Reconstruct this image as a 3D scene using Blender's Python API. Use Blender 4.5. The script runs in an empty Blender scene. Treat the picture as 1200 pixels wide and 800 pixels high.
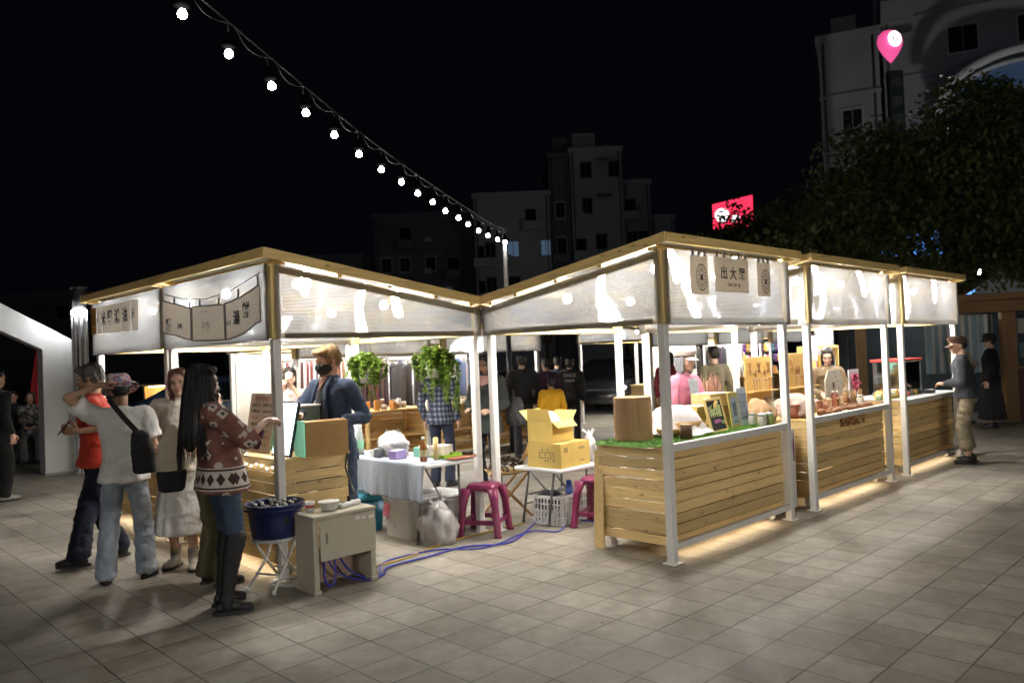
import bpy, bmesh, math, random
from mathutils import Vector, Matrix, noise
R = math.radians
rnd = random.Random(11)
sc = bpy.context.scene
COL = sc.collection
# ------------------------------------------------------------------ camera model and site grid
CAM_H, FOC, PITCH, ROLL = 1.65, 912.84, .0183, .0395
TH = .7952
VX, VY = -.2824, 7.4398
UX, UY = math.sin(TH), math.cos(TH)
GZ = math.pi / 2 - TH                     # rotation that lays local x along the grid's u, local y along its v

def W(u, v, z=0.0):
    return Vector((VX + u * UX - v * UY, VY + u * UY + v * UX, z))

def _ray(px, py):
    a, b = px - 600, py - 400
    cr, sr, cp, sp = math.cos(ROLL), math.sin(ROLL), math.cos(PITCH), math.sin(PITCH)
    x = (a * cr - b * sr) / FOC
    up = -(a * sr + b * cr) / FOC
    return Vector((x, cp - up * sp, sp + up * cp))

def G(px, py, z=0.0):
    """site point at height z seen where the survey photo has (px, py)"""
    d = _ray(px, py)
    t = (z - CAM_H) / d.z
    return Vector((d.x * t, d.y * t, z))

def D(px, py, y):
    d = _ray(px, py)
    t = y / d.y
    return Vector((d.x * t, y, CAM_H + d.z * t))

# ------------------------------------------------------------------ materials
MATS = {}

def _nt(name):
    m = bpy.data.materials.new(name)
    m.use_nodes = True
    nt = m.node_tree
    b = nt.nodes['Principled BSDF']
    return m, nt, b

def lnk(nt, a, b):
    nt.links.new(a, b)

def node(nt, t, **kw):
    n = nt.nodes.new(t)
    for k, v in kw.items():
        if k.startswith('i_'):
            n.inputs[k[2:].replace('_', ' ')].default_value = v
        else:
            setattr(n, k, v)
    return n

def mathn(nt, op, a, b=None, c=None, clamp=False):
    n = nt.nodes.new('ShaderNodeMath')
    n.operation = op
    n.use_clamp = clamp
    for i, x in enumerate((a, b, c)):
        if x is None:
            continue
        if isinstance(x, (int, float)):
            n.inputs[i].default_value = x
        else:
            nt.links.new(x, n.inputs[i])
    return n.outputs[0]

def mixc(nt, fac, a, b, mode='MIX'):
    n = nt.nodes.new('ShaderNodeMix')
    n.data_type = 'RGBA'
    n.blend_type = mode
    for s, x in ((0, fac), (6, a), (7, b)):
        if isinstance(x, (int, float)):
            n.inputs[s].default_value = x
        elif isinstance(x, (tuple, list)):
            n.inputs[s].default_value = (*x[:3], 1)
        else:
            nt.links.new(x, n.inputs[s])
    return n.outputs[2]

def coords(nt, scale=(1, 1, 1), space='Object', rot=(0, 0, 0), loc=(0, 0, 0)):
    tc = nt.nodes.new('ShaderNodeTexCoord')
    mp = nt.nodes.new('ShaderNodeMapping')
    mp.inputs['Scale'].default_value = scale
    mp.inputs['Rotation'].default_value = rot
    mp.inputs['Location'].default_value = loc
    nt.links.new(tc.outputs[space], mp.inputs['Vector'])
    return mp.outputs[0]

def noisen(nt, vec, scale, detail=4, rough=.55, dist=0):
    n = nt.nodes.new('ShaderNodeTexNoise')
    n.inputs['Scale'].default_value = scale
    n.inputs['Detail'].default_value = detail
    n.inputs['Roughness'].default_value = rough
    n.inputs['Distortion'].default_value = dist
    if vec is not None:
        nt.links.new(vec, n.inputs['Vector'])
    return n.outputs[0]

def ramp(nt, fac, stops):
    n = nt.nodes.new('ShaderNodeValToRGB')
    cr = n.color_ramp
    while len(cr.elements) < len(stops):
        cr.elements.new(.5)
    for e, (p, c) in zip(cr.elements, stops):
        e.position = p
        e.color = (*c[:3], 1) if not isinstance(c, (int, float)) else (c, c, c, 1)
    nt.links.new(fac, n.inputs[0])
    return n.outputs[0]

def bumpn(nt, h, strength, dist=.01):
    n = nt.nodes.new('ShaderNodeBump')
    n.inputs['Strength'].default_value = strength
    n.inputs['Distance'].default_value = dist
    nt.links.new(h, n.inputs['Height'])
    return n.outputs[0]

def pm(name, base, rough=.5, var=.18, scale=14, bump=.15, stretch=(1, 1, 1), metal=0, tone=False, spec=.5, sheen=0, coat=0, trans=0):
    """plain surface with uneven colour, sheen and a little relief"""
    if name in MATS:
        return MATS[name]
    m, nt, b = _nt(name)
    v = coords(nt, stretch)
    n1 = noisen(nt, v, scale, 5)
    n2 = noisen(nt, v, scale * .18, 3)
    f = mathn(nt, 'ADD', mathn(nt, 'MULTIPLY', n1, .55), mathn(nt, 'MULTIPLY', n2, .45))
    lo = tuple(max(0, c * (1 - var)) for c in base)
    hi = tuple(min(1, c * (1 + var)) for c in base)
    col = ramp(nt, f, [(.3, lo), (.7, hi)])
    if tone:
        at = nt.nodes.new('ShaderNodeAttribute')
        at.attribute_name = 'tone'
        col = mixc(nt, 1.0, col, at.outputs['Color'], 'MULTIPLY')
    lnk(nt, col, b.inputs['Base Color'])
    rr = nt.nodes.new('ShaderNodeMapRange')
    rr.inputs['To Min'].default_value = max(.03, rough - .12)
    rr.inputs['To Max'].default_value = min(1, rough + .12)
    lnk(nt, n2, rr.inputs['Value'])
    lnk(nt, rr.outputs[0], b.inputs['Roughness'])
    b.inputs['Metallic'].default_value = metal
    b.inputs['Specular IOR Level'].default_value = spec
    if sheen:
        b.inputs['Sheen Weight'].default_value = sheen
    if coat:
        b.inputs['Coat Weight'].default_value = coat
        b.inputs['Coat Roughness'].default_value = .15
    if trans:
        b.inputs['Transmission Weight'].default_value = trans
    if bump:
        lnk(nt, bumpn(nt, n1, bump), b.inputs['Normal'])
    MATS[name] = m
    return m

def woodmat(name, base, axis=0, dark=.55, rough=.5, tone=True, knots=True, gscale=1.0):
    """sawn pine: grain runs along local axis"""
    if name in MATS:
        return MATS[name]
    m, nt, b = _nt(name)
    st = [26, 26, 26]
    st[axis] = 1.6
    v = coords(nt, tuple(s * gscale for s in st))
    g = noisen(nt, v, 1.0, 6, .6, .6)
    g2 = noisen(nt, v, 3.1, 3, .5)
    gg = mathn(nt, 'ADD', mathn(nt, 'MULTIPLY', g, .65), mathn(nt, 'MULTIPLY', g2, .35))
    col = ramp(nt, gg, [(.28, tuple(c * dark for c in base)), (.48, base), (.75, tuple(min(1, c * 1.16) for c in base))])
    if knots:
        kst = [7.0, 13, 13]
        kst = [13, 13, 13]
        kst[axis] = 5
        vo = nt.nodes.new('ShaderNodeTexVoronoi')
        vo.inputs['Scale'].default_value = 1
        vo.inputs['Randomness'].default_value = 1
        lnk(nt, coords(nt, tuple(kst)), vo.inputs['Vector'])
        k = ramp(nt, vo.outputs['Distance'], [(.06, 1.0), (.17, 0.0)])
        col = mixc(nt, mathn(nt, 'MULTIPLY', k, .75), col, (base[0] * .33, base[1] * .22, base[2] * .14))
    if tone:
        at = nt.nodes.new('ShaderNodeAttribute')
        at.attribute_name = 'tone'
        col = mixc(nt, 1.0, col, at.outputs['Color'], 'MULTIPLY')
    lnk(nt, col, b.inputs['Base Color'])
    b.inputs['Roughness'].default_value = rough
    lnk(nt, bumpn(nt, gg, .25, .006), b.inputs['Normal'])
    MATS[name] = m
    return m

def emit(name, col, strength, base=(0.8, .8, .8)):
    if name in MATS:
        return MATS[name]
    m, nt, b = _nt(name)
    b.inputs['Base Color'].default_value = (*base, 1)
    b.inputs['Emission Color'].default_value = (*col, 1)
    b.inputs['Emission Strength'].default_value = strength
    MATS[name] = m
    return m

def glassmat(name, col=(1, 1, 1), rough=.02, alpha=.25):
    if name in MATS:
        return MATS[name]
    m = bpy.data.materials.new(name)
    m.use_nodes = True
    nt = m.node_tree
    nt.nodes.clear()
    o = nt.nodes.new('ShaderNodeOutputMaterial')
    t = nt.nodes.new('ShaderNodeBsdfTransparent')
    t.inputs[0].default_value = (*col, 1)
    g = nt.nodes.new('ShaderNodeBsdfGlossy')
    g.inputs['Roughness'].default_value = rough
    fr = nt.nodes.new('ShaderNodeFresnel')
    fr.inputs[0].default_value = 1.45
    mx = nt.nodes.new('ShaderNodeMixShader')
    lnk(nt, mathn(nt, 'ADD', fr.outputs[0], alpha * .2), mx.inputs[0])
    lnk(nt, t.outputs[0], mx.inputs[1])
    lnk(nt, g.outputs[0], mx.inputs[2])
    lnk(nt, mx.outputs[0], o.inputs[0])
    MATS[name] = m
    return m

# ------------------------------------------------------------------ mesh builder
class MB:
    def __init__(self):
        self.bm = bmesh.new()
        self.cl = self.bm.loops.layers.float_color.new('tone')
        self.tone = 1.0

    def _fin(self, faces, mi, smooth=False):
        for f in faces:
            f.material_index = mi
            f.smooth = smooth
            for l in f.loops:
                l[self.cl] = (self.tone, self.tone, self.tone, 1)

    def box(self, c, s, rot=None, mi=0, bev=0.0):
        """box centred on c with full size s"""
        M = Matrix.Translation(Vector(c))
        if rot is not None:
            M = M @ (rot.to_4x4() if isinstance(rot, Matrix) else Matrix.Rotation(rot, 4, 'Z'))
        hx, hy, hz = (x / 2 for x in s)
        vs = [self.bm.verts.new(M @ Vector((x * hx, y * hy, z * hz))) for x in (-1, 1) for y in (-1, 1) for z in (-1, 1)]
        q = [(0, 1, 3, 2), (4, 6, 7, 5), (0, 4, 5, 1), (2, 3, 7, 6), (0, 2, 6, 4), (1, 5, 7, 3)]
        fs = [self.bm.faces.new([vs[i] for i in a]) for a in q]
        if bev > 0:
            es = list({e for f in fs for e in f.edges})
            before = set(self.bm.faces)
            r = bmesh.ops.bevel(self.bm, geom=es, offset=min(bev, min(hx, hy, hz) * .9), segments=2 if bev > .01 else 1, profile=.5, affect='EDGES')
            fs = [f for f in self.bm.faces if f not in before] + [f for f in fs if f.is_valid]
        self._fin(fs, mi)
        return self

    def seg(self, p0, p1, w, t, mi=0, up=(0, 0, 1), bev=0.0):
        """rectangular bar from p0 to p1, w across, t along 'up'"""
        p0, p1 = Vector(p0), Vector(p1)
        d = p1 - p0
        L = d.length
        x = d.normalized()
        u = Vector(up)
        if abs(x.dot(u)) > .99:
            u = Vector((0, 1, 0))
        y = u.cross(x).normalized()
        z = x.cross(y)
        rot = Matrix((x, y, z)).transposed()
        return self.box((p0 + p1) / 2, (L, w, t), rot, mi, bev)

    def cyl(self, p0, p1, r0, r1=None, n=16, mi=0, caps=True, smooth=True):
        p0, p1 = Vector(p0), Vector(p1)
        r1 = r0 if r1 is None else r1
        z = (p1 - p0).normalized()
        a = Vector((1, 0, 0)) if abs(z.x) < .9 else Vector((0, 1, 0))
        x = a.cross(z).normalized()
        y = z.cross(x)
        A, B = [], []
        for i in range(n):
            t = 2 * math.pi * i / n
            d = x * math.cos(t) + y * math.sin(t)
            A.append(self.bm.verts.new(p0 + d * r0))
            B.append(self.bm.verts.new(p1 + d * r1))
        fs = [self.bm.faces.new((A[i], A[(i + 1) % n], B[(i + 1) % n], B[i])) for i in range(n)]
        self._fin(fs, mi, smooth)
        if caps:
            c = []
            if r0 > 1e-5:
                c.append(self.bm.faces.new(A[::-1]))
            if r1 > 1e-5:
                c.append(self.bm.faces.new(B))
            self._fin(c, mi)
        return self

    def tube(self, pts, r, n=8, mi=0, closed=False):
        pts = [Vector(p) for p in pts]
        rs = r if isinstance(r, (list, tuple)) else [r] * len(pts)
        rings = []
        prev = None
        for i, p in enumerate(pts):
            t = (pts[min(i + 1, len(pts) - 1)] - pts[max(i - 1, 0)]).normalized()
            if prev is None:
                a = Vector((0, 0, 1)) if abs(t.z) < .9 else Vector((1, 0, 0))
                x = a.cross(t).normalized()
            else:
                x = (prev - t * prev.dot(t)).normalized()
            prev = x
            y = t.cross(x)
            rings.append([self.bm.verts.new(p + (x * math.cos(2 * math.pi * k / n) + y * math.sin(2 * math.pi * k / n)) * rs[i]) for k in range(n)])
        fs = []
        for A, B in zip(rings, rings[1:]):
            fs += [self.bm.faces.new((A[k], A[(k + 1) % n], B[(k + 1) % n], B[k])) for k in range(n)]
        self._fin(fs, mi, True)
        self._fin([self.bm.faces.new(rings[0][::-1]), self.bm.faces.new(rings[-1])], mi)
        return self

    def ell(self, c, r, rot=None, mi=0, sub=2):
        r = (r, r, r) if isinstance(r, (int, float)) else r
        M = Matrix.Translation(Vector(c))
        if rot is not None:
            M = M @ rot.to_4x4()
        M = M @ Matrix.Diagonal((*r, 1))
        g = bmesh.ops.create_icosphere(self.bm, subdivisions=sub, radius=1, matrix=M)
        self._fin({f for v in g['verts'] for f in v.link_faces}, mi, True)
        return self

    def lathe(self, prof, c=(0, 0, 0), n=24, mi=0, caps=True, smooth=True):
        c = Vector(c)
        rings = []
        for r, z in prof:
            rings.append([self.bm.verts.new(c + Vector((r * math.cos(2 * math.pi * k / n), r * math.sin(2 * math.pi * k / n), z))) for k in range(n)])
        fs = []
        for A, B in zip(rings, rings[1:]):
            fs += [self.bm.faces.new((A[k], A[(k + 1) % n], B[(k + 1) % n], B[k])) for k in range(n)]
        self._fin(fs, mi, smooth)
        if caps:
            self._fin([self.bm.faces.new(rings[0][::-1]), self.bm.faces.new(rings[-1])], mi)
        return self

    def poly(self, pts, mi=0):
        f = self.bm.faces.new([self.bm.verts.new(Vector(p)) for p in pts])
        self._fin([f], mi)
        return self

    def prism(self, pts, ext, mi=0):
        """closed outline pts pushed along vector ext"""
        ext = Vector(ext)
        A = [self.bm.verts.new(Vector(p)) for p in pts]
        B = [self.bm.verts.new(Vector(p) + ext) for p in pts]
        n = len(A)
        fs = [self.bm.faces.new(A[::-1]), self.bm.faces.new(B)]
        fs += [self.bm.faces.new((A[i], A[(i + 1) % n], B[(i + 1) % n], B[i])) for i in range(n)]
        self._fin(fs, mi)
        return self

    def loft(self, rings, n=20, mi=0, ex=2.0):
        """rings: (centre, rx, ry[, xdir]); closed superelliptic tube"""
        RR = []
        for ring in rings:
            c, rx, ry = Vector(ring[0]), ring[1], ring[2]
            xd = Vector(ring[3]) if len(ring) > 3 else Vector((1, 0, 0))
            zd = Vector(ring[4]) if len(ring) > 4 else Vector((0, 0, 1))
            yd = zd.cross(xd).normalized()
            vs = []
            for k in range(n):
                t = 2 * math.pi * k / n
                ct, st = math.cos(t), math.sin(t)
                a = math.copysign(abs(ct) ** (2 / ex), ct) * rx
                b = math.copysign(abs(st) ** (2 / ex), st) * ry
                vs.append(self.bm.verts.new(c + xd * a + yd * b))
            RR.append(vs)
        fs = []
        for A, B in zip(RR, RR[1:]):
            fs += [self.bm.faces.new((A[k], A[(k + 1) % n], B[(k + 1) % n], B[k])) for k in range(n)]
        fs += [self.bm.faces.new(RR[0][::-1]), self.bm.faces.new(RR[-1])]
        self._fin(fs, mi, True)
        return self

    def grid(self, f, nu, nv, mi=0, smooth=True):
        """sheet from f(s,t), s,t in 0..1"""
        V = [[self.bm.verts.new(Vector(f(i / nu, j / nv))) for j in range(nv + 1)] for i in range(nu + 1)]
        fs = [self.bm.faces.new((V[i][j], V[i + 1][j], V[i + 1][j + 1], V[i][j + 1])) for i in range(nu) for j in range(nv)]
        self._fin(fs, mi, smooth)
        return self

    def mesh(self, name, mats):
        me = bpy.data.meshes.new(name)
        bmesh.ops.recalc_face_normals(self.bm, faces=self.bm.faces)
        self.bm.to_mesh(me)
        self.bm.free()
        for m in (mats if isinstance(mats, (list, tuple)) else [mats]):
            me.materials.append(m)
        return me

    def build(self, name, mats, parent=None, loc=None, rotz=None, solid=0, norm=True):
        o = bpy.data.objects.new(name, self.mesh(name, mats))
        COL.objects.link(o)
        if parent is not None:
            o.parent = parent
        if loc is not None:
            o.location = loc
        if rotz is not None:
            o.rotation_euler.z = rotz
        if solid:
            s = o.modifiers.new('solid', 'SOLIDIFY')
            s.thickness = solid
        return o

def tag(o, label=None, cat=None, group=None, kind=None):
    if label: o['label'] = label
    if cat: o['category'] = cat
    if group: o['group'] = group
    if kind: o['kind'] = kind
    return o

def thing(name, label, cat, loc=(0, 0, 0), rotz=0.0, group=None):
    o = bpy.data.objects.new(name, None)
    o.empty_display_size = .1
    COL.objects.link(o)
    o.location = loc
    o.rotation_euler = (0, 0, rotz)
    return tag(o, label, cat, group)

def copy_tree(o, parent=None):
    c = o.copy()
    COL.objects.link(c)
    if parent is not None:
        c.parent = parent
    for ch in [x for x in bpy.data.objects if x.parent == o and x is not c]:
        copy_tree(ch, c)
    return c

def dup(root, loc, rotz, label=None, group=None, scale=None):
    c = copy_tree(root)
    c.location = loc
    c.rotation_euler = (0, 0, rotz)
    if scale: c.scale = (scale,) * 3 if isinstance(scale, (int, float)) else scale
    if label: c['label'] = label
    if group: c['group'] = group
    return c

def text_mesh(body, size, depth=.001, mat=None, spacing=1.0, align='CENTER', bold=0.0):
    """writing as mesh in the x-y plane, centred"""
    cu = bpy.data.curves.new('writing', 'FONT')
    cu.body = body
    cu.size = size
    cu.align_x = align
    cu.align_y = 'CENTER'
    cu.space_character = spacing
    cu.extrude = depth
    cu.offset = bold
    o = bpy.data.objects.new('writing', cu)
    COL.objects.link(o)
    dg = bpy.context.evaluated_depsgraph_get()
    me = bpy.data.meshes.new_from_object(o.evaluated_get(dg))
    bpy.data.objects.remove(o)
    bpy.data.curves.remove(cu)
    me.materials.clear()
    if mat: me.materials.append(mat)
    return me

def text_obj(body, size, mat, parent, M, name='lettering', **kw):
    me = text_mesh(body, size, mat=mat, **kw)
    o = bpy.data.objects.new(name, me)
    COL.objects.link(o)
    o.parent = parent
    o.matrix_local = M
    return o

def upright(loc, rz=0.0, tilt=0.0):
    """matrix that stands x-y plane writing upright facing -y (before rz)"""
    return Matrix.Translation(Vector(loc)) @ Matrix.Rotation(rz, 4, 'Z') @ Matrix.Rotation(math.pi / 2 - tilt, 4, 'X')
# ------------------------------------------------------------------ camera, world, render settings
cam = bpy.data.cameras.new('camera')
camo = bpy.data.objects.new('camera', cam)
COL.objects.link(camo)
cam.sensor_width = 36
cam.lens = FOC / 1200 * 36
cam.clip_end = 2000
cam.clip_start = .05
_cp, _sp, _cr, _sr = math.cos(PITCH), math.sin(PITCH), math.cos(ROLL), math.sin(ROLL)
_f = Vector((0, _cp, _sp)); _r0 = Vector((1, 0, 0)); _u0 = Vector((0, -_sp, _cp))
_r = _r0 * _cr - _u0 * _sr
_u = _r0 * _sr + _u0 * _cr
camo.matrix_world = Matrix((( _r.x, _u.x, -_f.x, 0), (_r.y, _u.y, -_f.y, 0), (_r.z, _u.z, -_f.z, CAM_H), (0, 0, 0, 1)))
cam.dof.use_dof = True
cam.dof.focus_distance = 6.6
cam.dof.aperture_fstop = 2.0
sc.camera = camo

wd = bpy.data.worlds.new('World')
sc.world = wd
wd.use_nodes = True
_nt_ = wd.node_tree
_bg = _nt_.nodes['Background']
_sky = _nt_.nodes.new('ShaderNodeTexSky')
_sky.sky_type = 'NISHITA'
_sky.sun_disc = False
_sky.sun_elevation = R(-9)
_sky.sun_rotation = R(200)
_mx = _nt_.nodes.new('ShaderNodeMix'); _mx.data_type = 'RGBA'; _mx.blend_type = 'ADD'
_mx.inputs[0].default_value = 1
_nt_.links.new(_sky.outputs[0], _mx.inputs[6])
_mx.inputs[7].default_value = (.012, .013, .022, 1)
_nt_.links.new(_mx.outputs[2], _bg.inputs[0])
_bg.inputs[1].default_value = .1

sc.view_settings.view_transform = 'Standard'
sc.view_settings.look = 'None'
sc.view_settings.exposure = 0
sc.view_settings.gamma = 1
cy = sc.cycles
cy.use_denoising = True
cy.max_bounces = 7
cy.diffuse_bounces = 4
cy.glossy_bounces = 3
cy.transmission_bounces = 5
cy.transparent_max_bounces = 16
cy.sample_clamp_indirect = 6
cy.sample_clamp_direct = 0
cy.caustics_reflective = False
cy.caustics_refractive = True
cy.use_adaptive_sampling = True
cy.adaptive_threshold = .015

# faint bluish fill added over the town; no moon is known
sl = bpy.data.lights.new('fill_sun', 'SUN')
sl.energy = .018
sl.angle = R(2)
sl.color = (.75, .85, 1)
slo = bpy.data.objects.new('fill_sun', sl)
COL.objects.link(slo)
slo.rotation_euler = (R(52), 0, R(-35))

# ------------------------------------------------------------------ ground
def paving_mat():
    m, nt, b = _nt('paving')
    geo = nt.nodes.new('ShaderNodeNewGeometry')
    mp = nt.nodes.new('ShaderNodeMapping')
    mp.inputs['Rotation'].default_value = (0, 0, -GZ)
    lnk(nt, geo.outputs['Position'], mp.inputs[0])
    o = Vector((VX, VY, 0)); o.rotate(Matrix.Rotation(-GZ, 3, 'Z'))
    mp.inputs['Location'].default_value = (-o.x + .01 + 30, -o.y + .06 + 30, 0)
    # small wander so joints are not ruler straight
    wv = noisen(nt, mp.outputs[0], 3.0, 2)
    vm = nt.nodes.new('ShaderNodeVectorMath'); vm.operation = 'MULTIPLY_ADD'
    cmb = nt.nodes.new('ShaderNodeCombineXYZ')
    d = mathn(nt, 'MULTIPLY', mathn(nt, 'SUBTRACT', wv, .5), .012)
    lnk(nt, d, cmb.inputs[0]); lnk(nt, d, cmb.inputs[1])
    va = nt.nodes.new('ShaderNodeVectorMath'); va.operation = 'ADD'
    lnk(nt, mp.outputs[0], va.inputs[0]); lnk(nt, cmb.outputs[0], va.inputs[1])
    br = nt.nodes.new('ShaderNodeTexBrick')
    br.offset = 0; br.squash = 1
    br.inputs['Scale'].default_value = 1
    br.inputs['Brick Width'].default_value = .3
    br.inputs['Row Height'].default_value = .3
    br.inputs['Mortar Size'].default_value = .0048
    br.inputs['Mortar Smooth'].default_value = .35
    br.inputs['Bias'].default_value = 0
    br.inputs['Color1'].default_value = (.275, .250, .208, 1)
    br.inputs['Color2'].default_value = (.345, .315, .266, 1)
    br.inputs['Mortar'].default_value = (.2, .19, .17, 1)
    lnk(nt, va.outputs[0], br.inputs['Vector'])
    big = noisen(nt, geo.outputs['Position'], .55, 5, .6)
    fine = noisen(nt, geo.outputs['Position'], 90, 3, .6)
    mid = noisen(nt, geo.outputs['Position'], 7, 5, .65)
    c = mixc(nt, .8, br.outputs['Color'], ramp(nt, big, [(.32, (.55, .55, .56)), (.66, (1.2, 1.18, 1.15))]), 'MULTIPLY')
    c = mixc(nt, .7, c, ramp(nt, mid, [(.3, (.56, .54, .52)), (.65, (1.18, 1.17, 1.15))]), 'MULTIPLY')
    c = mixc(nt, .6, c, ramp(nt, fine, [(.3, (.78, .78, .78)), (.7, (1.18, 1.18, 1.18))]), 'MULTIPLY')
    # drops, gum and grime spots
    vo = nt.nodes.new('ShaderNodeTexVoronoi'); vo.inputs['Scale'].default_value = 2.3
    lnk(nt, geo.outputs['Position'], vo.inputs['Vector'])
    sp = ramp(nt, vo.outputs['Distance'], [(.028, 1), (.05, 0)])
    c = mixc(nt, mathn(nt, 'MULTIPLY', sp, .6), c, (.05, .045, .04))
    # joints: open and dark in places, sand filled elsewhere
    jn = noisen(nt, geo.outputs['Position'], 2.4, 3, .6)
    jd = ramp(nt, jn, [(.44, .2), (.60, 1.0)])
    c = mixc(nt, mathn(nt, 'MULTIPLY', br.outputs['Fac'], jd), c, (.018, .015, .012))
    c = mixc(nt, mathn(nt, 'MULTIPLY', br.outputs['Fac'], .5), c, (.075, .065, .055))
    lnk(nt, c, b.inputs['Base Color'])
    rr = ramp(nt, mid, [(.3, .5), (.7, .78)])
    lnk(nt, rr, b.inputs['Roughness'])
    b.inputs['Specular IOR Level'].default_value = .35
    h = mathn(nt, 'ADD', mathn(nt, 'MULTIPLY', br.outputs['Fac'], -1.0), mathn(nt, 'MULTIPLY', fine, .22))
    h = mathn(nt, 'ADD', h, mathn(nt, 'MULTIPLY', mid, .3))
    lnk(nt, bumpn(nt, h, .55, .006), b.inputs['Normal'])
    return m

mb = MB()
mb.poly([(-600, -200, -.012), (600, -200, -.012), (600, 1000, -.012), (-600, 1000, -.012)])
tag(mb.build('ground', pm('asphalt', (.045, .045, .047), .8, .2, 30, .3)), kind='structure')
mb = MB()
n_ = 24
mb.poly([(-26, -9, 0), (26, -9, 0), (26, 31, 0), (-26, 31, 0)])
tag(mb.build('plaza_paving', paving_mat()), kind='structure')
# a kerb where the plaza meets the street
mb = MB()
mb.box((0, 31.1, .0), (52, .2, .13), bev=.015)
tag(mb.build('kerb', pm('kerb_stone', (.3, .29, .27), .7, .15, 12, .3)), kind='structure')

# common materials
WHITE_STEEL = pm('white_steel', (.82, .80, .76), .35, .07, 5, .05)
WHITE_PLASTIC = pm('white_plastic', (.75, .75, .74), .3, .05, 6, .03)
FRAME_WOOD_X = woodmat('pine_frame_x', (.80, .57, .22), 0, .6, .45)
FRAME_WOOD_Y = woodmat('pine_frame_y', (.80, .57, .22), 1, .6, .45)
FRAME_WOOD_Z = woodmat('pine_frame_z', (.80, .57, .22), 2, .6, .45)
PLANK_X = woodmat('pine_plank_x', (.82, .585, .26), 0, .62, .5)
PLANK_Y = woodmat('pine_plank_y', (.82, .585, .26), 1, .62, .5)
DARK = pm('dark_void', (.02, .02, .022), .7, .2, 8, 0)
BLACK_METAL = pm('black_metal', (.03, .03, .032), .4, .2, 9, .05, metal=.3)
GREY_METAL = pm('grey_metal', (.35, .35, .36), .35, .12, 12, .05, metal=.8)
TUBE = emit("lamp_tube", (1.0, .97, .92), 1300)
STRIP = emit('led_tape', (1.0, .88, .68), 36)
INK = pm('ink', (.035, .03, .028), .7, .3, 30, 0)
CARD = pm('cardboard', (.68, .49, .13), .75, .1, 9, .12)

def polycarb_mat():
    m = bpy.data.materials.new('polycarbonate')
    m.use_nodes = True
    nt = m.node_tree
    nt.nodes.clear()
    out = nt.nodes.new('ShaderNodeOutputMaterial')
    geo = nt.nodes.new('ShaderNodeNewGeometry')
    sx = nt.nodes.new('ShaderNodeSeparateXYZ')
    lnk(nt, geo.outputs['Position'], sx.inputs[0])
    big = noisen(nt, geo.outputs['Position'], 1.6, 2)
    # flutes run level, so light is smeared up and down
    ph = mathn(nt, 'ADD', mathn(nt, 'MULTIPLY', sx.outputs[2], 2 * math.pi / .011), mathn(nt, 'MULTIPLY', big, 9.0))
    amp = mathn(nt, 'ADD', .25, mathn(nt, 'MULTIPLY', noisen(nt, geo.outputs['Position'], 40, 2), .5))
    s = mathn(nt, 'MULTIPLY', mathn(nt, 'SINE', ph), amp)
    cb = nt.nodes.new('ShaderNodeCombineXYZ')
    side = mathn(nt, 'MULTIPLY', mathn(nt, 'SUBTRACT', noisen(nt, geo.outputs['Position'], 2.2, 1), .5), .14)
    slant = mathn(nt, 'MULTIPLY', mathn(nt, 'SUBTRACT', noisen(nt, geo.outputs['Position'], .9, 1), .5), 2.6)
    lnk(nt, mathn(nt, 'ADD', side, mathn(nt, 'MULTIPLY', s, slant)), cb.inputs[0])
    lnk(nt, s, cb.inputs[2])
    va = nt.nodes.new('ShaderNodeVectorMath'); va.operation = 'ADD'
    lnk(nt, geo.outputs['Normal'], va.inputs[0]); lnk(nt, cb.outputs[0], va.inputs[1])
    vn = nt.nodes.new('ShaderNodeVectorMath'); vn.operation = 'NORMALIZE'
    lnk(nt, va.outputs[0], vn.inputs[0])
    N = vn.outputs[0]
    tr = nt.nodes.new('ShaderNodeBsdfTransparent'); tr.inputs[0].default_value = (.75, .76, .78, 1)
    rf = nt.nodes.new('ShaderNodeBsdfRefraction'); rf.inputs['Color'].default_value = (.72, .74, .77, 1)
    rf.inputs['IOR'].default_value = 1.34; rf.inputs['Roughness'].default_value = .15
    lnk(nt, N, rf.inputs['Normal'])
    tl = nt.nodes.new('ShaderNodeBsdfTranslucent'); tl.inputs[0].default_value = (.175, .18, .188, 1)
    df = nt.nodes.new('ShaderNodeBsdfDiffuse'); df.inputs[0].default_value = (.32, .32, .325, 1)
    gl = nt.nodes.new('ShaderNodeBsdfGlossy'); gl.inputs['Roughness'].default_value = .16
    lnk(nt, N, gl.inputs['Normal'])
    def mix(f, a, b_):
        x = nt.nodes.new('ShaderNodeMixShader'); x.inputs[0].default_value = f
        lnk(nt, a, x.inputs[1]); lnk(nt, b_, x.inputs[2]); return x.outputs[0]
    a = mix(.93, tr.outputs[0], rf.outputs[0])
    bsd = mix(.3, tl.outputs[0], df.outputs[0])
    c = mix(.55, a, bsd)
    c = mix(.10, c, gl.outputs[0])
    lnk(nt, c, out.inputs[0])
    return m
POLY = polycarb_mat()

def roof_mat():
    m, nt, b = _nt('roof_sheet')
    nt.nodes.remove(b)
    out = [n for n in nt.nodes if n.type == 'OUTPUT_MATERIAL'][0]
    tl = nt.nodes.new('ShaderNodeBsdfTranslucent'); tl.inputs[0].default_value = (.6, .6, .58, 1)
    df = nt.nodes.new('ShaderNodeBsdfDiffuse'); df.inputs[0].default_value = (.74, .73, .70, 1)
    x = nt.nodes.new('ShaderNodeMixShader'); x.inputs[0].default_value = .82
    lnk(nt, tl.outputs[0], x.inputs[1]); lnk(nt, df.outputs[0], x.inputs[2]); lnk(nt, x.outputs[0], out.inputs[0])
    return m
ROOF = roof_mat()
# ------------------------------------------------------------------ market stalls
SW, SD = 2.14, 2.12           # stall width and depth
PB, HI, LO = 1.85, 2.53, 2.21

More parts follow.
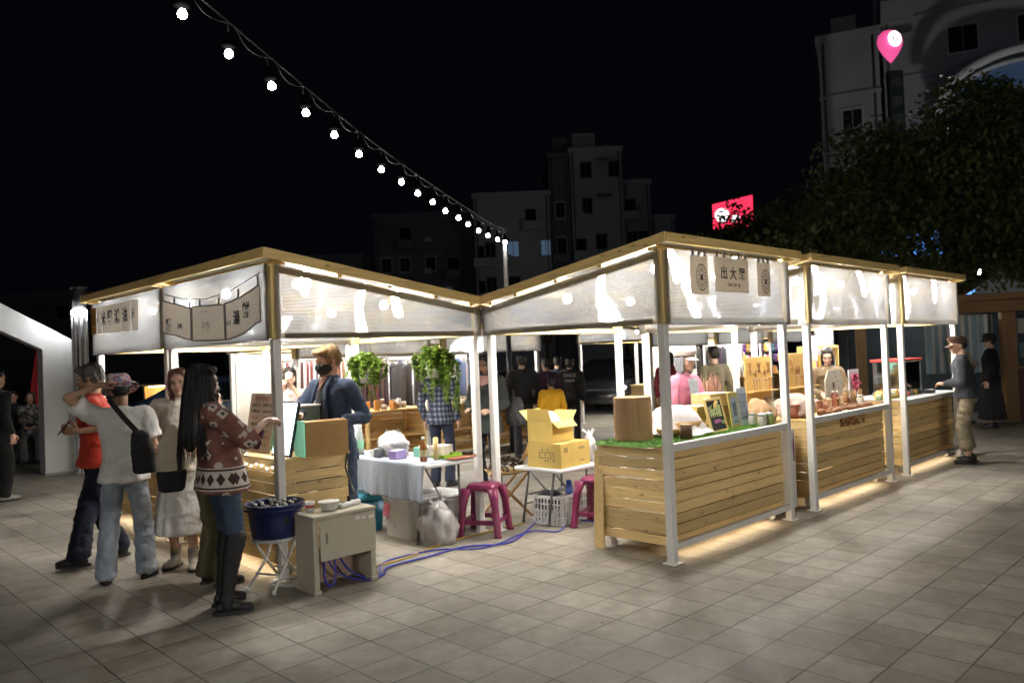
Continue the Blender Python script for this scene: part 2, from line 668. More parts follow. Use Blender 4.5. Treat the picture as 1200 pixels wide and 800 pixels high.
def stall(label, loc, rz, W_=SW, D_=SD, sides='lr', front=True, back=True, rails=False, pb_back=None, post=.066, inset=.06, tubes=(.42, 1.5), group='market stalls with polycarbonate canopies', pbf=PB, wall=False):
    t = thing('market_stall', label, 'market stall', loc, rz, group)
    pbb = PB if pb_back is None else pb_back
    ov = .085
    sl_ = (LO - HI) / D_
    zr = lambda y: HI + sl_ * y
    # steel posts
    for x in (inset, W_ - inset):
        for y in (inset, D_ - inset):
            top = pbf if y < D_ / 2 else pbb
            m = MB(); m.box((x, y, top / 2), (post, post, top), bev=.006)
            m.box((x, y, .004), (post + .05, post + .05, .008))
            m.build('post', WHITE_STEEL, t)
            m = MB(); m.tone = rnd.uniform(.85, 1.1)
            z1 = zr(y) - .10
            m.box((x + (-.012 if x < 1 else .012), y + (-.012 if y < 1 else .012), (top + z1) / 2), (.085, .075, z1 - top - .004), bev=.004)
            m.build('upper_post', FRAME_WOOD_Z, t)
    # level beams at the foot of the panels
    bz = .05
    def beam(a, b, z, mt):
        m = MB(); m.tone = rnd.uniform(.88, 1.1)
        m.seg((*a, z), (*b, z), .045, bz, bev=.003)
        m.build('beam', mt, t)
    if 'l' in sides: beam((.02, .11), (.02, D_ - .11), PB + .028, FRAME_WOOD_Y)
    if 'r' in sides: beam((W_ - .02, .11), (W_ - .02, D_ - .11), PB + .028, FRAME_WOOD_Y)
    beam((.11, .055), (W_ - .11, .055), pbf + .03, FRAME_WOOD_X)
    beam((.11, D_ - .055), (W_ - .11, D_ - .055), pbb + .03, FRAME_WOOD_X)
    # rafters under the roof, on the panel line
    for x in (.03, W_ / 2, W_ - .03):
        m = MB(); m.tone = rnd.uniform(.88, 1.1)
        m.seg((x, .05, zr(.05) - .135), (x, D_ - .05, zr(D_ - .05) - .135), .04, .055, bev=.003)
        m.build('rafter', FRAME_WOOD_Y, t)
    # roof sheet with fascia boards
    m = MB()
    m.seg((W_ / 2, -ov + .024, zr(-ov) - .03), (W_ / 2, D_ + ov - .024, zr(D_ + ov) - .03), W_ + 2 * ov - .046, .014)
    roof = m.build('roof', ROOF, t)
    for x in (-ov, W_ + ov):
        m = MB(); m.tone = rnd.uniform(.9, 1.12)
        m.seg((x, -ov - .011, zr(-ov) - .045), (x, D_ + ov + .011, zr(D_ + ov) - .045), .022, .078, bev=.003)
        m.build('fascia', FRAME_WOOD_Y, t)
    for y in (-ov, D_ + ov):
        m = MB(); m.tone = rnd.uniform(.9, 1.12)
        m.box((W_ / 2, y, zr(y) - .045), (W_ + 2 * ov - .024, .022, .076), bev=.003)
        m.build('fascia', FRAME_WOOD_X, t)
    # soffit battens: pale packing pieces between rafter and roof
    m = MB()
    for y in (.12, .62, 1.12, 1.62, D_ - .12):
        m.box((W_ / 2, y, zr(y) - .065), (W_ - .02, .04, .05))
    m.build('batten', FRAME_WOOD_X, t)
    # panels: fluted polycarbonate
    if front:
        m = MB(); m.poly([(.02, -.012, pbf - .01), (W_ - .02, -.012, pbf - .01), (W_ - .02, -.012, HI - .10), (.02, -.012, HI - .10)])
        m.build('canopy_panel', POLY, t)
    if back:
        m = MB(); m.poly([(.02, D_ + .012, pbb), (W_ - .02, D_ + .012, pbb), (W_ - .02, D_ + .012, LO - .08), (.02, D_ + .012, LO - .08)])
        m.build('canopy_panel', POLY, t)
    for k, x in (('l', -.014), ('r', W_ + .014)):
        if k in sides:
            m = MB(); m.poly([(x, .03, PB), (x, D_ - .03, PB), (x, D_ - .03, zr(D_) - .1), (x, .03, zr(0) - .1)])
            m.build('canopy_panel', POLY, t)
    # compact lamps under the roof
    for y in tubes:
        for x in (W_ * .24, W_ * .76):
            xx, yy = x + rnd.uniform(-.1, .1), y + rnd.uniform(-.05, .05)
            m = MB(); m.cyl((xx, yy, zr(yy) - .105), (xx, yy, zr(yy) - .055), .032, .04, n=14)
            f = m.build('lamp_holder', WHITE_PLASTIC, t)
            m = MB(); m.ell((xx, yy, zr(yy) - .14), (.042, .042, .042)); m.build('lamp_globe', TUBE, f)
    if wall:
        m = MB(); m.grid(lambda s, q: (.10 + (W_ - .2) * s, .10 + .012 * math.sin(s * 37) * (1 - q), .55 + 1.28 * q), 40, 4); m.build('rear_sheet', pm('rear_sheet', (.74, .70, .62), .85, .06, 6, .1), t)
    if rails:
        for z, h in ((.885, .06), (.125, .05)):
            m = MB(); m.box((W_ / 2, inset - .002, z), (W_ - 2 * inset - post - .004, .05, h), bev=.004)
            m.build('rail', WHITE_STEEL, t)
    return t

def counter(label, loc, rz, L, d=.66, h=.88, z0=.10, top_mat=None, led=True, group='slatted wooden counters', ends=True, backs=False, npl=9, casters=True):
    """slatted pine cart on casters; local x along the front, y inward"""
    t = thing('counter_cart', label, 'counter', loc, rz, group)
    ph = (h - z0) / npl
    def boards(name, mt, fn):
        m = MB()
        for i in range(npl):
            m.tone = rnd.uniform(.66, 1.18)
            fn(m, z0 + ph * (i + .5), ph - rnd.choice((.004, .006, .009, .013)))
        return m.build(name, mt, t)
    def fb(m, z, hh):
        j = rnd.uniform(-.003, .003)
        m.box((L / 2 + j, .009 + rnd.uniform(-.002, .002), z), (L, .018, hh), bev=.0025)
        m.tone = .12
        for x in (.045, L / 2 + rnd.uniform(-.01, .01), L - .045):
            for dz in (-.2, .22): m.cyl((x, -.0025, z + dz * hh), (x, .0, z + dz * hh), .0042, n=6)
    boards('front_boards', PLANK_X, fb)
    if backs:
        boards('back_boards', PLANK_X, lambda m, z, hh: m.box((L / 2, d - .009, z), (L, .018, hh), bev=.0025))
    if ends:
        for x in (.009, L - .009):
            def eb(m, z, hh, x=x):
                m.box((x, d / 2, z), (.0178, d - .04, hh), bev=.0025)
                m.tone = .12
                for y in (.045, d - .045):
                    for dz in (-.2, .22): m.cyl((x - .0115, y, z + dz * hh), (x + .0115, y, z + dz * hh), .0042, n=6)
            boards('end_boards', PLANK_Y, eb)
    m = MB()
    for x in (.045, L / 2, L - .045):
        for y in (.045, d - .045):
            m.box((x, y, (z0 + h) / 2), (.045, .045, h - z0 - .02))
    for z in (z0 + .03, .48):
        m.box((L / 2, d / 2, z), (L - .05, d - .06, .016))
    m.build('carcass', PLANK_X, t)
    m = MB(); m.tone = 1.05
    m.box((L / 2, d / 2 - .01, h + .011), (L + .02, d + .02, .022), bev=.003)
    m.build('countertop', top_mat or PLANK_X, t)
    if casters:
        for x in (.09, L - .09):
            for y in (.09, d - .09):
                m = MB(); m.cyl((x - .012, y, .036), (x + .012, y, .036), .034, n=14)
                m.box((x, y, .083), (.05, .05, .012)); m.box((x + .018, y + .012, .06), (.004, .03, .04)); m.box((x - .018, y + .012, .06), (.004, .03, .04))
                m.build('caster', pm('caster_plastic', (.5, .48, .44), .5), t)
    if led:
        m = MB(); m.box((L / 2, .05, z0 - .008), (L - .3, .012, .006))
        m.build('led_strip', STRIP, t)
    return t

# -- the row with its customers on the far-side walk (A)
RA = GZ - math.pi / 2
stall('corner stall with three joined cream cloth banners and a drinks counter, beside the blue tub', W(-2.161, 2.156), RA, W_=2.156, D_=2.161, sides='r')
stall('stall with a row of narrow lettered cloth strips under its canopy, behind the people queuing', W(-2.161, 4.312), RA, W_=2.156, D_=2.161, sides='lr')
# -- the row along the walkway (B, C, D)
LB, GAP, LC = 2.0786, .3966, 2.1666
stall('corner stall with emblem cloths on its canopy and the chalkboard counter', W(0, -LB), GZ, W_=2.0786, D_=2.0786, sides='l', rails=True)
stall('middle stall of the walkway row, holding the tan boards of wooden ornaments', W(LB + GAP, -LB), GZ, W_=2.16, D_=2.0786, sides='l', rails=True)
stall('end stall of the walkway row, with the glass food case', W(LB + 2 * GAP + LC, -LB), GZ, W_=2.16, D_=2.0786, sides='lr', rails=True)
# -- rows across the inner yard
RE = GZ + math.pi
stall('rear stall hung with belts across the inner yard, behind the hanging plants', W(2.75, 4.25 + SD), RE, W_=2.4, sides='lr', pb_back=1.72, wall=True, group='stalls across the inner yard')
stall('rear stall with clothes on rails, behind the dark lamp pole', W(5.30, 4.25 + SD), RE, W_=2.3, sides='lr', pb_back=1.72, wall=True, group='stalls across the inner yard')
stall('rear stall with white lamps and soaps, seen beside the pink shirted seller', W(11.2, 4.4 + SD), RE, W_=2.3, sides='lr', pb_back=1.72, group='stalls across the inner yard')
stall('rear stall hung with dark bags, behind the seated olive shirted person', W(13.9, 4.4 + SD), RE, W_=2.3, sides='lr', pb_back=1.72, wall=True, group='stalls across the inner yard')
stall('rear stall full of purple and yellow plush toys, past the seated olive shirted person', W(16.6, 4.4 + SD), RE, W_=2.3, sides='lr', pb_back=1.72, wall=True, group='stalls across the inner yard')

# -- counters
counter('slatted counter carrying the menu board and lit screen, at the drinks stall', W(-2.09, 2.0), RA, 1.93, .62, .90)
counter('slatted counter under the lettered cloth strips, behind the people queuing', W(-2.09, 4.2), RA, 1.96, .62, .90)
counter('slatted counter topped with green turf and the tree stump, at the corner of the walkway', W(.13, -LB + .10), GZ, 1.86, .74, .87)
counter('slatted counter edged with strings of dark nuts, below the tan ornament boards', W(LB + GAP + .12, -LB + .10), GZ, 1.92, .66, .87)
counter('slatted counter with the glass food case, where the man in the cap stands', W(LB + 2 * GAP + LC + .12, -LB + .10), GZ, 1.92, .66, .90, top_mat=WHITE_PLASTIC)
counter('slatted counter with small jars across the yard, below the hanging belts', W(2.7, 4.27 + .66), RE, 2.25, .62, .88, led=False, group='counters across the inner yard')
counter('slatted counter with folded goods across the yard, below the clothes rails', W(5.2, 4.27 + .66), RE, 2.15, .62, .88, led=False, group='counters across the inner yard')
counter('brown counter with white soaps across the yard, beside the pink shirted seller', W(11.1, 4.4 + .66), RE, 2.1, .62, .88, led=False, group='counters across the inner yard')
counter('counter below the dark bags across the yard, behind the olive shirted person', W(13.8, 4.4 + .66), RE, 2.1, .62, .88, led=False, group='counters across the inner yard')
counter('counter below the plush toys across the yard, past the olive shirted person', W(16.5, 4.4 + .66), RE, 2.1, .62, .88, led=False, group='counters across the inner yard')
# ------------------------------------------------------------------ festoon of bulbs and its pole
BULB = emit('bulb_glow', (1.0, .97, .92), 92)
CABLE = pm('black_cable', (.03, .03, .03), .5, .1, 20, 0)
LAMP_CAP = pm('lamp_cap', (.0022, .0022, .0024), .9, .1, 9, 0, spec=0)
A0 = Vector((-.06, 13.3)); B0 = Vector((-2.02, 4.91))
stepv = (B0 - A0) / 16
def cable_z(k):
    # heights read along the run; rises towards the near pole
    if k <= 16:
        zs = [3.60, 3.57, 3.56, 3.56, 3.57, 3.575, 3.58, 3.59, 3.60, 3.62, 3.64, 3.67, 3.71, 3.755, 3.80, 3.85, 3.90]
        return zs[int(k)] if k == int(k) else zs[int(k)] * (1 - k % 1) + zs[min(16, int(k) + 1)] * (k % 1)
    return 3.90 + (k - 16) * .056
NB = 27
pole_b = A0 + stepv * NB
bulb_proto = None
for k in range(NB):
    p = A0 + stepv * k
    z = cable_z(k)
    jx, jy = rnd.uniform(-.012, .012), rnd.uniform(-.012, .012)
    loc = (p.x + jx, p.y + jy, z)
    if bulb_proto is None:
        t = thing('festoon_bulb', 'lit white bulb under a disc cap, one of those strung on the black cable', 'light bulb', loc, 0, 'festoon bulbs strung on the cable')
        m = MB(); m.lathe([(.001, .030), (.015, .024), (.025, .01), (.030, -.006), (.028, -.020), (.018, -.030), (.001, -.034)], n=14)
        m.build('bulb_globe', BULB, t)
        m = MB(); m.lathe([(.012, .15), (.019, .14), (.021, .085), (.04, .07), (.062, .056), (.064, .048), (.03, .044), (.018, .034)], n=18)
        m.build('lamp_cap', LAMP_CAP, t)
        m = MB(); m.cyl((0, 0, .14), (0, 0, .215), .005, n=8); m.build('cord', CABLE, t)
        bulb_proto = t
    else:
        t = dup(bulb_proto, loc, rnd.uniform(0, 6))
        t.rotation_euler = (rnd.uniform(-.12, .12), rnd.uniform(-.12, .12), rnd.uniform(0, 6))
m = MB()
pts = [Vector(((A0 + stepv * (k / 2)).x, (A0 + stepv * (k / 2)).y, cable_z(k / 2) + .215)) for k in range(NB * 2 + 1)]
m.tube(pts, .0075, 6)
# looser feed wire winding round the carrier
pts2 = []
for i in range(NB * 8):
    k = i / 8
    p = A0 + stepv * k
    sag = abs(math.sin(k * math.pi)) * .06
    pts2.append(Vector((p.x + .018 * math.cos(k * 6.3), p.y + .018 * math.sin(k * 6.3), cable_z(k) + .21 - sag)))
m.tube(pts2, .005, 5)
tag(m.build('festoon_cable', CABLE), 'black twisted cable carrying the row of bulbs over the stalls', 'cable')

def pole(label, x, y, h, mat_low, mat_lit, r=.045):
    t = thing('lamp_pole', label, 'pole', (x, y, 0))
    m = MB(); m.cyl((0, 0, .012), (0, 0, h - 1.1), r, n=16); m.cyl((0, 0, h - 1.1), (0, 0, h), r * .8, n=16, mi=1)  # pale top length paints the bulbs' light onto a dark pole
    m.ell((0, 0, h), r * .82, mi=1)
    m.build('shaft', [mat_low, mat_lit], t)
    m = MB(); m.cyl((0, 0, 0), (0, 0, .014), .12, n=20)
    for a in range(4):
        m.cyl((.085 * math.cos(a * 1.57 + .78), .085 * math.sin(a * 1.57 + .78), .014), (.085 * math.cos(a * 1.57 + .78), .085 * math.sin(a * 1.57 + .78), .03), .012, n=6)
    m.build('base_plate', mat_low, t)
    m = MB(); m.tube([(0, 0, h - .03), (.0, -.05, h + .02), (0, -.06, h + .06)], .008, 6); m.build('hook', mat_low, t)
    return t
pole('dark slim pole in the yard that holds up the far end of the bulb cable', A0.x, A0.y + .1, 3.82, pm('pole_black', (.022, .022, .024), .45), pm('pole_lit', (.55, .55, .55), .4))
pole('slim pole behind the viewer holding the near end of the bulb cable', pole_b.x, pole_b.y, 4.75, pm('pole_black', (.02, .02, .02)), pm('pole_lit', (.5, .5, .5)))

# ------------------------------------------------------------------ cloth banners
CLOTH = pm('linen_cloth', (.60, .50, .40), .85, .08, 60, .1)
CLOTH_PALE = pm('pale_linen', (.64, .57, .47), .85, .08, 60, .1)
CLOTH_TAN = pm('tan_linen', (.50, .40, .27), .85, .08, 60, .1)
def cloth_mat_thin(name, col):
    m, nt, b = _nt(name)
    out = [n for n in nt.nodes if n.type == 'OUTPUT_MATERIAL'][0]
    v = coords(nt)
    n1 = noisen(nt, v, 70, 3)
    c = ramp(nt, n1, [(.3, tuple(x * .88 for x in col)), (.7, tuple(min(1, x * 1.08) for x in col))])
    lnk(nt, c, b.inputs['Base Color'])
    b.inputs['Roughness'].default_value = .9
    tl = nt.nodes.new('ShaderNodeBsdfTranslucent'); lnk(nt, c, tl.inputs[0])
    mx = nt.nodes.new('ShaderNodeMixShader'); mx.inputs[0].default_value = .58
    lnk(nt, b.outputs[0], mx.inputs[1]); lnk(nt, tl.outputs[0], mx.inputs[2]); lnk(nt, mx.outputs[0], out.inputs[0])
    return m
NOREN = cloth_mat_thin('noren_cloth', (.80, .72, .61))
NOREN_TAN = cloth_mat_thin('noren_tan', (.68, .57, .43))
HEM = pm('grey_hem', (.16, .14, .13), .9, .1, 40)

def banner(label, loc, rz, edge_top, edge_bot, W0, W1, tabs, texts, group='cloth banners on the stall canopies', hem=True, wav=.006, name='cloth_banner', cmat=None):
    """cloth hanging in the local x-z plane, front towards -y; edge_top/edge_bot give z across 0..1"""
    t = thing(name, label, 'banner', loc, rz, group)
    ph = rnd.uniform(0, 6)
    def f(s, q):
        x = W0 + (W1 - W0) * s
        z = edge_bot(s) + (edge_top(s) - edge_bot(s)) * q
        return (x, wav * math.sin(s * 9 + ph) * (1.2 - q) + wav * .5 * math.sin(s * 23 + ph), z)
    m = MB(); m.grid(f, 24, 10); m.build('cloth', cmat or NOREN, t)
    if hem:
        m = MB()
        n = 24
        loop = [Vector(f(i / n, 1)) for i in range(n + 1)] + [Vector(f(1, 1 - i / 6)) for i in range(1, 7)] + [Vector(f(1 - i / n, 0)) for i in range(1, n + 1)] + [Vector(f(0, i / 6)) for i in range(1, 7)]
        m.tube([p + Vector((0, -.002, 0)) for p in loop], .0065, 5)
        m.build('hem', HEM, t)
    for s, hgt in tabs:
        m = MB(); p = f(s, 1); m.box((p[0], .0, p[2] + hgt / 2), (.028, .006, hgt)); m.build('hanging_loop', HEM, t)
    for body, size, s, z, kw in texts:
        x = W0 + (W1 - W0) * s
        rot = kw.pop('tilt', 0)
        M = Matrix.Translation((x, -.012 - wav, z)) @ Matrix.Rotation(rot, 4, 'Y') @ Matrix.Rotation(math.pi / 2, 4, 'X')
        text_obj(body, size, kw.pop('mat', INK), t, M, **kw)
    return t

# three joined cloths on the corner stall's outer canopy (local x runs from far end to the corner)
o1 = W(-2.161 - .055, 2.156)
def edge(za, zb, curve):
    return lambda s: za + (zb - za) * (s ** 1.5 if curve else s)
GRP = 'cloth banners on the stall canopies'
banner('cream cloth with small brushed characters, the furthest of three from the yellow corner post', o1, RA, edge(2.30, 2.18, 0), edge(2.0, 1.90, 0), .13, .79, [(.02, .06), (.45, .055), (.97, .05)],
       [('麵', .125, .28, 2.05, dict(bold=.004)), ('小吃', .055, .68, 2.03, dict(bold=.001))])
banner('cream cloth with faint print, hung between two lettered cloths on the corner stall', o1, RA, edge(2.19, 2.165, 0), edge(1.89, 1.87, 0), .83, 1.46, [(.25, .055), (.85, .055)],
       [('~ · ~', .06, .45, 2.13, {}), ('手作', .085, .48, 2.0, dict(mat=pm('faded_ink', (.42, .34, .27), .9)))])
banner('cream cloth with two large brushed characters, hung beside the yellow corner post', o1, RA, edge(2.17, 2.27, 1), edge(1.87, 1.99, 1), 1.49, 2.10, [(.4, .07), (.95, .08)],
       [('湯', .12, .38, 2.03, dict(bold=.003)), ('餅', .13, .66, 2.08, dict(bold=.003)), ('手打', .045, .14, 2.0, {})])
m = MB(); m.tube([W(-2.161 - .058, 2.156 - x) + Vector((0, 0, z)) for x, z in ((.1, 2.37), (.6, 2.28), (1.15, 2.235), (1.6, 2.265), (2.12, 2.36))], .004, 5)
tag(m.build('banner_cord', HEM), 'thin grey cord the three joined cloths hang from', 'cord')
# strips on the neighbouring stall
o2 = W(-2.161 - .05, 4.312)
strip_chars = [('老', .17, True), ('小', .09, False), ('米', .19, True), ('醬', .19, True), ('鴻', .19, True), ('油', .18, True), ('米', .14, False)]
xx = .12
for i, (ch, sz, dk) in enumerate(strip_chars):
    w_ = (.20, .20, .20, .22, .24, .24, .23)[i]
    words_ = ('orange edged cloth strip at the outer end of the lettered row', 'pale cloth strip with a small faint mark', 'cloth strip with a dark brushed character shaped like a star', 'cloth strip with a crowded brushed character beside the star-like one',
              'cloth strip with the largest brushed character of the row', 'cloth strip with a looping brushed character', 'cloth strip with a thin brushed character at the inner end of the lettered row')[i]
    banner(words_, o2, RA, (lambda s: 2.37), (lambda s: 2.08 - .004 * i), xx, xx + w_ - .008, [], [(ch, sz * .9, .5, 2.22, dict(bold=.003 if dk else 0))],
           group='lettered cloth strips in a row', hem=False, wav=.004, name='cloth_strip', cmat=NOREN if i else pm('orange_cloth', (.55, .28, .06), .85))
    xx += w_
# emblem cloths on the walkway corner stall
o3 = W(0, -LB - .055)
def emblem(t, x, z, r):
    m = MB()
    def ring(rad, w):
        n = 40
        for k in range(n):
            a0, a1 = 2 * math.pi * k / n, 2 * math.pi * (k + 1) / n
            m.poly([(x + (rad - w) * math.cos(a0) * .78, 0, z + (rad - w) * math.sin(a0)), (x + rad * math.cos(a0) * .78, 0, z + rad * math.sin(a0)),
                    (x + rad * math.cos(a1) * .78, 0, z + rad * math.sin(a1)), (x + (rad - w) * math.cos(a1) * .78, 0, z + (rad - w) * math.sin(a1))])
    ring(r, r * .09)
    ring(r * .26, r * .12)
    def bar(x0, z0, x1, z1, w):
        d = Vector((x1 - x0, 0, z1 - z0)).normalized(); nn = Vector((-d.z, 0, d.x)) * w / 2
        a_, b_ = Vector((x0, 0, z0)), Vector((x1, 0, z1))
        m.poly([a_ - nn, b_ - nn, b_ + nn, a_ + nn])
    for k in range(6):
        a_ = math.pi * k / 3 + .52
        ca, sa = math.cos(a_), math.sin(a_)
        for da in (-.42, .42):
            bar(x + r * .38 * math.cos(a_) * .78, z + r * .38 * math.sin(a_), x + r * .78 * math.cos(a_ + da) * .78, z + r * .78 * math.sin(a_ + da), r * .07)
        bar(x + r * .62 * ca * .78, z + r * .62 * sa, x + r * .84 * ca * .78, z + r * .84 * sa, r * .09)
    bar(x - .012, z, x + .012, z, .05)
    o = m.build('emblem', INK, t)
    o.location = (0, -.02, 0)
def banner_tabs(n): return [((i + .5) / n, .05) for i in range(n)]
t = banner('tan cloth with a round dark emblem, hung beside the corner post end of the canopy', o3, GZ, lambda s: 2.39, lambda s: 2.08, .30, .56, banner_tabs(3), [], hem=False, cmat=NOREN_TAN, wav=.004)
emblem(t, .43, 2.215, .108)
banner('wide tan cloth with three brushed characters between the two emblem cloths', o3, GZ, lambda s: 2.40, lambda s: 2.11, .65, 1.22, banner_tabs(5),
       [('出 大 器', .115, .49, 2.26, dict(bold=.0015)), ('CHU  DA  QI', .036, .5, 2.17, {})], hem=False, cmat=NOREN_TAN, wav=.004)
t = banner('tan cloth with a round dark emblem, hung at the inner end of the canopy', o3, GZ, lambda s: 2.39, lambda s: 2.09, 1.36, 1.61, banner_tabs(3), [], hem=False, cmat=NOREN_TAN, wav=.004)
emblem(t, 1.485, 2.22, .108)
# ------------------------------------------------------------------ props round the drinks stall and the yard corner
NAVY_PL = pm('blue_plastic', (.007, .014, .095), .32, .1, 8, .05, coat=.2)
PURPLE_PL = pm('plum_plastic', (.20, .018, .075), .3, .12, 9, .04, coat=.15)
CREAM_METAL = pm('cream_metal', (.47, .43, .33), .4, .07, 7, .04)
TEAL_PL = pm('teal_plastic', (.02, .17, .26), .35, .1, 8, .05)
PAPER = pm('paper', (.78, .76, .70), .8, .05, 20, .03)
BLUE_CABLE = pm('blue_cable', (.035, .04, .35), .45, .1, 9, 0)
YELLOW_CABLE = pm('yellow_cable', (.45, .28, .03), .5, .1, 9, 0)
AMBER = pm('amber_glass', (.22, .07, .012), .12, .2, 9, 0, coat=.5)
DARKGLASS = pm('dark_bottle', (.015, .02, .015), .12, .2, 9, 0, coat=.5)
GREEN_GL = pm('green_bottle', (.22, .50, .33), .15, .15, 9, 0, trans=.35)
CLEAR = glassmat('clear_plastic', (.93, .95, .95), .05, .4)
MILK = pm('milky_plastic', (.80, .79, .76), .3, .05, 8, .03)
TURF = pm('turf_green', (.09, .20, .025), .9, .4, 90, .6)

# white folding stool with the blue tub of bottles
S = G(325, 687)
t = thing('folding_stool', 'round white folding stool with crossed tube legs under the blue tub', 'stool', S, GZ + .35)
m = MB(); m.lathe([(.0, .355), (.165, .355), (.178, .362), (.178, .376), (.165, .382), (0, .382)], n=32, caps=False); m.build('seat', WHITE_PLASTIC, t)
for sx in (-1, 1):
    for sy in (-1, 1):
        m = MB(); m.tube([(sx * .10, sy * .115, .352), (-sx * .02 + sx * .02, sy * .10, .2), (-sx * .17, sy * .125, .012)], .011, 8)
        m.cyl((-sx * .17, sy * .125, .0), (-sx * .17, sy * .125, .03), .016, n=8)
        m.build('leg', WHITE_STEEL, t)
m = MB(); m.tube([(-.1, -.11, .12), (-.1, .11, .12)], .008, 6); m.tube([(.1, -.11, .12), (.1, .11, .12)], .008, 6); m.build('brace', WHITE_STEEL, t)
t = thing('tub', 'deep blue plastic tub packed with bottles, on the white folding stool', 'tub', S + Vector((0, 0, .383)), 0)
m = MB(); m.lathe([(.0, 0), (.165, 0), (.172, .008), (.186, .12), (.200, .225), (.218, .232), (.222, .245), (.214, .25), (.196, .236), (.182, .12), (.165, .02), (0, .02)], n=40, caps=False)
m.build('body', NAVY_PL, t)
m = MB(); m.lathe([(.224, .205), (.228, .21), (.226, .222), (.222, .222)], n=40, caps=False); m.build('rim', NAVY_PL, t)
m = MB(); m.lathe([(0, .17), (.187, .185)], n=24, caps=False); m.build('ice', pm('ice_melt', (.25, .27, .28), .2, .5, 40, .8), t)
bt = None
for i in range(19):
    a = i * 2.4; r_ = .035 + .135 * math.sqrt(i / 19)
    loc = S + Vector((r_ * math.cos(a), r_ * math.sin(a), .383 + .165))
    if bt is None:
        bt = thing('bottle', 'small dark bottle with pale cap standing in the blue tub', 'bottle', loc, 0, 'dark bottles in the blue tub')
        m = MB(); m.lathe([(.0, -.06), (.024, -.06), (.026, .03), (.012, .055), (.011, .075), (0, .075)], n=12, caps=False); m.build('glass_body', DARKGLASS, bt)
        m = MB(); m.cyl((0, 0, .072), (0, 0, .088), .013, n=10); m.build('cap', pm('bottle_cap', (.55, .54, .5), .4), bt)
    else:
        b_ = dup(bt, loc, rnd.uniform(0, 6)); b_.rotation_euler.x = rnd.uniform(-.2, .2)

# cream metal desk
dk = W(-2.15, -.50)
t = thing('metal_desk', 'small cream metal desk with a handled front, beside the blue tub', 'desk', dk, GZ); t.scale = (.86, .86, .93)
m = MB(); m.box((.30, .15, .585), (.62, .34, .03), bev=.006); m.build('desktop', CREAM_METAL, t)
m = MB(); m.box((.33, -.005, .405), (.55, .018, .32), bev=.004); m.box((.115, -.016, .42), (.02, .006, .085), bev=.003, mi=1); m.build('front_panel', [CREAM_METAL, pm('desk_handle', (.22, .2, .15), .4)], t)
for x, w_, z in ((.42, .05, .53), (.48, .045, .525), (.56, .055, .52)):
    m = MB(); m.box((x, -.0155, z), (w_, .002, .026)); m.build('sticker', PAPER, t)
for x in (.02, .58):
    m = MB(); m.box((x, .15, .30), (.05, .30, .54), bev=.003); m.build('side_panel', CREAM_METAL, t)
    m = MB(); m.box((x, .15, .016), (.07, .33, .032), bev=.006); m.build('foot_bar', CREAM_METAL, t)
m = MB(); m.box((.3, .30, .14), (.5, .012, .26)); m.build('kick_board', pm('pinkish_board', (.44, .30, .22), .7), t)
t = thing('bowl', 'white paper bowl on the cream desk', 'bowl', W(-1.94, -.37, .558), 0)
m = MB(); m.lathe([(0, .004), (.045, .004), (.058, .012), (.074, .062), (.079, .064), (.077, .068), (.07, .066), (.054, .016), (0, .012)], n=24, caps=False); m.build('body', PAPER, t)
m = MB(); m.lathe([(0, .058), (.071, .064)], n=24, caps=False); m.build('contents', pm('pale_food', (.62, .58, .5), .8, .2, 40, .4), t)
t = thing('sauce_cup', 'small white cup with a red band on the cream desk', 'cup', W(-2.06, -.30, .558), 0)
m = MB(); m.lathe([(0, 0), (.026, 0), (.036, .075), (.033, .075), (.024, .006), (0, .006)], n=16, caps=False); m.build('body', PAPER, t)
m = MB(); m.lathe([(.0303, .03), (.0335, .052)], n=16, caps=False); m.build('band', pm('red_band', (.5, .08, .05), .5), t)
t = thing('power_strip', 'white power strip with a black plug lying on the cream desk', 'power strip', W(-1.76, -.36, .558), GZ + .3)
m = MB(); m.box((0, 0, .02), (.22, .055, .036), bev=.008); m.build('body', WHITE_PLASTIC, t)
for x in (-.07, 0, .07):
    m = MB(); m.box((x, 0, .039), (.03, .022, .002)); m.build('socket', pm('socket_dark', (.05, .05, .05), .5), t)
m = MB(); m.box((.0, 0, .06), (.03, .025, .04), bev=.006); m.build('plug', BLACK_METAL, t)
m = MB(); m.tube([W(-1.76, -.36, .62), W(-1.69, -.34, .64), W(-1.64, -.2, .70), W(-1.55, .01, .80), W(-1.50, .06, .90)], .008, 6)
tag(m.build('cable', CABLE), 'black cord climbing from the desk to the end of the drinks counter', 'cable')

# cables on the ground
def cable(name, label, pts, r, mt):
    sm = []
    P = [Vector(p) for p in pts]
    for i in range(len(P) - 1):
        p0, p1, p2, p3 = P[max(i - 1, 0)], P[i], P[i + 1], P[min(i + 2, len(P) - 1)]
        for k in range(6):
            q = k / 6
            sm.append(.5 * ((2 * p1) + (p2 - p0) * q + (2 * p0 - 5 * p1 + 4 * p2 - p3) * q * q + (3 * p1 - p0 - 3 * p2 + p3) * q ** 3))
    sm.append(P[-1])
    m_ = MB(); m_.tube(sm, r, 6)
    return tag(m_.build(name, mt), label, 'cable')
cable('cable', 'blue cable running from the desk past the plum stool', [W(-1.88, -.34, .26), W(-1.80, -.36, .10), W(-1.68, -.42, .012), W(-1.55, -.47, .012), G(455, 664, .012), G(500, 652, .012), G(545, 640, .012), G(600, 634, .012), G(640, 604, .012), G(690, 610, .012), G(716, 612, .012)], .0085, BLUE_CABLE)
cable('cable', 'second blue cable looping beside the first on the paving', [W(-1.98, -.33, .26), W(-1.9, -.36, .1), W(-1.75, -.42, .012), W(-1.6, -.49, .012), G(450, 658, .012), G(510, 644, .012), G(570, 641, .012), G(620, 622, .012), G(655, 622, .012), G(668, 606, .012)], .007, BLUE_CABLE)
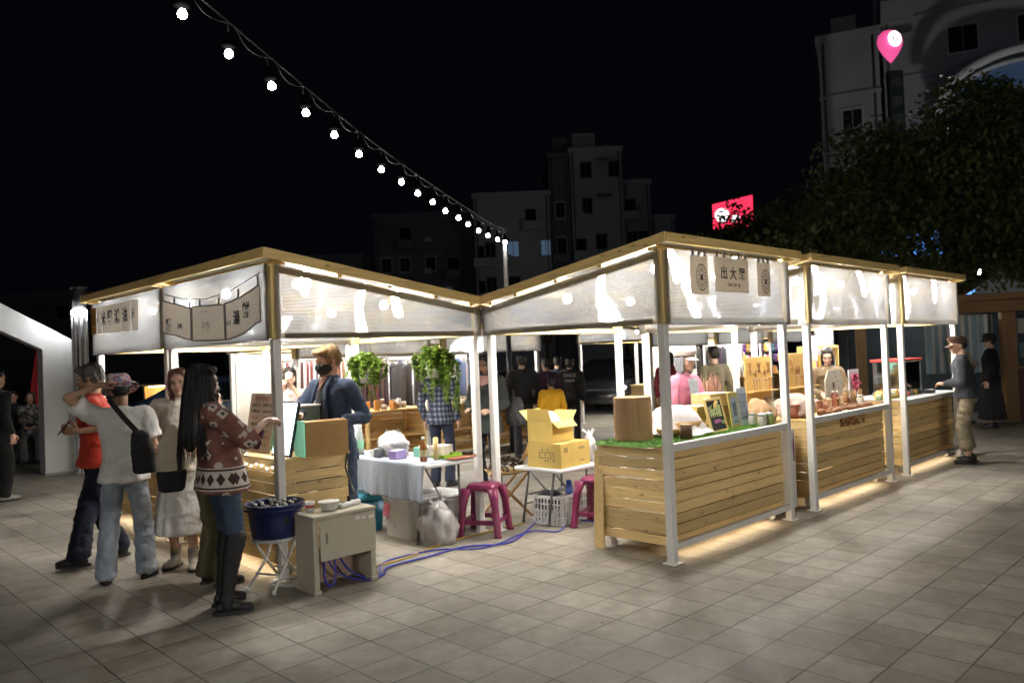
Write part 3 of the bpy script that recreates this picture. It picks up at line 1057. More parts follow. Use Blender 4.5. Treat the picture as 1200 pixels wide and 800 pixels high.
cable('cable', 'mustard cable trailing over the paving behind the blue ones', [W(-1.62, -.40, .02), G(440, 663, .011), G(470, 655, .011), G(510, 640, .011), G(550, 628, .011), G(615, 612, .011)], .007, YELLOW_CABLE)
cable('cable', 'blue cord hanging in a loop beneath the cream desk', [W(-2.03, -.43, .27), W(-2.05, -.46, .10), W(-2.01, -.47, .03), W(-1.96, -.46, .09), W(-1.95, -.43, .27)], .009, BLUE_CABLE)
cable('cable', 'white cord coiled on the paving beside the folding stool', [S + Vector((.17 * math.cos(a * .9) + .1, .1 * math.sin(a * .9) + .06, .01 + .004 * (a % 3))) for a in range(16)], .007, WHITE_PLASTIC)

# things on the drinks counter ------------------------------------------------
CT = .923
t = thing('wooden_box', 'plain brown board box with a mint green side, at the end of the drinks counter', 'box', W(-1.92, -.01, CT), GZ - .12)
m = MB(); m.box((.19, .09, .135), (.36, .18, .27), bev=.004); m.build('body', pm('brown_board', (.42, .235, .07), .55, .12, 10, .08), t)
m = MB(); m.box((-.008, .085, .14), (.018, .19, .28), bev=.003); m.build('side_card', emit('mint_card_glow', (.35, .9, .6), .25, (.3, .7, .5)), t)  # plain card given a faint glow of its own
def flat(name, label, cat, loc, rz, tilt, w, h, d=.012, mats=None, group=None):
    """a leaning upright board: local x across, face towards -y, leaning back by tilt"""
    t = thing(name, label, cat, loc, rz, group)
    M = Matrix.Rotation(-tilt, 3, 'X')
    m = MB(); m.box(M @ Vector((0, 0, h / 2)), (w, d, h), M, 0, .003); m.build('board', mats, t)
    return t, M
SCREEN = emit('lit_screen', (.75, .93, 1.0), 2.6)
t, M = flat('display_screen', 'lit white display screen leaning on the counter, touched by the woman in the patterned sweater', 'screen', W(-1.99, .24, CT), RA, .22, .30, .44, .022, BLACK_METAL)
m = MB(); m.box(M @ Vector((0, -.0125, .22)), (.272, .003, .41), M); m.build('screen_face', SCREEN, t)
t, M = flat('menu_board', 'pale menu card with rows of small print, standing by the lit screen', 'menu', W(-1.97, .70, CT), RA, .16, .44, .50, .01, pm('menu_card', (.66, .55, .47), .6, .05, 20, 0))
rows = ['菜單 MENU', '氣泡飲 120', '水果茶 100', '麥茶 80', '咖啡 100', '啤酒 150', '今日特調 130', '加購 50']
red_ink = pm('red_ink', (.35, .07, .05), .7)
for i, s_ in enumerate(rows):
    for k in (0, 1):
        if i == 0 and k: continue
        o = text_obj(s_, .05 if i == 0 else .03, red_ink if i % 3 == 0 else INK, t, Matrix.Translation(M @ Vector((0 if i == 0 else (-.1 + .2 * k), -.007, .45 - i * .054))) @ (M @ Matrix.Rotation(math.pi / 2, 3, 'X')).to_4x4(), depth=.0004)
# mint cactus lamp
t = thing('cactus_lamp', 'glowing mint cactus shaped lamp on the drinks counter', 'lamp', W(-1.70, 1.0, CT), RA)
MINT = emit('mint_glow', (.45, 1, .72), 1.6, (.5, .8, .65))
m = MB(); m.tube([(0, 0, .03), (0, 0, .2), (0, 0, .40)], [.05, .055, .05], 14); m.ell((0, 0, .40), .05); m.build('stem', MINT, t)
m = MB(); m.tube([(-.04, 0, .17), (-.11, 0, .18), (-.125, 0, .21), (-.125, 0, .30)], .028, 10); m.ell((-.125, 0, .30), .028); m.build('arm', MINT, t)
m = MB(); m.tube([(.04, 0, .22), (.11, 0, .23), (.125, 0, .26), (.125, 0, .36)], .028, 10); m.ell((.125, 0, .36), .028); m.build('arm', MINT, t)
m = MB(); m.cyl((0, 0, 0), (0, 0, .03), .08, n=20); m.build('base', WHITE_PLASTIC, t)
def bottle(label, loc, r, h, glass, cap, lab=None, group=None):
    t = thing('bottle', label, 'bottle', loc, rnd.uniform(0, 6), group)
    m = MB(); m.lathe([(0, 0), (r * .9, 0), (r, h * .03), (r, h * .58), (r * .85, h * .68), (r * .38, h * .8), (r * .36, h * .92), (0, h * .92)], n=20, caps=False); m.build('glass_body', glass, t)
    m = MB(); m.cyl((0, 0, h * .905), (0, 0, h), r * .42, n=14); m.build('cap', cap, t)
    if lab:
        m = MB(); m.lathe([(r * 1.012, h * .2), (r * 1.012, h * .48)], n=20, caps=False); m.build('bottle_label', lab, t)
    return t
bottle('green glass bottle standing between the cactus lamp and the menu card', W(-1.80, .80, CT), .05, .33, GREEN_GL, PAPER)
bottle('tall clear water bottle on the drinks counter, beside the cactus lamp', W(-1.62, .72, CT), .04, .30, pm('pale_green_plastic', (.42, .6, .5), .15, .1, 9, 0, trans=.3), PAPER)
t = thing('storage_tub', 'clear lidded tub of dried flowers on the drinks counter', 'tub', W(-1.66, .48, CT + .19), RA)
m = MB(); m.box((0, 0, .09), (.26, .2, .18), bev=.01); m.build('body', pm('frosted_tub', (.16, .22, .2), .3, .35, 22, .1), t)
m = MB(); m.box((0, 0, .188), (.28, .22, .018), bev=.006); m.build('lid', MILK, t)
t = thing('wooden_crate', 'low brown crate under the clear tub on the drinks counter', 'crate', W(-1.66, .48, CT), RA)
m = MB()
for z in (.03, .09, .15): m.box((0, -.11, z), (.30, .012, .05)); m.box((0, .11, z), (.30, .012, .05)); m.box((-.144, 0, z), (.012, .21, .05)); m.box((.144, 0, z), (.012, .21, .05))
m.box((0, 0, .008), (.28, .21, .012)); m.box((0, 0, .18), (.29, .22, .01)); m.build('slats', pm('brown_crate', (.35, .17, .05), .6, .2, 14, .1), t)
# string of tiny lights under the counter lip
t = thing('light_string', 'string of tiny warm lights tacked under the lip of the drinks counter', 'fairy lights', W(-2.10, 2.0, .86), RA)
m = MB(); m.tube([(.05 + i * .09, -.008, .012 * math.sin(i * 1.9)) for i in range(22)], .003, 5); m.build('wire', WHITE_PLASTIC, t)
m = MB()
for i in range(22): m.ell((.05 + i * .09, -.016, .012 * math.sin(i * 1.9) - .006), .0075, sub=1)
o = m.build('lights', emit('fairy', (1, .9, .7), 30), t); o['kind'] = 'stuff'

# checked folding table ---------------------------------------------------------
def folding_table(label, loc, rz, Lx, Ly, h, cloth=False, group=None):
    t = thing('folding_table', label, 'table', loc, rz, group)
    m = MB(); m.box((Lx / 2, Ly / 2, h - .018), (Lx, Ly, .036), bev=.012); m.build('tabletop', WHITE_PLASTIC, t)
    for y in (.14, Ly - .14):
        for x, xx_ in ((.07, .02), (Lx - .07, Lx - .02)):
            m = MB(); m.tube([(x, y, h - .036), (xx_, y + (.05 if y < .5 else -.05), .012)], .0125, 8); m.cyl((xx_, y + (.05 if y < .5 else -.05), 0), (xx_, y + (.05 if y < .5 else -.05), .03), .018, n=8)
            m.build('leg', pm('grey_steel_leg', (.20, .20, .20), .4, .1, 9, 0, metal=.6), t)
        m = MB(); m.tube([(.03, y + (.035 if y < .5 else -.035), .18), (Lx - .03, y + (.035 if y < .5 else -.035), .18)], .010, 6)
        m.tube([(.05, y, .5 * h), (Lx - .05, y, .5 * h)], .009, 6)
        m.tube([(Lx / 2, y, .5 * h), (Lx / 2, y + (.28 if y < .5 else -.28), h - .04)], .009, 6); m.build('brace', GREY_METAL, t)
    return t
TX = W(-.78, -.06)
folding_table('white folding table half covered by the blue checked cloth', TX, GZ, .56, 1.5, .72)
def check_mat():
    m, nt, b = _nt('checked_cloth')
    v = coords(nt)
    s = nt.nodes.new('ShaderNodeSeparateXYZ'); lnk(nt, v, s.inputs[0])
    def stripe(o): return mathn(nt, 'GREATER_THAN', mathn(nt, 'SINE', mathn(nt, 'MULTIPLY', o, 2 * math.pi / .017)), 0.0)
    zz = mathn(nt, 'ADD', s.outputs[0], s.outputs[2])
    f = mathn(nt, 'MULTIPLY', mathn(nt, 'ADD', stripe(zz), stripe(s.outputs[1])), .5)
    c = ramp(nt, f, [(.0, (.66, .68, .72)), (.5, (.45, .50, .58)), (1, (.20, .25, .38))])
    c = mixc(nt, .5, c, ramp(nt, noisen(nt, v, 60), [(.3, (.8, .8, .8)), (.7, (1.1, 1.1, 1.1))]), 'MULTIPLY')
    lnk(nt, c, b.inputs['Base Color']); b.inputs['Roughness'].default_value = .85
    return m
m = MB()
CW_, CL_ = .36, 1.46
def clothf(s, q):
    # s across the table's width from the long visible edge, then hanging down that edge
    d = s * (.33 + CW_)
    y = q * CL_ + .03
    if d < CW_:
        return (CW_ - d, y, .724 + .002 * math.sin(y * 31))
    k = d - CW_
    return (-.012 - .02 * math.sin(y * 17) * k / .33 - .012 * math.sin(y * 41) * k / .33, y + .03 * k * math.sin(y * 5), .722 - k - .03 * math.sin(y * 3.1) * k)
m.grid(clothf, 40, 60)
o = m.build('tablecloth', check_mat(), None, TX, GZ); tag(o, 'blue and white checked cloth draped over the long edge of a folding table', 'tablecloth')
sol = o.modifiers.new('solid', 'SOLIDIFY'); sol.thickness = .003
def TT(u, v): return W(u, v, .727)
bottle('amber glass bottle at the near corner of the checked table', G(496, 541, .727) + Vector((0, .04, 0)), .034, .22, AMBER, PAPER, pm('amber_label', (.45, .38, .2), .6))
bottle('clear water bottle on the far end of the checked table', TT(-.66, 1.15), .04, .29, pm('water_plastic', (.62, .68, .66), .1, .1, 9, 0, trans=.45), WHITE_PLASTIC, pm('bottle_label_green', (.2, .45, .3), .6))
t = thing('tin', 'squat silver tin on the checked table', 'tin', TT(-.70, .78), 0)
m = MB(); m.lathe([(0, 0), (.045, 0), (.045, .075), (.047, .078), (.047, .084), (0, .084)], n=20, caps=False); m.build('body', GREY_METAL, t)
def carton(label, loc, rz, s, mt, name='small_box', cat='box'):
    t = thing(name, label, cat, loc, rz)
    m = MB(); m.box((0, 0, s[2] / 2), s, None, 0, .003); m.build('body', mt, t)
    m = MB(); m.box((0, 0, s[2] + .0012), (s[0] * .5, s[1] * .99, .0016)); m.build('lid_tape', PAPER, t)
    return t
carton('small lilac box on the checked table beside the white bag', TT(-.66, .52), GZ + .2, (.15, .09, .08), pm('lilac', (.36, .26, .55), .5))
carton('small mint box on the checked table behind the amber bottle', TT(-.42, .42), GZ - .1, (.17, .12, .09), pm('mint_box', (.22, .55, .42), .5))
carton('flat white card box on the checked table, beside the silver tin', TT(-.60, .90), GZ - .3, (.16, .10, .055), PAPER)
carton('red lidded white snack box at the yard end of the checked table', TT(-.12 - .2, .30), GZ + .25, (.20, .15, .10), pm('red_white', (.62, .52, .47), .5, .25, 14))
t = thing('tray', 'lime green tray on the checked table', 'tray', TT(-.36, .16), GZ + .1)
m = MB(); m.box((0, 0, .008), (.24, .17, .012), bev=.004)
for x in (-.115, .115): m.box((x, 0, .02), (.01, .17, .03))
for y in (-.08, .08): m.box((0, y, .02), (.22, .01, .03))
m.build('body', pm('lime_plastic', (.25, .45, .03), .4), t)
t = thing('squeeze_tube', 'tall pale yellow roll of film standing on the checked table', 'roll', TT(-.52, .12), 0)
m = MB(); m.cyl((0, 0, 0), (0, 0, .2), .024, n=16); m.build('body', pm('yellow_film', (.68, .52, .22), .4), t)
m = MB(); m.cyl((0, 0, .2), (0, 0, .206), .014, n=12); m.build('core', CARD, t)
t = thing('chopping_board', 'reddish wooden board at the edge of the checked table', 'board', TT(-.36, -.03), GZ)
m = MB(); m.box((0, 0, .009), (.26, .10, .016), bev=.005); m.cyl((.13, 0, .009), (.19, 0, .009), .012, n=8); m.build('body', woodmat('red_board', (.30, .10, .05), 0), t)

def bag(label, loc, s, mt, seed=1, name='plastic_bag', tie=True):
    """crumpled plastic bag"""
    t = thing(name, label, 'bag', loc, rnd.uniform(0, 3))
    bm = bmesh.new(); bmesh.ops.create_icosphere(bm, subdivisions=4, radius=1)
    for v in bm.verts:
        n_ = noise.noise(v.co * 1.9 + Vector((seed * 7.1, 0, 0))) * .25 - abs(noise.noise(v.co * 3.3 + Vector((0, seed, 0)))) * .34 - abs(noise.noise(v.co * 8 + Vector((seed, 0, 3)))) * .15 + .16
        z = v.co.z
        k = 1 + n_ - (.55 * max(0, z - .35) if tie else 0)
        v.co = Vector((v.co.x * k * s[0], v.co.y * k * s[1], (max(-.55, z * (1 + n_ * .6)) + .55) * s[2] / 1.55))
    me = bpy.data.meshes.new('body'); bm.to_mesh(me); bm.free(); me.materials.append(mt)
    for p in me.polygons: p.use_smooth = True
    o = bpy.data.objects.new('body', me); COL.objects.link(o); o.parent = t
    if tie:
        for a in (-.5, .5):
            m = MB(); m.prism([(a * s[0] * .2, 0, s[2] * .9), (a * s[0] * .2 + a * .09, .01, s[2] * 1.12), (a * s[0] * .2 + a * .14, .0, s[2] * 1.05), (a * s[0] * .2 + .03, 0, s[2] * .86)], (0, .006, 0)); m.build('handle', mt, t)
    return t
THINBAG = pm('thin_bag', (.74, .74, .76), .3, .1, 9, .2, trans=.25)
bag('crumpled white plastic bag standing on the checked table', TT(-.52, .78), (.15, .12, .23), THINBAG, 3)
bag('clear plastic bag of rubbish leaning on the white storage bin', W(-.60, .03), (.17, .15, .36), pm('clear_bag', (.62, .58, .55), .25, .25, 7, .2, trans=.35), 5)

# cooler, bin, stools -------------------------------------------------------------
t = thing('cool_box', 'teal blue cool box under the checked table, behind the cream desk', 'cool box', W(-.70, 1.12), GZ - .1)
m = MB(); m.loft([((0, 0, 0), .15, .20), ((0, 0, .01), .155, .205), ((0, 0, .30), .175, .225)], 32, 0, 6); m.build('body', TEAL_PL, t)
m = MB(); m.loft([((0, 0, .302), .18, .23), ((0, 0, .345), .182, .232), ((0, 0, .37), .16, .21)], 32, 0, 6); m.build('lid', pm('teal_lid', (.035, .24, .34), .35), t)
m = MB(); m.tube([(-.17, -.12, .22), (-.195, -.12, .24), (-.195, .12, .24), (-.17, .12, .22)], .012, 8); m.build('handle', TEAL_PL, t)
m = MB(); m.ell((-.17, .0, .16), (.006, .06, .06)); m.build('badge', pm('badge_grey', (.35, .42, .45), .4), t)
def bin_(label, loc, rz, sx, sy, h):
    t = thing('storage_bin', label, 'storage bin', loc, rz)
    m = MB(); m.loft([((0, 0, 0), sx * .86, sy * .86), ((0, 0, .012), sx * .88, sy * .88), ((0, 0, h - .05), sx, sy), ((0, 0, h - .048), sx * 1.03, sy * 1.03), ((0, 0, h - .02), sx * 1.03, sy * 1.03)], 36, 0, 7); m.build('body', MILK, t)
    m = MB(); m.loft([((0, 0, h - .018), sx * 1.06, sy * 1.06), ((0, 0, h), sx * 1.06, sy * 1.06), ((0, 0, h + .012), sx * .98, sy * .98)], 36, 0, 7); m.build('lid', WHITE_PLASTIC, t)
    for s_ in (-1, 1):
        m = MB(); m.box((s_ * sx * 1.05, 0, h - .04), (.03, .12, .05), bev=.01); m.build('clip', WHITE_PLASTIC, t)
    return t
t = bin_('milky white lidded storage bin with a pink sticker, under the checked table', W(-.56, .47), GZ, .19, .235, .40)
m = MB(); m.box((-.187, .14, .25), (.003, .09, .13), rot=Matrix.Rotation(.3, 3, 'X')); m.build('sticker', pm('pink_sticker', (.65, .16, .22), .5, .5, 25), t)
bin_('lower pale lidded bin under the yard end of the checked table', W(-.12, .55), GZ + .1, .17, .22, .33)

def plastic_stool(label, loc, rz):
    t = thing('plastic_stool', label, 'stool', loc, rz, 'plum plastic stools')
    H_, a, b = .47, .135, .185
    m = MB(); m.loft([((0, 0, H_ - .05), a + .012, a + .012), ((0, 0, H_ - .02), a + .006, a + .006), ((0, 0, H_ - .004), a - .006, a - .006), ((0, 0, H_), a - .03, a - .03)], 40, 0, 5)
    m.build('seat', PURPLE_PL, t)
    lp = MB()
    for sx in (-1, 1):
        for sy in (-1, 1):
            l = MB()
            l.loft([((sx * b, sy * b, 0), .036, .036), ((sx * (b - .003), sy * (b - .003), .02), .03, .03), ((sx * (a + .018), sy * (a + .018), .30), .034, .034), ((sx * (a - .006), sy * (a - .006), H_ - .035), .05, .05)], 16, 0, 3)
            l.build('leg', PURPLE_PL, t)
    for z, r_, hh in ((.13, b - .016, .045),):
        for k in range(4):
            c, s_ = [(1, 0), (0, 1), (-1, 0), (0, -1)][k]
            m = MB(); m.box((c * r_, s_ * r_, z), (.016 if c else 2 * r_ - .05, .016 if s_ else 2 * r_ - .05, hh), bev=.006); m.build('stretcher', PURPLE_PL, t)
    # arched aprons
    for k in range(4):
        c, s_ = [(1, 0), (0, 1), (-1, 0), (0, -1)][k]
        m = MB(); r_ = a + .006
        pts = []
        for i in range(11):
            q = -1 + 2 * i / 10
            pts.append((q * (a - .02), H_ - .055 - .05 * abs(q) ** 3))
        pts = [(-(a - .02), H_ - .035)] + pts + [(a - .02, H_ - .035)]
        m.prism([((c * r_ if c else p[0]), (s_ * r_ if s_ else p[0]), p[1]) for p in pts], (-.008 * c, -.008 * s_, 0)); m.build('apron', PURPLE_PL, t)
    return t
s1 = plastic_stool('plum plastic stool standing in the open between the two corner stalls', G(569, 624), GZ + .5)
dup(s1, G(703, 615), GZ + .25, 'plum plastic stool half hidden by the turf topped counter, beside the white crate')

# low white table with cartons ------------------------------------------------------
WT = W(.44, -.53)
folding_table('low white folding table carrying the cardboard cartons', WT, GZ, .62, .62, .55)
def open_carton(label, loc, rz, sx, sy, sz, open_=True, marks=True):
    t = thing('cardboard_carton', label, 'carton', loc, rz)
    th = .006
    m = MB()
    m.box((0, 0, th / 2), (sx, sy, th))
    for s_ in (-1, 1):
        m.box((s_ * (sx / 2 - th / 2), 0, sz / 2 + th / 2), (th, sy, sz - th))
        m.box((0, s_ * (sy / 2 - th / 2), sz / 2 + th / 2), (sx - 2 * th - .001, th, sz - th))
    if not open_: m.box((0, 0, sz - th), (sx - .004, sy - .004, th))
    m.build('body', CARD, t)
    if open_:
        for s_, ang in ((-1, 1.15), (1, .75)):
            L = sy * .5
            m = MB(); m.prism([(-sx / 2 + .004, s_ * sy / 2, sz), (sx / 2 - .004, s_ * sy / 2, sz), (sx / 2 - .015, s_ * (sy / 2 + L * math.cos(ang)), sz + L * math.sin(ang) * (1 if s_ > 0 else -.45)), (-sx / 2 + .015, s_ * (sy / 2 + L * math.cos(ang)), sz + L * math.sin(ang) * (1 if s_ > 0 else -.45))], (0, 0, .004)); m.build('flap', CARD, t)
        for s_, ang in ((-1, 1.35), (1, .7)):
            L = sx * .36
            m = MB(); m.prism([(s_ * sx / 2, -sy / 2 + .004, sz), (s_ * sx / 2, sy / 2 - .004, sz), (s_ * (sx / 2 + L * math.cos(ang)), sy / 2 - .02, sz + L * math.sin(ang)), (s_ * (sx / 2 + L * math.cos(ang)), -sy / 2 + .02, sz + L * math.sin(ang))], (.004 * s_, 0, .002)); m.build('flap', CARD, t)
    else:
        m = MB(); m.box((0, 0, sz + .0006), (.05, sy * .98, .001)); m.build('tape', pm('carton_tape', (.5, .4, .2), .25), t)
    return t
cm = pm('carton_print', (.26, .19, .09), .8)
t = open_carton('closed printed cardboard carton, the lower of two on the low white table', W(.44 + .29, -.53 + .27, .552), GZ + .06, .46, .42, .235, False)
for (bd, sz_, x, z) in (('易碎品', .03, .1, .17), ('FRAGILE', .022, .1, .05)):
    text_obj(bd, sz_, cm, t, upright((x, -.2115, z)), depth=.0005)
m = MB()
for i in range(6):
    for j in range(5):
        if rnd.random() < .6: m.box((-.2312, -.12 + i * .035, .07 + j * .025), (.0015, .022, .014))
m.build('printing', cm, t)
m = MB()
for x in (-.17, -.15, -.13): m.box((x, -.2112, .17), (.012, .0015, .05))
m.build('printing', cm, t)
open_carton('open cardboard carton with raised flaps, stacked on the printed carton', W(.44 + .27, -.53 + .35, .79), GZ + .12, .36, .30, .20, True)
bag('white tissue paper bunched in the open carton', W(.44 + .30, -.53 + .37, .87), (.10, .09, .2), PAPER, 9, 'tissue_paper', False)
bag('small white bag hanging out behind the open carton', W(1.08, -.36, .552), (.07, .06, .3), THINBAG, 12)
carton('long tan wooden box behind the cartons on the low white table', W(1.02, -.10, .552), GZ, (.5, .2, .1), PLANK_X, 'wooden_box')
# white lattice crate
t = thing('lattice_crate', 'white plastic lattice crate on the paving below the low white table', 'crate', W(.70, -.28), GZ + .15)
for s_, ax in ((-1, 0), (1, 0), (-1, 1), (1, 1)):
    m = MB()
    L = .44 if ax == 0 else .33
    off = .165 if ax == 0 else .22
    def bx(a, z, la, lz):
        if ax == 0: m.box((a, s_ * off, z), (la, .012, lz))
        else: m.box((s_ * off, a, z), (.012, la, lz))
    for k in range(9): bx(-L / 2 + .012 + k * (L - .024) / 8, .14, .014, .27)
    for z in (.012, .075, .14, .205): bx(0, z, L - .003, .0125)
    bx(0, .27, L + (.012 if ax == 0 else -.014), .03)
    m.build('side_panel', WHITE_PLASTIC, t)
m = MB(); m.box((0, 0, .006), (.41, .30, .01)); m.build('floor_panel', WHITE_PLASTIC, t)
t = thing('packet', 'blue packet poking out of the white lattice crate', 'packet', W(.76, -.36, .22), GZ + .6)
m = MB(); m.box((0, 0, .09), (.22, .05, .14), rot=Matrix.Rotation(.5, 3, 'Y'), bev=.015); m.build('body', pm('blue_packet', (.03, .08, .38), .35), t)
m = MB(); m.box((0.02, -.027, .10), (.1, .003, .05), rot=Matrix.Rotation(.5, 3, 'Y')); m.build('panel_label', PAPER, t)
bag('dark cloth bundle in the white lattice crate', W(.62, -.2, .14), (.14, .11, .17), pm('dark_cloth', (.03, .03, .035), .9), 14, 'cloth_bundle', False)

# folding chair with woven seat
t = thing('folding_chair', 'tan wooden folding chair with a fur throw, in the yard behind the low white table', 'chair', W(.66, .42), GZ - 2.2)
cw = woodmat('chair_wood', (.42, .24, .09), 2)
for x in (-.21, .21):
    m = MB(); m.seg((x, -.22, .0), (x, .20, .46), .022, .035, up=(1, 0, 0)); m.build('leg', cw, t)
    m = MB(); m.seg((x * .88, .22, .0), (x * .88, -.20, .44), .022, .035, up=(1, 0, 0)); m.build('leg', cw, t)
    m = MB(); m.seg((x, .17, .42), (x, .34, .86), .022, .035, up=(1, 0, 0)); m.build('back_post', cw, t)
m = MB(); m.grid(lambda s, q: (-.21 + .42 * s, -.22 + .42 * q, .45 - .05 * math.sin(math.pi * q) * math.sin(math.pi * s)), 12, 12); m.build('seat', pm('tan_canvas', (.46, .32, .13), .85, .15, 40, .3), t)
m = MB(); m.grid(lambda s, q: (-.21 + .42 * s, .24 + .09 * q + .04 * math.sin(math.pi * s), .56 + .28 * q), 12, 6); m.build('backrest', pm('tan_canvas', (.46, .32, .13)), t)
def fur(label, loc, s, col):
    t = thing('fur_throw', label, 'throw', loc, 0)
    m = MB()
    for i in range(420):
        a, b = rnd.uniform(0, 6.28), math.sqrt(rnd.random())
        c = Vector((s[0] * b * math.cos(a), s[1] * b * math.sin(a), s[2] * (1 - b * b) + .01))
        d = Vector((rnd.uniform(-1, 1), rnd.uniform(-1, 1), rnd.uniform(.1, .9))).normalized() * .05
        e = d.cross(Vector((rnd.uniform(-1, 1), rnd.uniform(-1, 1), rnd.uniform(-1, 1)))).normalized() * .012
        m.tone = rnd.uniform(.5, 1.4)
        m.poly([c - e, c + e, c + d])
    m.build('pile', woodmat('fur_hair', col, 0, .6, .8, True, False), t)
fur('dark mottled fur throw lying on the tan folding chair', W(.66, .42, .45), (.2, .18, .12), (.10, .07, .05))
# ------------------------------------------------------------------ goods on the walkway corner counter
BT = .893
t = thing('turf_mat', 'green artificial turf mat covering the corner counter, drooping over its yard end', 'mat', W(.13, -LB + .10, BT), GZ)
def turff(s, q):
    x = -.035 + 1.91 * s
    y = -.012 + .74 * q
    z = .006 + .003 * noise.noise(Vector((x * 9, y * 9, 0)))
    if x < .0: z -= (-x) * .8 * (1 if q > .3 else q / .3)
    return (x, y, z)
m = MB(); m.grid(turff, 60, 22); o = m.build('backing', TURF, t)
m = MB()
for i in range(9000):
    s, q = rnd.random(), rnd.random()
    p = Vector(turff(s, q)); d = Vector((rnd.uniform(-1, 1) * .010, rnd.uniform(-1, 1) * .010, rnd.uniform(.008, .02)))
    e = Vector((rnd.uniform(-1, 1), rnd.uniform(-1, 1), 0)).normalized() * .0022
    m.tone = rnd.uniform(.5, 1.4)
    m.poly([p - e, p + e, p + d])
grass = pm('turf_blade', (.10, .26, .03), .7, .3, 30, 0, tone=True)
o = m.build('blades', grass, t); o['kind'] = 'stuff'

t = thing('tree_stump', 'cut section of tree stump at the yard end of the turf counter', 'stump', W(.36, -1.47, BT + .008), .4)
def bark(a, z): return .158 + .008 * noise.noise(Vector((math.cos(a) * 2, math.sin(a) * 2, z * 3))) + .006 * noise.noise(Vector((math.cos(a) * 7, math.sin(a) * 7, z * 9)))
m = MB(); m.grid(lambda s, q: (bark(s * 6.283, q) * math.cos(s * 6.283) * (1 + .05 * (1 - q)), bark(s * 6.283, q) * math.sin(s * 6.283) * (1 + .05 * (1 - q)), .36 * q), 48, 16)
sm = woodmat('stump_wood', (.40, .235, .115), 2, .5, .75, False, False, .35)
m.build('side', sm, t)
m = MB(); m.lathe([(0, .33), (.11, .34), (.125, .36), (.163, .358)], n=32, caps=False); m.build('top_face', woodmat('stump_end', (.55, .36, .18), 2, .6, .8, False, False, .5), t)
t = thing('wooden_block', 'short dark bark block beside the corner post on the turf counter', 'block', W(.56, -1.86, BT + .008), .2)
m = MB(); m.cyl((0, 0, 0), (0, 0, .12), .052, .05, n=14); m.build('side', woodmat('bark_dark', (.11, .055, .03), 2, .4, .9, False, False), t)
m = MB(); m.cyl((0, 0, .12), (0, 0, .123), .046, n=14); m.build('top_face', woodmat('stump_end', (.5, .3, .1), 2), t)
t = thing('wooden_bowl', 'pale wooden bowl between the stump and the bark block', 'bowl', W(.62, -1.66, BT + .008), 0)
m = MB(); m.lathe([(0, 0), (.06, 0), (.10, .035), (.125, .075), (.118, .077), (.09, .04), (.05, .012), (0, .01)], n=28, caps=False); m.build('body', woodmat('bowl_wood', (.55, .34, .13), 0), t)
# steaming basket under pale cloth
t = thing('covered_basket', 'heap of dough under pinkish white cloth on the turf counter, before the pink shirted seller', 'basket', W(.90, -1.52, BT + .008), GZ)
m = MB(); m.lathe([(0, 0), (.23, 0), (.25, .02), (.25, .11), (.235, .115), (0, .115)], n=30, caps=False); m.build('basket', woodmat('basket_wood', (.42, .24, .09), 0), t)
def heap(s, q):
    a = s * 6.2832
    fold = .05 * math.sin(a * 4 + 1) + .03 * math.sin(a * 9) + .02 * math.sin(a * 17)
    prof = [(0, .25), (.10, .245), (.17, .22), (.215, .17), (.245, .115), (.29, .05), (.345, .012)]
    k = q * (len(prof) - 1); i = min(int(k), len(prof) - 2); f_ = k - i
    r_ = prof[i][0] * (1 - f_) + prof[i + 1][0] * f_; z = prof[i][1] * (1 - f_) + prof[i + 1][1] * f_
    r_ *= 1 + fold * q * 1.5
    return (r_ * math.cos(a) * 1.0, r_ * math.sin(a) * .92, z + .012 * math.sin(a * 3 + q * 5) * q)
m = MB(); m.grid(heap, 60, 18); m.build('cloth', pm('pinkish_cloth', (.74, .68, .66), .9, .07, 20, .3), t)
# chalkboard
t, M = flat('chalkboard', 'small framed chalkboard with yellow and pink chalk writing on the turf counter', 'chalkboard', W(1.19, -1.80, BT + .01), GZ + .10, .24, .31, .29, .012, pm('slate', (.022, .022, .024), .75, .3, 9, .05))
for (x, z, w_, h_) in ((-.155, .145, .022, .315), (.155, .145, .022, .315), (0, .0, .332, .022), (0, .29, .332, .022)):
    m = MB(); m.box(M @ Vector((x, -.002, z)), (w_, .024, h_ - (.0 if w_ > .1 else .024)), M, bev=.003); m.build('frame', FRAME_WOOD_X if w_ > .1 else FRAME_WOOD_Z, t)
m = MB(); m.seg((0, .02, .27), (0, .16, .0), .03, .01, up=(1, 0, 0)); m.build('stay', FRAME_WOOD_Z, t)
CH_Y = pm('chalk_yellow', (.72, .78, .35), .9, .1, 50, 0); CH_P = pm('chalk_pink', (.72, .22, .55), .9, .1, 50, 0); CH_W = pm('chalk_white', (.7, .7, .68), .9, .1, 50, 0)
def on(M, x, z, off=-.0075): return Matrix.Translation(M @ Vector((x, off, z))) @ (M @ Matrix.Rotation(math.pi / 2, 3, 'X')).to_4x4()
text_obj('麻糬', .118, CH_Y, t, on(M, .005, .175), depth=.0006, bold=.0016)
text_obj('Q彈好吃', .036, CH_P, t, on(M, .0, .088), depth=.0006, bold=.0006)
text_obj('手\n工', .04, CH_W, t, on(M, -.12, .19), depth=.0006)
text_obj('100', .045, CH_Y, t, on(M, .10, .075), depth=.0006)
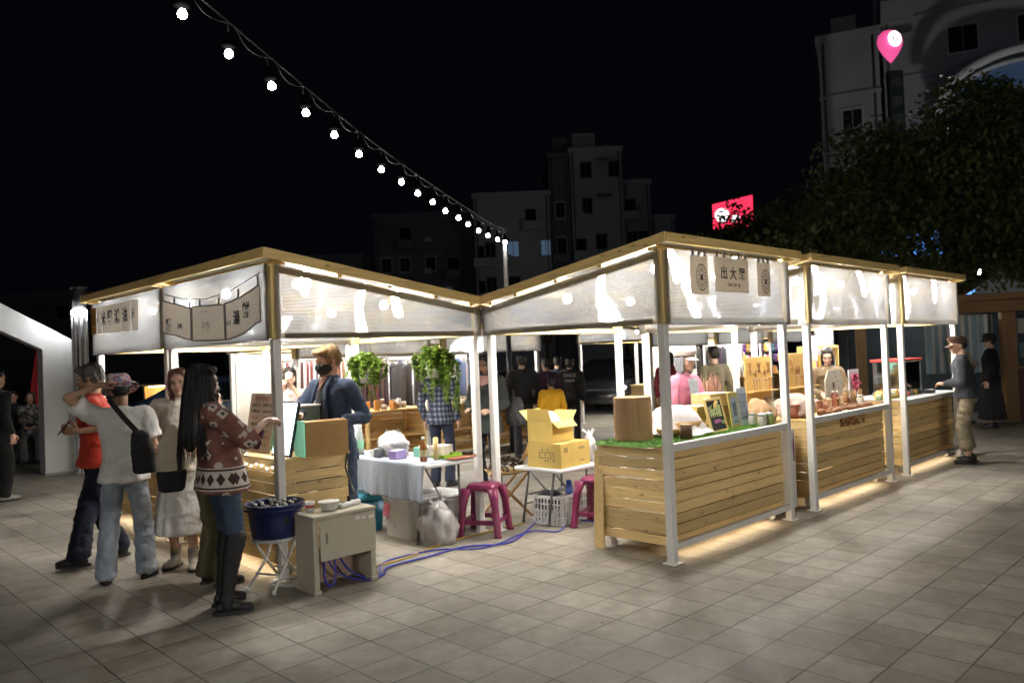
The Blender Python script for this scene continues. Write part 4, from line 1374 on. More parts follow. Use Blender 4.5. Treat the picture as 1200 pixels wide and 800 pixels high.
# framed sheets
t, M = flat('framed_sheet', 'yellow bordered sheet with a blue panel, standing next to the chalkboard', 'sign', W(1.56, -1.76, BT + .008), GZ + .08, .12, .20, .33, .01, pm('yellow_card', (.60, .50, .16), .6, .06, 9, 0))
m = MB(); m.box(M @ Vector((0, -.006, .155)), (.14, .002, .25), M); m.build('printed_panel', pm('printed_blue', (.42, .47, .55), .5, .3, 26, 0), t)
m = MB(); m.box(M @ Vector((0, -.0075, .17)), (.075, .0015, .13), M); m.build('picture', pm('print_slate', (.16, .20, .28), .5, .5, 40, 0), t)
text_obj('FB  IG', .03, INK, t, on(M, 0, .055, -.009), depth=.0004)
t, M = flat('framed_sheet', 'tall pale blue sheet with columns of small print, beside the yellow bordered one', 'sign', W(1.78, -1.73, BT + .008), GZ + .06, .12, .19, .36, .008, pm('pale_blue_card', (.55, .60, .70), .6, .06, 12, 0))
for k in range(4):
    text_obj('\n'.join(rnd.sample('原味花生芝麻紅豆抹茶手工現做', 7)), .036, pm('print_slate', (.2, .2, .25), .6), t, on(M, -.065 + .042 * k, .18, -.0055), depth=.0004)
# boxes behind
carton('tan card box standing behind the chalkboard', W(1.22, -1.52, BT + .008), GZ + .1, (.22, .18, .22), CARD, 'card_box')
carton('wide brown card box behind the framed sheets, lower of two', W(1.56, -1.52, BT + .008), GZ, (.34, .22, .20), pm('brown_card', (.42, .25, .10), .7, .1, 12, .1), 'card_box')
carton('pale wood lidded box stacked on the brown card box', W(1.54, -1.52, BT + .209), GZ - .06, (.36, .22, .12), PLANK_X, 'wooden_box')
jg = glassmat('jar_glass', (.93, .95, .93), .02, .4)
for i, (u_, v_, col, nm) in enumerate([(1.72, -1.93, (.55, .52, .45), 'cream'), (1.80, -1.90, (.45, .40, .3), 'beige'), (1.87, -1.93, (.22, .28, .06), 'olive green'), (1.80, -1.79, (.6, .55, .5), 'white')]):
    t = thing('jar', f'small glass jar of {nm} filling by the inner end of the turf counter', 'jar', W(u_, v_, BT + .008), 0, 'jars on the turf counter')
    m = MB(); m.lathe([(0, .002), (.035, .002), (.038, .01), (.038, .085), (.034, .095), (0, .095)], n=18, caps=False); m.build('filling', pm('fill_' + nm, col, .6, .3, 60, .4), t)
    m = MB(); m.cyl((0, 0, .096), (0, 0, .118), .036, n=18); m.build('lid', pm('jar_lid', (.55, .55, .5), .3, metal=.6), t)

# leaning plank door of the cart
t = thing('plank_panel', 'narrow plank panel leaning on the yard end of the turf counter', 'panel', W(.08, -1.32), GZ)
m = MB()
m.tone = .8
m.box((.02, .06, .41), (.02, .104, .82), bev=.003)
m.box((.034, .06, .2), (.014, .1, .06)); m.box((.034, .06, .62), (.014, .1, .06))
m.build('planks', PLANK_X, t).rotation_euler.y = .06

# white draped table between the corner and middle stalls
t = thing('draped_table', 'small table under a white cloth in the gap between the corner and middle stalls', 'table', W(LB + .06, -1.86), GZ)
def drape(s, q):
    x0, x1, y0, y1, h_ = 0, .36, 0, .8, .80
    a = s * 2 * (x1 - x0 + y1 - y0)
    if a < x1: p = (a, y0)
    elif a < x1 + y1: p = (x1, a - x1)
    elif a < 2 * x1 + y1: p = (x1 - (a - x1 - y1), y1)
    else: p = (0, y1 - (a - 2 * x1 - y1))
    f_ = (1 - q) * .012 * math.sin(a * 26)
    return (p[0] + f_ * (1 if p[0] > .3 else -.3), p[1] - f_, .03 + (h_ - .03) * q)
m = MB(); m.grid(drape, 90, 8); m.box((.18, .4, .797), (.352, .792, .01)); m.build('cloth', pm('white_sheet', (.72, .70, .66), .85, .05, 9, .15), t)
for x in (.05, .31):
    for y in (.05, .75):
        m = MB(); m.box((x, y, .39), (.035, .035, .78)); m.build('leg', PLANK_X, t)
t = thing('towel', 'white towel with maroon stripes hung on the draped table', 'towel', W(LB + .20, -1.885), GZ)
def tow(name, col, x0, x1, off):
    m = MB(); m.grid(lambda s, q: (x0 + (x1 - x0) * s, off + .004 * math.sin(s * 9 + q * 4) - (.0 if q < .97 else -.03), .50 + .315 * q), 6, 10); m.build(name, col, t)
tow('cloth', pm('towel_white', (.74, .71, .68), .9), 0, .15, -.006)
for x in (.02, .045, .115): tow('stripe', pm('maroon', (.24, .03, .07), .9), x, x + .012, -.0095)
bag('knobbly tan root bundle on the draped table', W(LB + .18, -1.6, .803), (.16, .2, .3), pm('root_tan', (.40, .24, .12), .9, .35, 22, .6), 21, 'root_bundle', False)
def stick_bundle(label, loc, n, h, r, cols, spread=.35, name='stick_bundle', cat='bundle', pot=True, top=None):
    t = thing(name, label, cat, loc, 0)
    if pot:
        m = MB(); m.lathe([(0, 0), (r * .9, 0), (r, .01), (r * 1.05, h * .42), (r * .98, h * .42), (r * .9, .02), (0, .02)], n=18, caps=False); m.build('pot', pm('pot_brown', (.26, .13, .06), .6), t)
    m = MB()
    for i in range(n):
        a = rnd.uniform(0, 6.28); q = math.sqrt(rnd.random()) * r * .8
        m.tone = rnd.uniform(.6, 1.2)
        p0 = Vector((q * math.cos(a), q * math.sin(a), .03)); p1 = p0 + Vector((spread * h * .5 * math.cos(a) * rnd.random(), spread * h * .5 * math.sin(a) * rnd.random(), h * rnd.uniform(.75, 1.05)))
        m.cyl(p0, p1, .006, .004, n=5)
        if top: m.ell(p1, (.014, .014, .03), sub=1, mi=1)
    m.build('sticks', [pm('stick_' + name, cols, .7, .3, 20, .1, tone=True), pm('tip_' + name, top or cols, .7)], t)
    return t
stick_bundle('bundle of reddish sticks in a dark pot at the inner end of the corner stall', W(1.86, -1.30, .9), 26, .46, .09, (.24, .10, .06))
stick_bundle('bundle of tan roots standing beside the reddish sticks', W(2.06, -1.10, .9), 22, .42, .10, (.46, .26, .13), .6, 'root_sticks')
bag('cream cotton bag standing on boxes behind the framed sheets', W(1.92, -.98, .92), (.13, .09, .30), pm('cotton_bag', (.62, .58, .48), .85, .08, 30, .2), 17, 'cotton_bag', False)

# ------------------------------------------------------------------ middle stall: tan boards with wooden ornaments
CB = .893
PEG = pm('tan_board', (.58, .36, .11), .6, .08, 14, .06)
TWIG = pm('ornament_wood', (.34, .15, .06), .7, .35, 26, .2, tone=True)
TWIG2 = pm('ornament_pale', (.60, .42, .24), .7, .25, 26, .2, tone=True)
def peg_board(label, u_, v_, z_, w_, h_, rz):
    t = thing('display_board', label, 'display board', W(u_, v_, z_), rz)
    m = MB(); m.box((0, 0, h_ / 2), (w_, .018, h_), bev=.003); m.build('panel', PEG, t)
    m = MB(); m.box((0, -.05, h_ * .42), (w_, .10, .014)); m.build('shelf', PEG, t)
    m = MB(); m.box((0, .09, .008), (w_ * .8, .18, .016)); m.build('foot', PEG, t)
    m = MB()
    for x in (-w_ * .46, w_ * .46):
        m.seg((x, .0, h_ * .5), (x, .16, .016), .02, .02)
    m.build('stay', PEG, t)
    return t
def ornament(label, loc, rz, kind):
    t = thing('wooden_ornament', label, 'ornament', loc, rz, 'wooden ornaments on the tan boards')
    m = MB(); m.tone = rnd.uniform(.6, 1.3)
    if kind == 0:
        for k in range(4): m.seg((0, 0, 0), (.03 * math.cos(k * 1.57), 0, .03 * math.sin(k * 1.57)), .006, .014, up=(0, 1, 0))
        m.seg((0, 0, -.09), (0, 0, .01), .005, .005)
    elif kind == 1:
        m.seg((-.02, 0, 0), (.025, 0, .11), .007, .007); m.seg((.02, 0, 0), (-.025, 0, .11), .007, .007)
    else:
        m.seg((0, 0, 0), (rnd.uniform(-.02, .02), 0, .13), .008, .006); m.ell((0, 0, .12), (.012, .008, .018), sub=1)
    m.build('body', TWIG if rnd.random() < .7 else TWIG2, t)
    return t
def deck_board(lab_board, u_, v_, w_, h_, rz, n, what):
    peg_board(lab_board, u_, v_, CB, w_, h_, rz)
    for i in range(n):
        row = i % 2
        x = -w_ * .42 + w_ * .84 * (i // 2 + .5) / (n // 2) + rnd.uniform(-.01, .01)
        z = CB + (h_ * .42 + .008 if row == 0 else h_ * .70)
        off = Vector((x, -.03 - (.03 if row == 0 else -.015), 0)); off.rotate(Matrix.Rotation(rz, 3, 'Z'))
        if row == 1 and i % 3 == 0: continue
        o_ = ornament(what, W(u_, v_) + off + Vector((0, 0, z + (.02 if row else 0))), rz, 2 if row == 0 else rnd.choice((0, 1)))
deck_board('tall tan display board hung with wooden ornaments, behind the draped table', 2.86, -1.30, .52, .64, GZ - .05, 14, 'small carved wooden ornament on the tan board by the draped table')
deck_board('tall tan display board hung with wooden ornaments, between two posts of the middle stall', 3.55, -1.45, .66, .66, GZ + .05, 18, 'small carved wooden ornament on the tan board between two posts')
for i in range(16):
    o_ = ornament('slim wooden figure standing in a row before the tan boards', W(3.30 + i * .045, -1.72 + rnd.uniform(-.05, .03), CB), GZ + rnd.uniform(-.4, .4), 2)
    o_['group'] = 'wooden figures standing before the tan boards'
bag('heap of pale pinkish dried flowers at the outer end of the middle counter', W(2.86, -1.70, CB + .02), (.24, .16, .22), pm('dried_flowers', (.50, .36, .30), .95, .5, 50, .9), 33, 'dried_flowers', False)
t = thing('wooden_pot', 'reddish wooden pot below the dried flowers on the middle counter', 'pot', W(2.66, -1.78, CB), 0)
m = MB(); m.lathe([(0, 0), (.05, 0), (.07, .14), (.06, .14), (.045, .01), (0, .01)], n=16, caps=False); m.build('body', woodmat('red_board', (.3, .1, .05), 0), t)
m = MB(); m.lathe([(.0705, .12), (.076, .125), (.076, .14), (.0705, .145)], n=16, caps=False); m.build('rim', woodmat('red_board', (.3, .1, .05), 0), t)
# octagonal pale board
t = thing('patchwork_board', 'pale rounded octagonal board with small dark motifs, on the middle stall counter', 'board', W(4.22, -1.55, CB), GZ)
pts = [(-.24, .0), (-.24, .3), (-.15, .42), (.15, .42), (.24, .3), (.24, .0)]
m = MB(); m.prism([(x, 0, z + .02) for x, z in pts], (0, .014, 0)); m.build('panel', pm('patch_pale', (.58, .55, .46), .7, .22, 16, .1), t)
m = MB(); m.box((0, .05, .01), (.3, .12, .02)); m.build('foot', PEG, t)
m = MB()
for (x, z, r_) in ((-.03, .25, .022), (-.012, .275, .018), (-.05, .285, .012), (-.02, .225, .012), (.09, .30, .010), (.12, .22, .008), (.05, .35, .009), (-.15, .15, .008)): m.cyl((x, -.003, z), (x, 0, z), r_, n=10)
m.build('motif', pm('motif_dark', (.14, .07, .07), .7, .4, 40, 0), t)
for i, (u_, v_) in enumerate([(3.96, -1.78), (4.06, -1.74), (4.18, -1.78), (4.30, -1.74), (4.40, -1.78)]):
    stick_bundle(('stick_cup', 'cup of pencil thin wooden sticks before the pale octagonal board')[1], W(u_, v_, CB), 9, .17, .035, (.40, .22, .09), .3, 'stick_cup', 'cup')['group'] = 'cups of wooden sticks'
t = thing('driftwood', 'long gnarled wood slab laid along the front edge of the middle counter', 'driftwood', W(3.0, -1.90, CB), GZ)
m = MB(); m.tube([(i * .1, .02 * math.sin(i * 1.3), .025 + .012 * math.sin(i * 2.1)) for i in range(15)], [.025 + .012 * math.sin(i * 1.7) for i in range(15)], 8); m.tube([(.4 + i * .1, .08 + .015 * math.sin(i * 2), .03) for i in range(10)], [.02 + .01 * math.sin(i * 2.3) for i in range(10)], 8); m.build('slab', woodmat('drift', (.26, .12, .06), 0, .4, .7, False, False), t)
m = MB()
for i in range(70):
    x = rnd.uniform(.30, .95)
    m.tone = rnd.uniform(.5, 1.4)
    m.ell((x, -.10 + rnd.uniform(-.012, .012), -.02 - rnd.uniform(0, .12)), (.018, .016, .020), sub=1)
t2 = thing('nut_string', 'strings of dark nuts hanging over the front edge of the middle counter', 'nut strings', W(3.0, -1.885, CB), GZ)
m.build('nuts', TWIG, t2)['kind'] = 'stuff'
m = MB(); m.tube([(.28, -.10, .0), (.6, -.11, .01), (.97, -.10, .0)], .004, 5); m.build('cord', CABLE, t2)

# ------------------------------------------------------------------ end stall: glass case, shelves
DB = .923
t = thing('glass_case', 'glass food case with a red top edge, by the man in the cap', 'display case', W(6.05, -1.62, DB), GZ)
m = MB(); m.box((0, 0, .02), (.70, .40, .04)); m.build('base', GREY_METAL, t)
m = MB(); m.box((0, -.19, .24), (.68, .006, .40)); m.box((-.34, 0, .24), (.006, .37, .40)); m.box((.34, 0, .24), (.006, .37, .40)); m.build('pane', glassmat('case_glass', (.9, .94, .95), .03, 1.3), t)
m = MB(); m.box((0, 0, .465), (.72, .42, .035), bev=.004); m.build('top_edge', pm('red_edge', (.5, .04, .03), .4), t)
m = MB(); m.box((0, .02, .25), (.66, .32, .012)); m.build('shelf', GREY_METAL, t)
for i in range(8):
    tt = thing('pastry', 'pale bun lined up inside the glass food case', 'bun', W(5.80 + (i % 4) * .165, -1.62 + .02, DB + (.045 if i < 4 else .258)), 0, 'buns in the glass food case')
    m = MB(); m.ell((0, 0, .035), (.06, .05, .04)); m.build('body', pm('bun', (.62, .48, .30), .7, .2, 20, .1), tt)
t = thing('fruit_punnet', 'shallow box of orange and yellow fruit on the end stall counter', 'fruit', W(5.42, -1.72, DB), GZ)
m = MB(); m.box((0, 0, .02), (.34, .24, .04), bev=.004); m.build('box', CARD, t)
m = MB()
for i in range(26):
    m.tone = rnd.uniform(.8, 1.2)
    m.ell((rnd.uniform(-.14, .14), rnd.uniform(-.09, .09), .05 + rnd.uniform(0, .03)), .03, sub=1)
m.build('fruit', pm('yellow_fruit', (.62, .33, .05), .45, .3, 8, .05, tone=True), t)['kind'] = 'stuff'
t = thing('card_reader', 'small black payment box at the end of the white counter edge', 'card reader', W(6.40, -1.90, DB), GZ)
m = MB(); m.box((0, 0, .025), (.16, .12, .05), bev=.01); m.build('body', BLACK_METAL, t)
m = MB(); m.box((0, -.02, .0512), (.1, .05, .002)); m.build('keypad', PAPER, t)
t = thing('wreath', 'pink and crimson flower ornament hung by the dividing post of the end stall', 'ornament', W(4.86, -1.55, DB + .05), GZ)
m = MB(); m.box((0, .03, .17), (.30, .01, .34)); m.build('backing', pm('pale_back', (.55, .52, .56), .8), t)
m = MB()
for i in range(60):
    a = rnd.uniform(0, 6.28); r_ = rnd.uniform(.02, .12)
    m.tone = rnd.uniform(.5, 1.5)
    m.ell((r_ * math.cos(a), rnd.uniform(-.01, .02), .17 + r_ * math.sin(a)), (.02, .014, .02), sub=1)
m.build('petals', pm('crimson', (.42, .06, .12), .7, .4, 20, .1, tone=True), t)
def shelf_unit(label, loc, rz, w_, h_, n, mt, goods=None, dep=.26):
    t = thing('shelf_unit', label, 'shelf', loc, rz)
    for x in (-w_ / 2 + .012, w_ / 2 - .012):
        m = MB(); m.box((x, 0, h_ / 2), (.024, dep, h_)); m.build('upright', mt, t)
    for k in range(n):
        m = MB(); m.box((0, 0, .03 + k * (h_ - .06) / max(1, n - 1)), (w_ - .05, dep, .02)); m.build('shelf', mt, t)
    return t
shelf_unit('yellow wooden shelf of wrapped sweets inside the end stall', W(6.05, -.55, .0), GZ, .8, 1.62, 6, FRAME_WOOD_X)
cols6 = [(.65, .42, .08), (.5, .1, .08), (.6, .55, .45), (.12, .2, .35), (.55, .3, .35)]
for k in range(1, 5):
    for i in range(5):
        tt = carton(('sweets packet on the yellow shelf inside the end stall'), W(5.74 + i * .15, -.58, .045 + k * .312), GZ + rnd.uniform(-.2, .2), (.10, .14, rnd.uniform(.1, .2)), pm(f'packet{(i + k) % 5}', cols6[(i + k) % 5], .5), 'packet', 'packet'); tt['group'] = 'packets on the yellow shelf'
t, M = flat('paper_poster', 'grey translucent poster hung at the back of the end stall', 'poster', W(6.75, -.35, 1.15), GZ, 0, .62, .72, .006, pm('poster_grey', (.33, .33, .33), .5, .3, 9, 0))
for k in range(5): text_obj('小點 ' + '每日限量'[k % 4] * 3, .05, PAPER, t, on(M, 0, .6 - k * .1, -.005), depth=.0004)
t, M = flat('paper_poster', 'small cream notice hung near the dividing post of the end stall', 'poster', W(5.15, -.9, 1.42), GZ, 0, .2, .34, .004, PAPER)
m = MB(); m.box((0, .0, .36), (.22, .02, .02)); m.build('rod', BLACK_METAL, t)

# ------------------------------------------------------------------ goods across the inner yard
def garment(label, loc, rz, col, h=.72, w=.42, group='clothes hung on rails across the yard'):
    t = thing('garment', label, 'garment', loc, rz, group)
    ph = rnd.uniform(0, 6)
    def f(s, q):
        x = (s - .5) * w * (1 - .25 * max(0, q - .82) / .18)
        return (x * (1 + .1 * (1 - q)), .03 * math.sin(s * 13 + ph) * (1 - q * .6), -h + h * q - .09 * abs(s - .5) * 2 * (q > .9) * (q - .9) / .1)
    m = MB(); m.grid(f, 16, 12); o = m.build('cloth', pm('garm%02d%02d%02d' % tuple(int(c * 99) for c in col), col, .9, .12, 20, .2), t)
    s_ = o.modifiers.new('s', 'SOLIDIFY'); s_.thickness = .012
    m = MB(); m.tube([(-w * .3, 0, -.03), (0, 0, .01), (w * .3, 0, -.03)], .006, 5); m.tube([(0, 0, .01), (.0, 0, .05), (.02, 0, .07), (.03, 0, .05)], .003, 5); m.build('hanger', GREY_METAL, t)
    return t
def rail(label, p0, p1, z):
    t = thing('hanging_rail', label, 'rail', (0, 0, 0))
    m = MB(); m.cyl((p0.x, p0.y, z), (p1.x, p1.y, z), .014, n=10); m.build('bar', GREY_METAL, t)
    for p in (p0, p1):
        m = MB(); m.cyl((p.x, p.y, 0), (p.x, p.y, z + .02), .016, n=10); m.build('upright', GREY_METAL, t)
# belts
rail('grey rail of leather belts at the rear of the belt stall', W(.5, 5.35), W(2.7, 5.35), 1.70)
belt_cols = [(.11, .06, .05), (.28, .13, .07), (.32, .15, .10), (.20, .05, .05), (.16, .03, .04), (.36, .22, .14), (.24, .17, .17), (.08, .03, .04), (.42, .28, .18), (.06, .05, .05)]
names_ = ['dark brown', 'tan', 'russet', 'oxblood', 'wine red', 'camel', 'mauve grey', 'black cherry', 'sand', 'charcoal']
bm_ = {}
for i in range(26):
    u_ = .58 + i * .082; k = rnd.randrange(10)
    loc = W(u_, 5.33 + rnd.uniform(-.02, .02), 1.69); rz = GZ + rnd.uniform(-.6, .6)
    lab = f'{names_[k]} leather belt hanging on the rail behind the hanging plants'
    if k not in bm_:
        t = thing('belt', lab, 'belt', loc, rz, 'belts on the rail')
        m = MB(); m.grid(lambda s, q: (-.024 + .048 * s, .01 * math.sin(q * 5), -.86 + .85 * q), 2, 10); o = m.build('strap', pm('belt%d' % k, belt_cols[k], .45, .15, 18, .1), t)
        s_ = o.modifiers.new('s', 'SOLIDIFY'); s_.thickness = .004
        m = MB(); m.tube([(-.022, 0, 0), (-.022, 0, .05), (.022, 0, .05), (.022, 0, 0)], .005, 5); m.build('buckle', GREY_METAL, t)
        bm_[k] = t
    else:
        dup(bm_[k], loc, rz, lab)
# clothes rails
rail('grey rail of shirts at the rear of the clothes stall', W(3.0, 5.75), W(5.2, 5.75), 1.72)
gcols = [((.62, .60, .58), 'white'), ((.30, .31, .36), 'grey blue'), ((.42, .36, .44), 'mauve'), ((.06, .06, .07), 'black'), ((.5, .42, .36), 'beige'), ((.12, .16, .28), 'navy')]
for i in range(13):
    c_, nm = gcols[(i * 5 + i // 4) % 6]
    garment(f'{nm} shirt on the rail behind the dark lamp pole', W(3.08 + i * .165, 5.75, 1.65), GZ + math.pi / 2 + rnd.uniform(-.5, .5), c_)
rail('grey rail of dark clothes between the rear stalls', W(2.9, 4.95), W(3.0, 6.2), 1.65)
for i in range(5):
    garment('dark garment on the short rail between the rear stalls', W(2.92 + i * .02, 5.05 + i * .25, 1.6), GZ + rnd.uniform(-.4, .4), (.05, .045, .05))
# small goods on the rear counters
def small_goods(u0, u1, v0, v1, n, lab, grp, pal, hmax=.16, z=.903):
    for i in range(n):
        c_, nm = pal[i % len(pal)]
        u_, v_ = rnd.uniform(u0, u1), rnd.uniform(v0, v1)
        kind = i % 3
        t = thing('jar' if kind == 0 else 'gift_box' if kind == 1 else 'candle', f'{nm} ' + ('jar' if kind == 0 else 'gift box' if kind == 1 else 'round candle') + ' ' + lab, 'jar' if kind == 0 else 'box' if kind == 1 else 'candle', W(u_, v_, z), rnd.uniform(0, 3), grp)
        mt = pm('goods_' + nm, c_, .5, .15, 20, .05); h_ = rnd.uniform(.05, hmax)
        m = MB()
        if kind == 0: m.lathe([(0, 0), (.035, 0), (.04, .01), (.04, h_ * .8), (.03, h_), (0, h_)], n=14, caps=False)
        elif kind == 1: m.box((0, 0, h_ / 2), (.09, .07, h_), bev=.003)
        else: m.lathe([(0, 0), (.045, 0), (.05, .02), (.045, h_ * .6), (.02, h_ * .75), (0, h_ * .75)], n=14, caps=False)
        m.build('body', mt, t)
        m = MB()
        if kind == 0: m.cyl((0, 0, h_), (0, 0, h_ + .015), .034, n=12)
        elif kind == 1: m.box((0, 0, h_ + .003), (.094, .018, .006))
        else: m.cyl((0, 0, h_ * .75), (0, 0, h_ * .75 + .02), .003, n=6)
        m.build('lid' if kind == 0 else 'ribbon' if kind == 1 else 'wick', PAPER if kind != 2 else BLACK_METAL, t)
pal1 = [((.6, .55, .5), 'white'), ((.65, .28, .06), 'orange'), ((.35, .12, .25), 'plum'), ((.25, .12, .06), 'brown'), ((.2, .3, .4), 'blue'), ((.5, .4, .3), 'sand')]
small_goods(.55, 2.6, 4.35, 4.8, 26, 'on the counter below the belts', 'goods on the belt stall counter', pal1)
small_goods(3.1, 5.1, 4.35, 4.8, 20, 'on the counter below the shirts', 'goods on the clothes stall counter', [((.05, .05, .05), 'black'), ((.45, .3, .16), 'tan'), ((.6, .56, .5), 'cream')], .1)
pal2 = [((.7, .66, .62), 'white'), ((.62, .5, .48), 'blush'), ((.55, .52, .42), 'ivory')]
small_goods(9.0, 11.0, 4.5, 4.95, 18, 'on the brown counter across the yard', 'soaps on the brown counter', pal2, .2)
small_goods(11.8, 13.7, 4.5, 4.95, 16, 'on the counter below the dark bags', 'goods below the dark bags', pal2, .25)
small_goods(14.5, 16.4, 4.5, 4.95, 18, 'on the counter below the plush toys', 'goods below the plush toys', [((.75, .55, .1), 'yellow'), ((.7, .35, .1), 'orange'), ((.6, .6, .55), 'white')], .25)
# hanging stock of the far rows
rail('rail of dark bags across the yard', W(11.7, 5.5), W(13.8, 5.5), 1.75)
for i in range(9): garment('dark bag or cloth on the rail across the yard', W(11.8 + i * .24, 5.5, 1.68), GZ + rnd.uniform(-.3, .3), [(.03, .03, .035), (.05, .03, .06), (.04, .05, .06)][i % 3], .55, .3, 'dark bags on the far rail')
rail('rail of plush toys across the yard', W(14.4, 5.3), W(16.5, 5.3), 1.75)
pcols = [((.16, .05, .28), 'purple'), ((.7, .5, .08), 'yellow'), ((.6, .58, .55), 'white'), ((.55, .05, .25), 'magenta'), ((.06, .2, .25), 'teal'), ((.05, .04, .08), 'black')]
pl_ = {}
for i in range(26):
    k = i % 6; c_, nm = pcols[k]
    loc = W(14.45 + (i % 13) * .165, 5.28 + rnd.uniform(-.03, .03), 1.66 if i < 13 else 1.36); lab = f'{nm} plush toy hanging across the yard'
    if k not in pl_:
        t = thing('plush_toy', lab, 'plush toy', loc, GZ, 'plush toys on the far rail')
        m = MB(); m.ell((0, 0, -.10), (.055, .045, .07)); m.ell((0, 0, .0), (.05, .045, .045))
        for s_ in (-1, 1): m.ell((s_ * .035, 0, .045), (.016, .012, .022), sub=1); m.ell((s_ * .055, 0, -.08), (.018, .018, .04), sub=1); m.ell((s_ * .03, -.02, -.165), (.02, .026, .018), sub=1)
        m.build('body', pm('plush_' + nm, c_, .95, .15, 30, .3), t)
        m = MB(); m.cyl((0, 0, .04), (0, 0, .1), .003, n=5); m.build('cord', CABLE, t)
        pl_[k] = t
    else: dup(pl_[k], loc, GZ + rnd.uniform(-.5, .5), lab)
t = thing('wood_rack', 'round topped black chair back behind the olive shirted person', 'chair', W(9.2, .9), GZ)
m = MB(); m.loft([((0, 0, .95), .30, .03, (1, 0, 0)), ((0, .03, 1.35), .32, .03), ((0, .04, 1.5), .27, .03), ((0, .045, 1.57), .16, .025)], 24, 0, 2.6); m.build('backrest', BLACK_METAL, t)
m = MB(); m.box((0, -.22, .92), (.55, .5, .06), bev=.02); m.build('seat', BLACK_METAL, t)
for x in (-.22, .22):
    for y in (-.42, .0):
        m = MB(); m.cyl((x, y, 0), (x, y, .9), .018, n=8); m.build('leg', BLACK_METAL, t)
t.name = 'bar_chair'

# ------------------------------------------------------------------ hanging plants
def leafmat(name, base):
    if name in MATS: return MATS[name]
    m, nt, b = _nt(name)
    out = [n for n in nt.nodes if n.type == 'OUTPUT_MATERIAL'][0]
    at = nt.nodes.new('ShaderNodeAttribute'); at.attribute_name = 'tone'
    c = mixc(nt, 1, base, at.outputs['Color'], 'MULTIPLY')
    lnk(nt, c, b.inputs['Base Color']); b.inputs['Roughness'].default_value = .45
    tl = nt.nodes.new('ShaderNodeBsdfTranslucent'); lnk(nt, c, tl.inputs[0])
    mx = nt.nodes.new('ShaderNodeMixShader'); mx.inputs[0].default_value = .3
    lnk(nt, b.outputs[0], mx.inputs[1]); lnk(nt, tl.outputs[0], mx.inputs[2]); lnk(nt, mx.outputs[0], out.inputs[0])
    MATS[name] = m
    return m
def leaf(m, p, d, up, L, w):
    d = d.normalized(); s = d.cross(up)
    if s.length < .01: s = d.cross(Vector((1, 0, .3)))
    s.normalize(); nrm = s.cross(d)
    m.poly([p, p + d * L * .45 + s * w - nrm * L * .06, p + d * L + nrm * L * -.18, p + d * L * .45 - s * w - nrm * L * .06])
def hanging_plant(label, loc, rx, h_top, h_all, n, base, ztop, seed):
    r = random.Random(seed)
    t = thing('hanging_plant', label, 'hanging plant', loc, 0)
    m = MB(); m.lathe([(0, -.16), (.07, -.16), (.10, -.03), (.107, -.02), (.107, 0), (.09, 0), (.065, -.14), (0, -.14)], n=20, caps=False); m.build('pot', pm('pot_white', (.5, .48, .42), .6), t)
    m = MB(); m.tube([(.1, 0, 0), (.02, 0, ztop)], .003, 4); m.tube([(-.1, 0, 0), (-.02, 0, ztop)], .003, 4); m.tube([(0, .1, 0), (0, .02, ztop)], .003, 4); m.build('cord', CABLE, t)
    m = MB()
    vines = []
    for i in range(46):
        a = r.uniform(0, 6.28); R0 = rx * math.sqrt(r.random())
        L = h_all * r.uniform(.35, 1.0) * (1.05 - .5 * R0 / rx) if r.random() < .8 else h_all * r.uniform(.9, 1.15)
        pts = []
        for k in range(9):
            q = k / 8
            rr = R0 * min(1, q * 3 + .25) * (1 - .35 * max(0, q - .5))
            z = h_top * math.sin(min(1, q * 4) * 1.57) * (1 - (R0 / rx) ** 2 * .8) - L * max(0, q - .12) ** 1.1
            pts.append(Vector((rr * math.cos(a) + r.uniform(-.012, .012), rr * math.sin(a) + r.uniform(-.012, .012), z)))
        vines.append(pts)
        m.tone = .5; m.tube(pts, .0028, 4)
    for i in range(n):
        pts = r.choice(vines); k = min(r.random() ** .8, .999) * 8; j = int(k); p = pts[j].lerp(pts[j + 1], k - j)
        d = Vector((r.uniform(-1, 1), r.uniform(-1, 1), r.uniform(-.7, .5))) + Vector((p.x, p.y, 0)) * 3
        m.tone = r.uniform(.45, 1.5)
        leaf(m, p, d, Vector((r.uniform(-.3, .3), r.uniform(-.3, .3), 1)), r.uniform(.03, .055), r.uniform(.011, .019))
    m.build('foliage', leafmat('pothos_leaf', base), t)
pz = D(510, 425, 7.9)
hanging_plant('large bushy hanging plant with trailing stems above the checked table', (pz.x, pz.y, 1.62), .25, .20, .56, 6500, (.13, .21, .025), .4, 4)
pz = D(428, 435, 8.4)
hanging_plant('smaller hanging plant beside the seller with the black mask', (pz.x, pz.y, 1.58), .24, .2, .52, 4600, (.14, .21, .03), .5, 9)

small_goods(4.9, 6.6, -2.0 + .18, -1.75, 18, 'on the end stall counter edge', 'small goods on the end stall counter', [((.6, .5, .2), 'yellow'), ((.55, .5, .45), 'cream'), ((.5, .12, .1), 'red'), ((.3, .4, .2), 'green')], .12, .925)
small_goods(2.72, 4.3, -1.85, -1.2, 26, 'among the ornaments on the middle counter', 'small goods on the middle counter', [((.42, .24, .1), 'walnut'), ((.55, .4, .25), 'oat'), ((.3, .1, .07), 'rust'), ((.6, .55, .5), 'ivory')], .2, .895)
small_goods(.75, 1.7, -1.60, -1.42, 6, 'behind the chalkboard on the turf counter', 'small goods on the turf counter', [((.55, .45, .3), 'tan'), ((.6, .58, .54), 'white')], .14, .905)
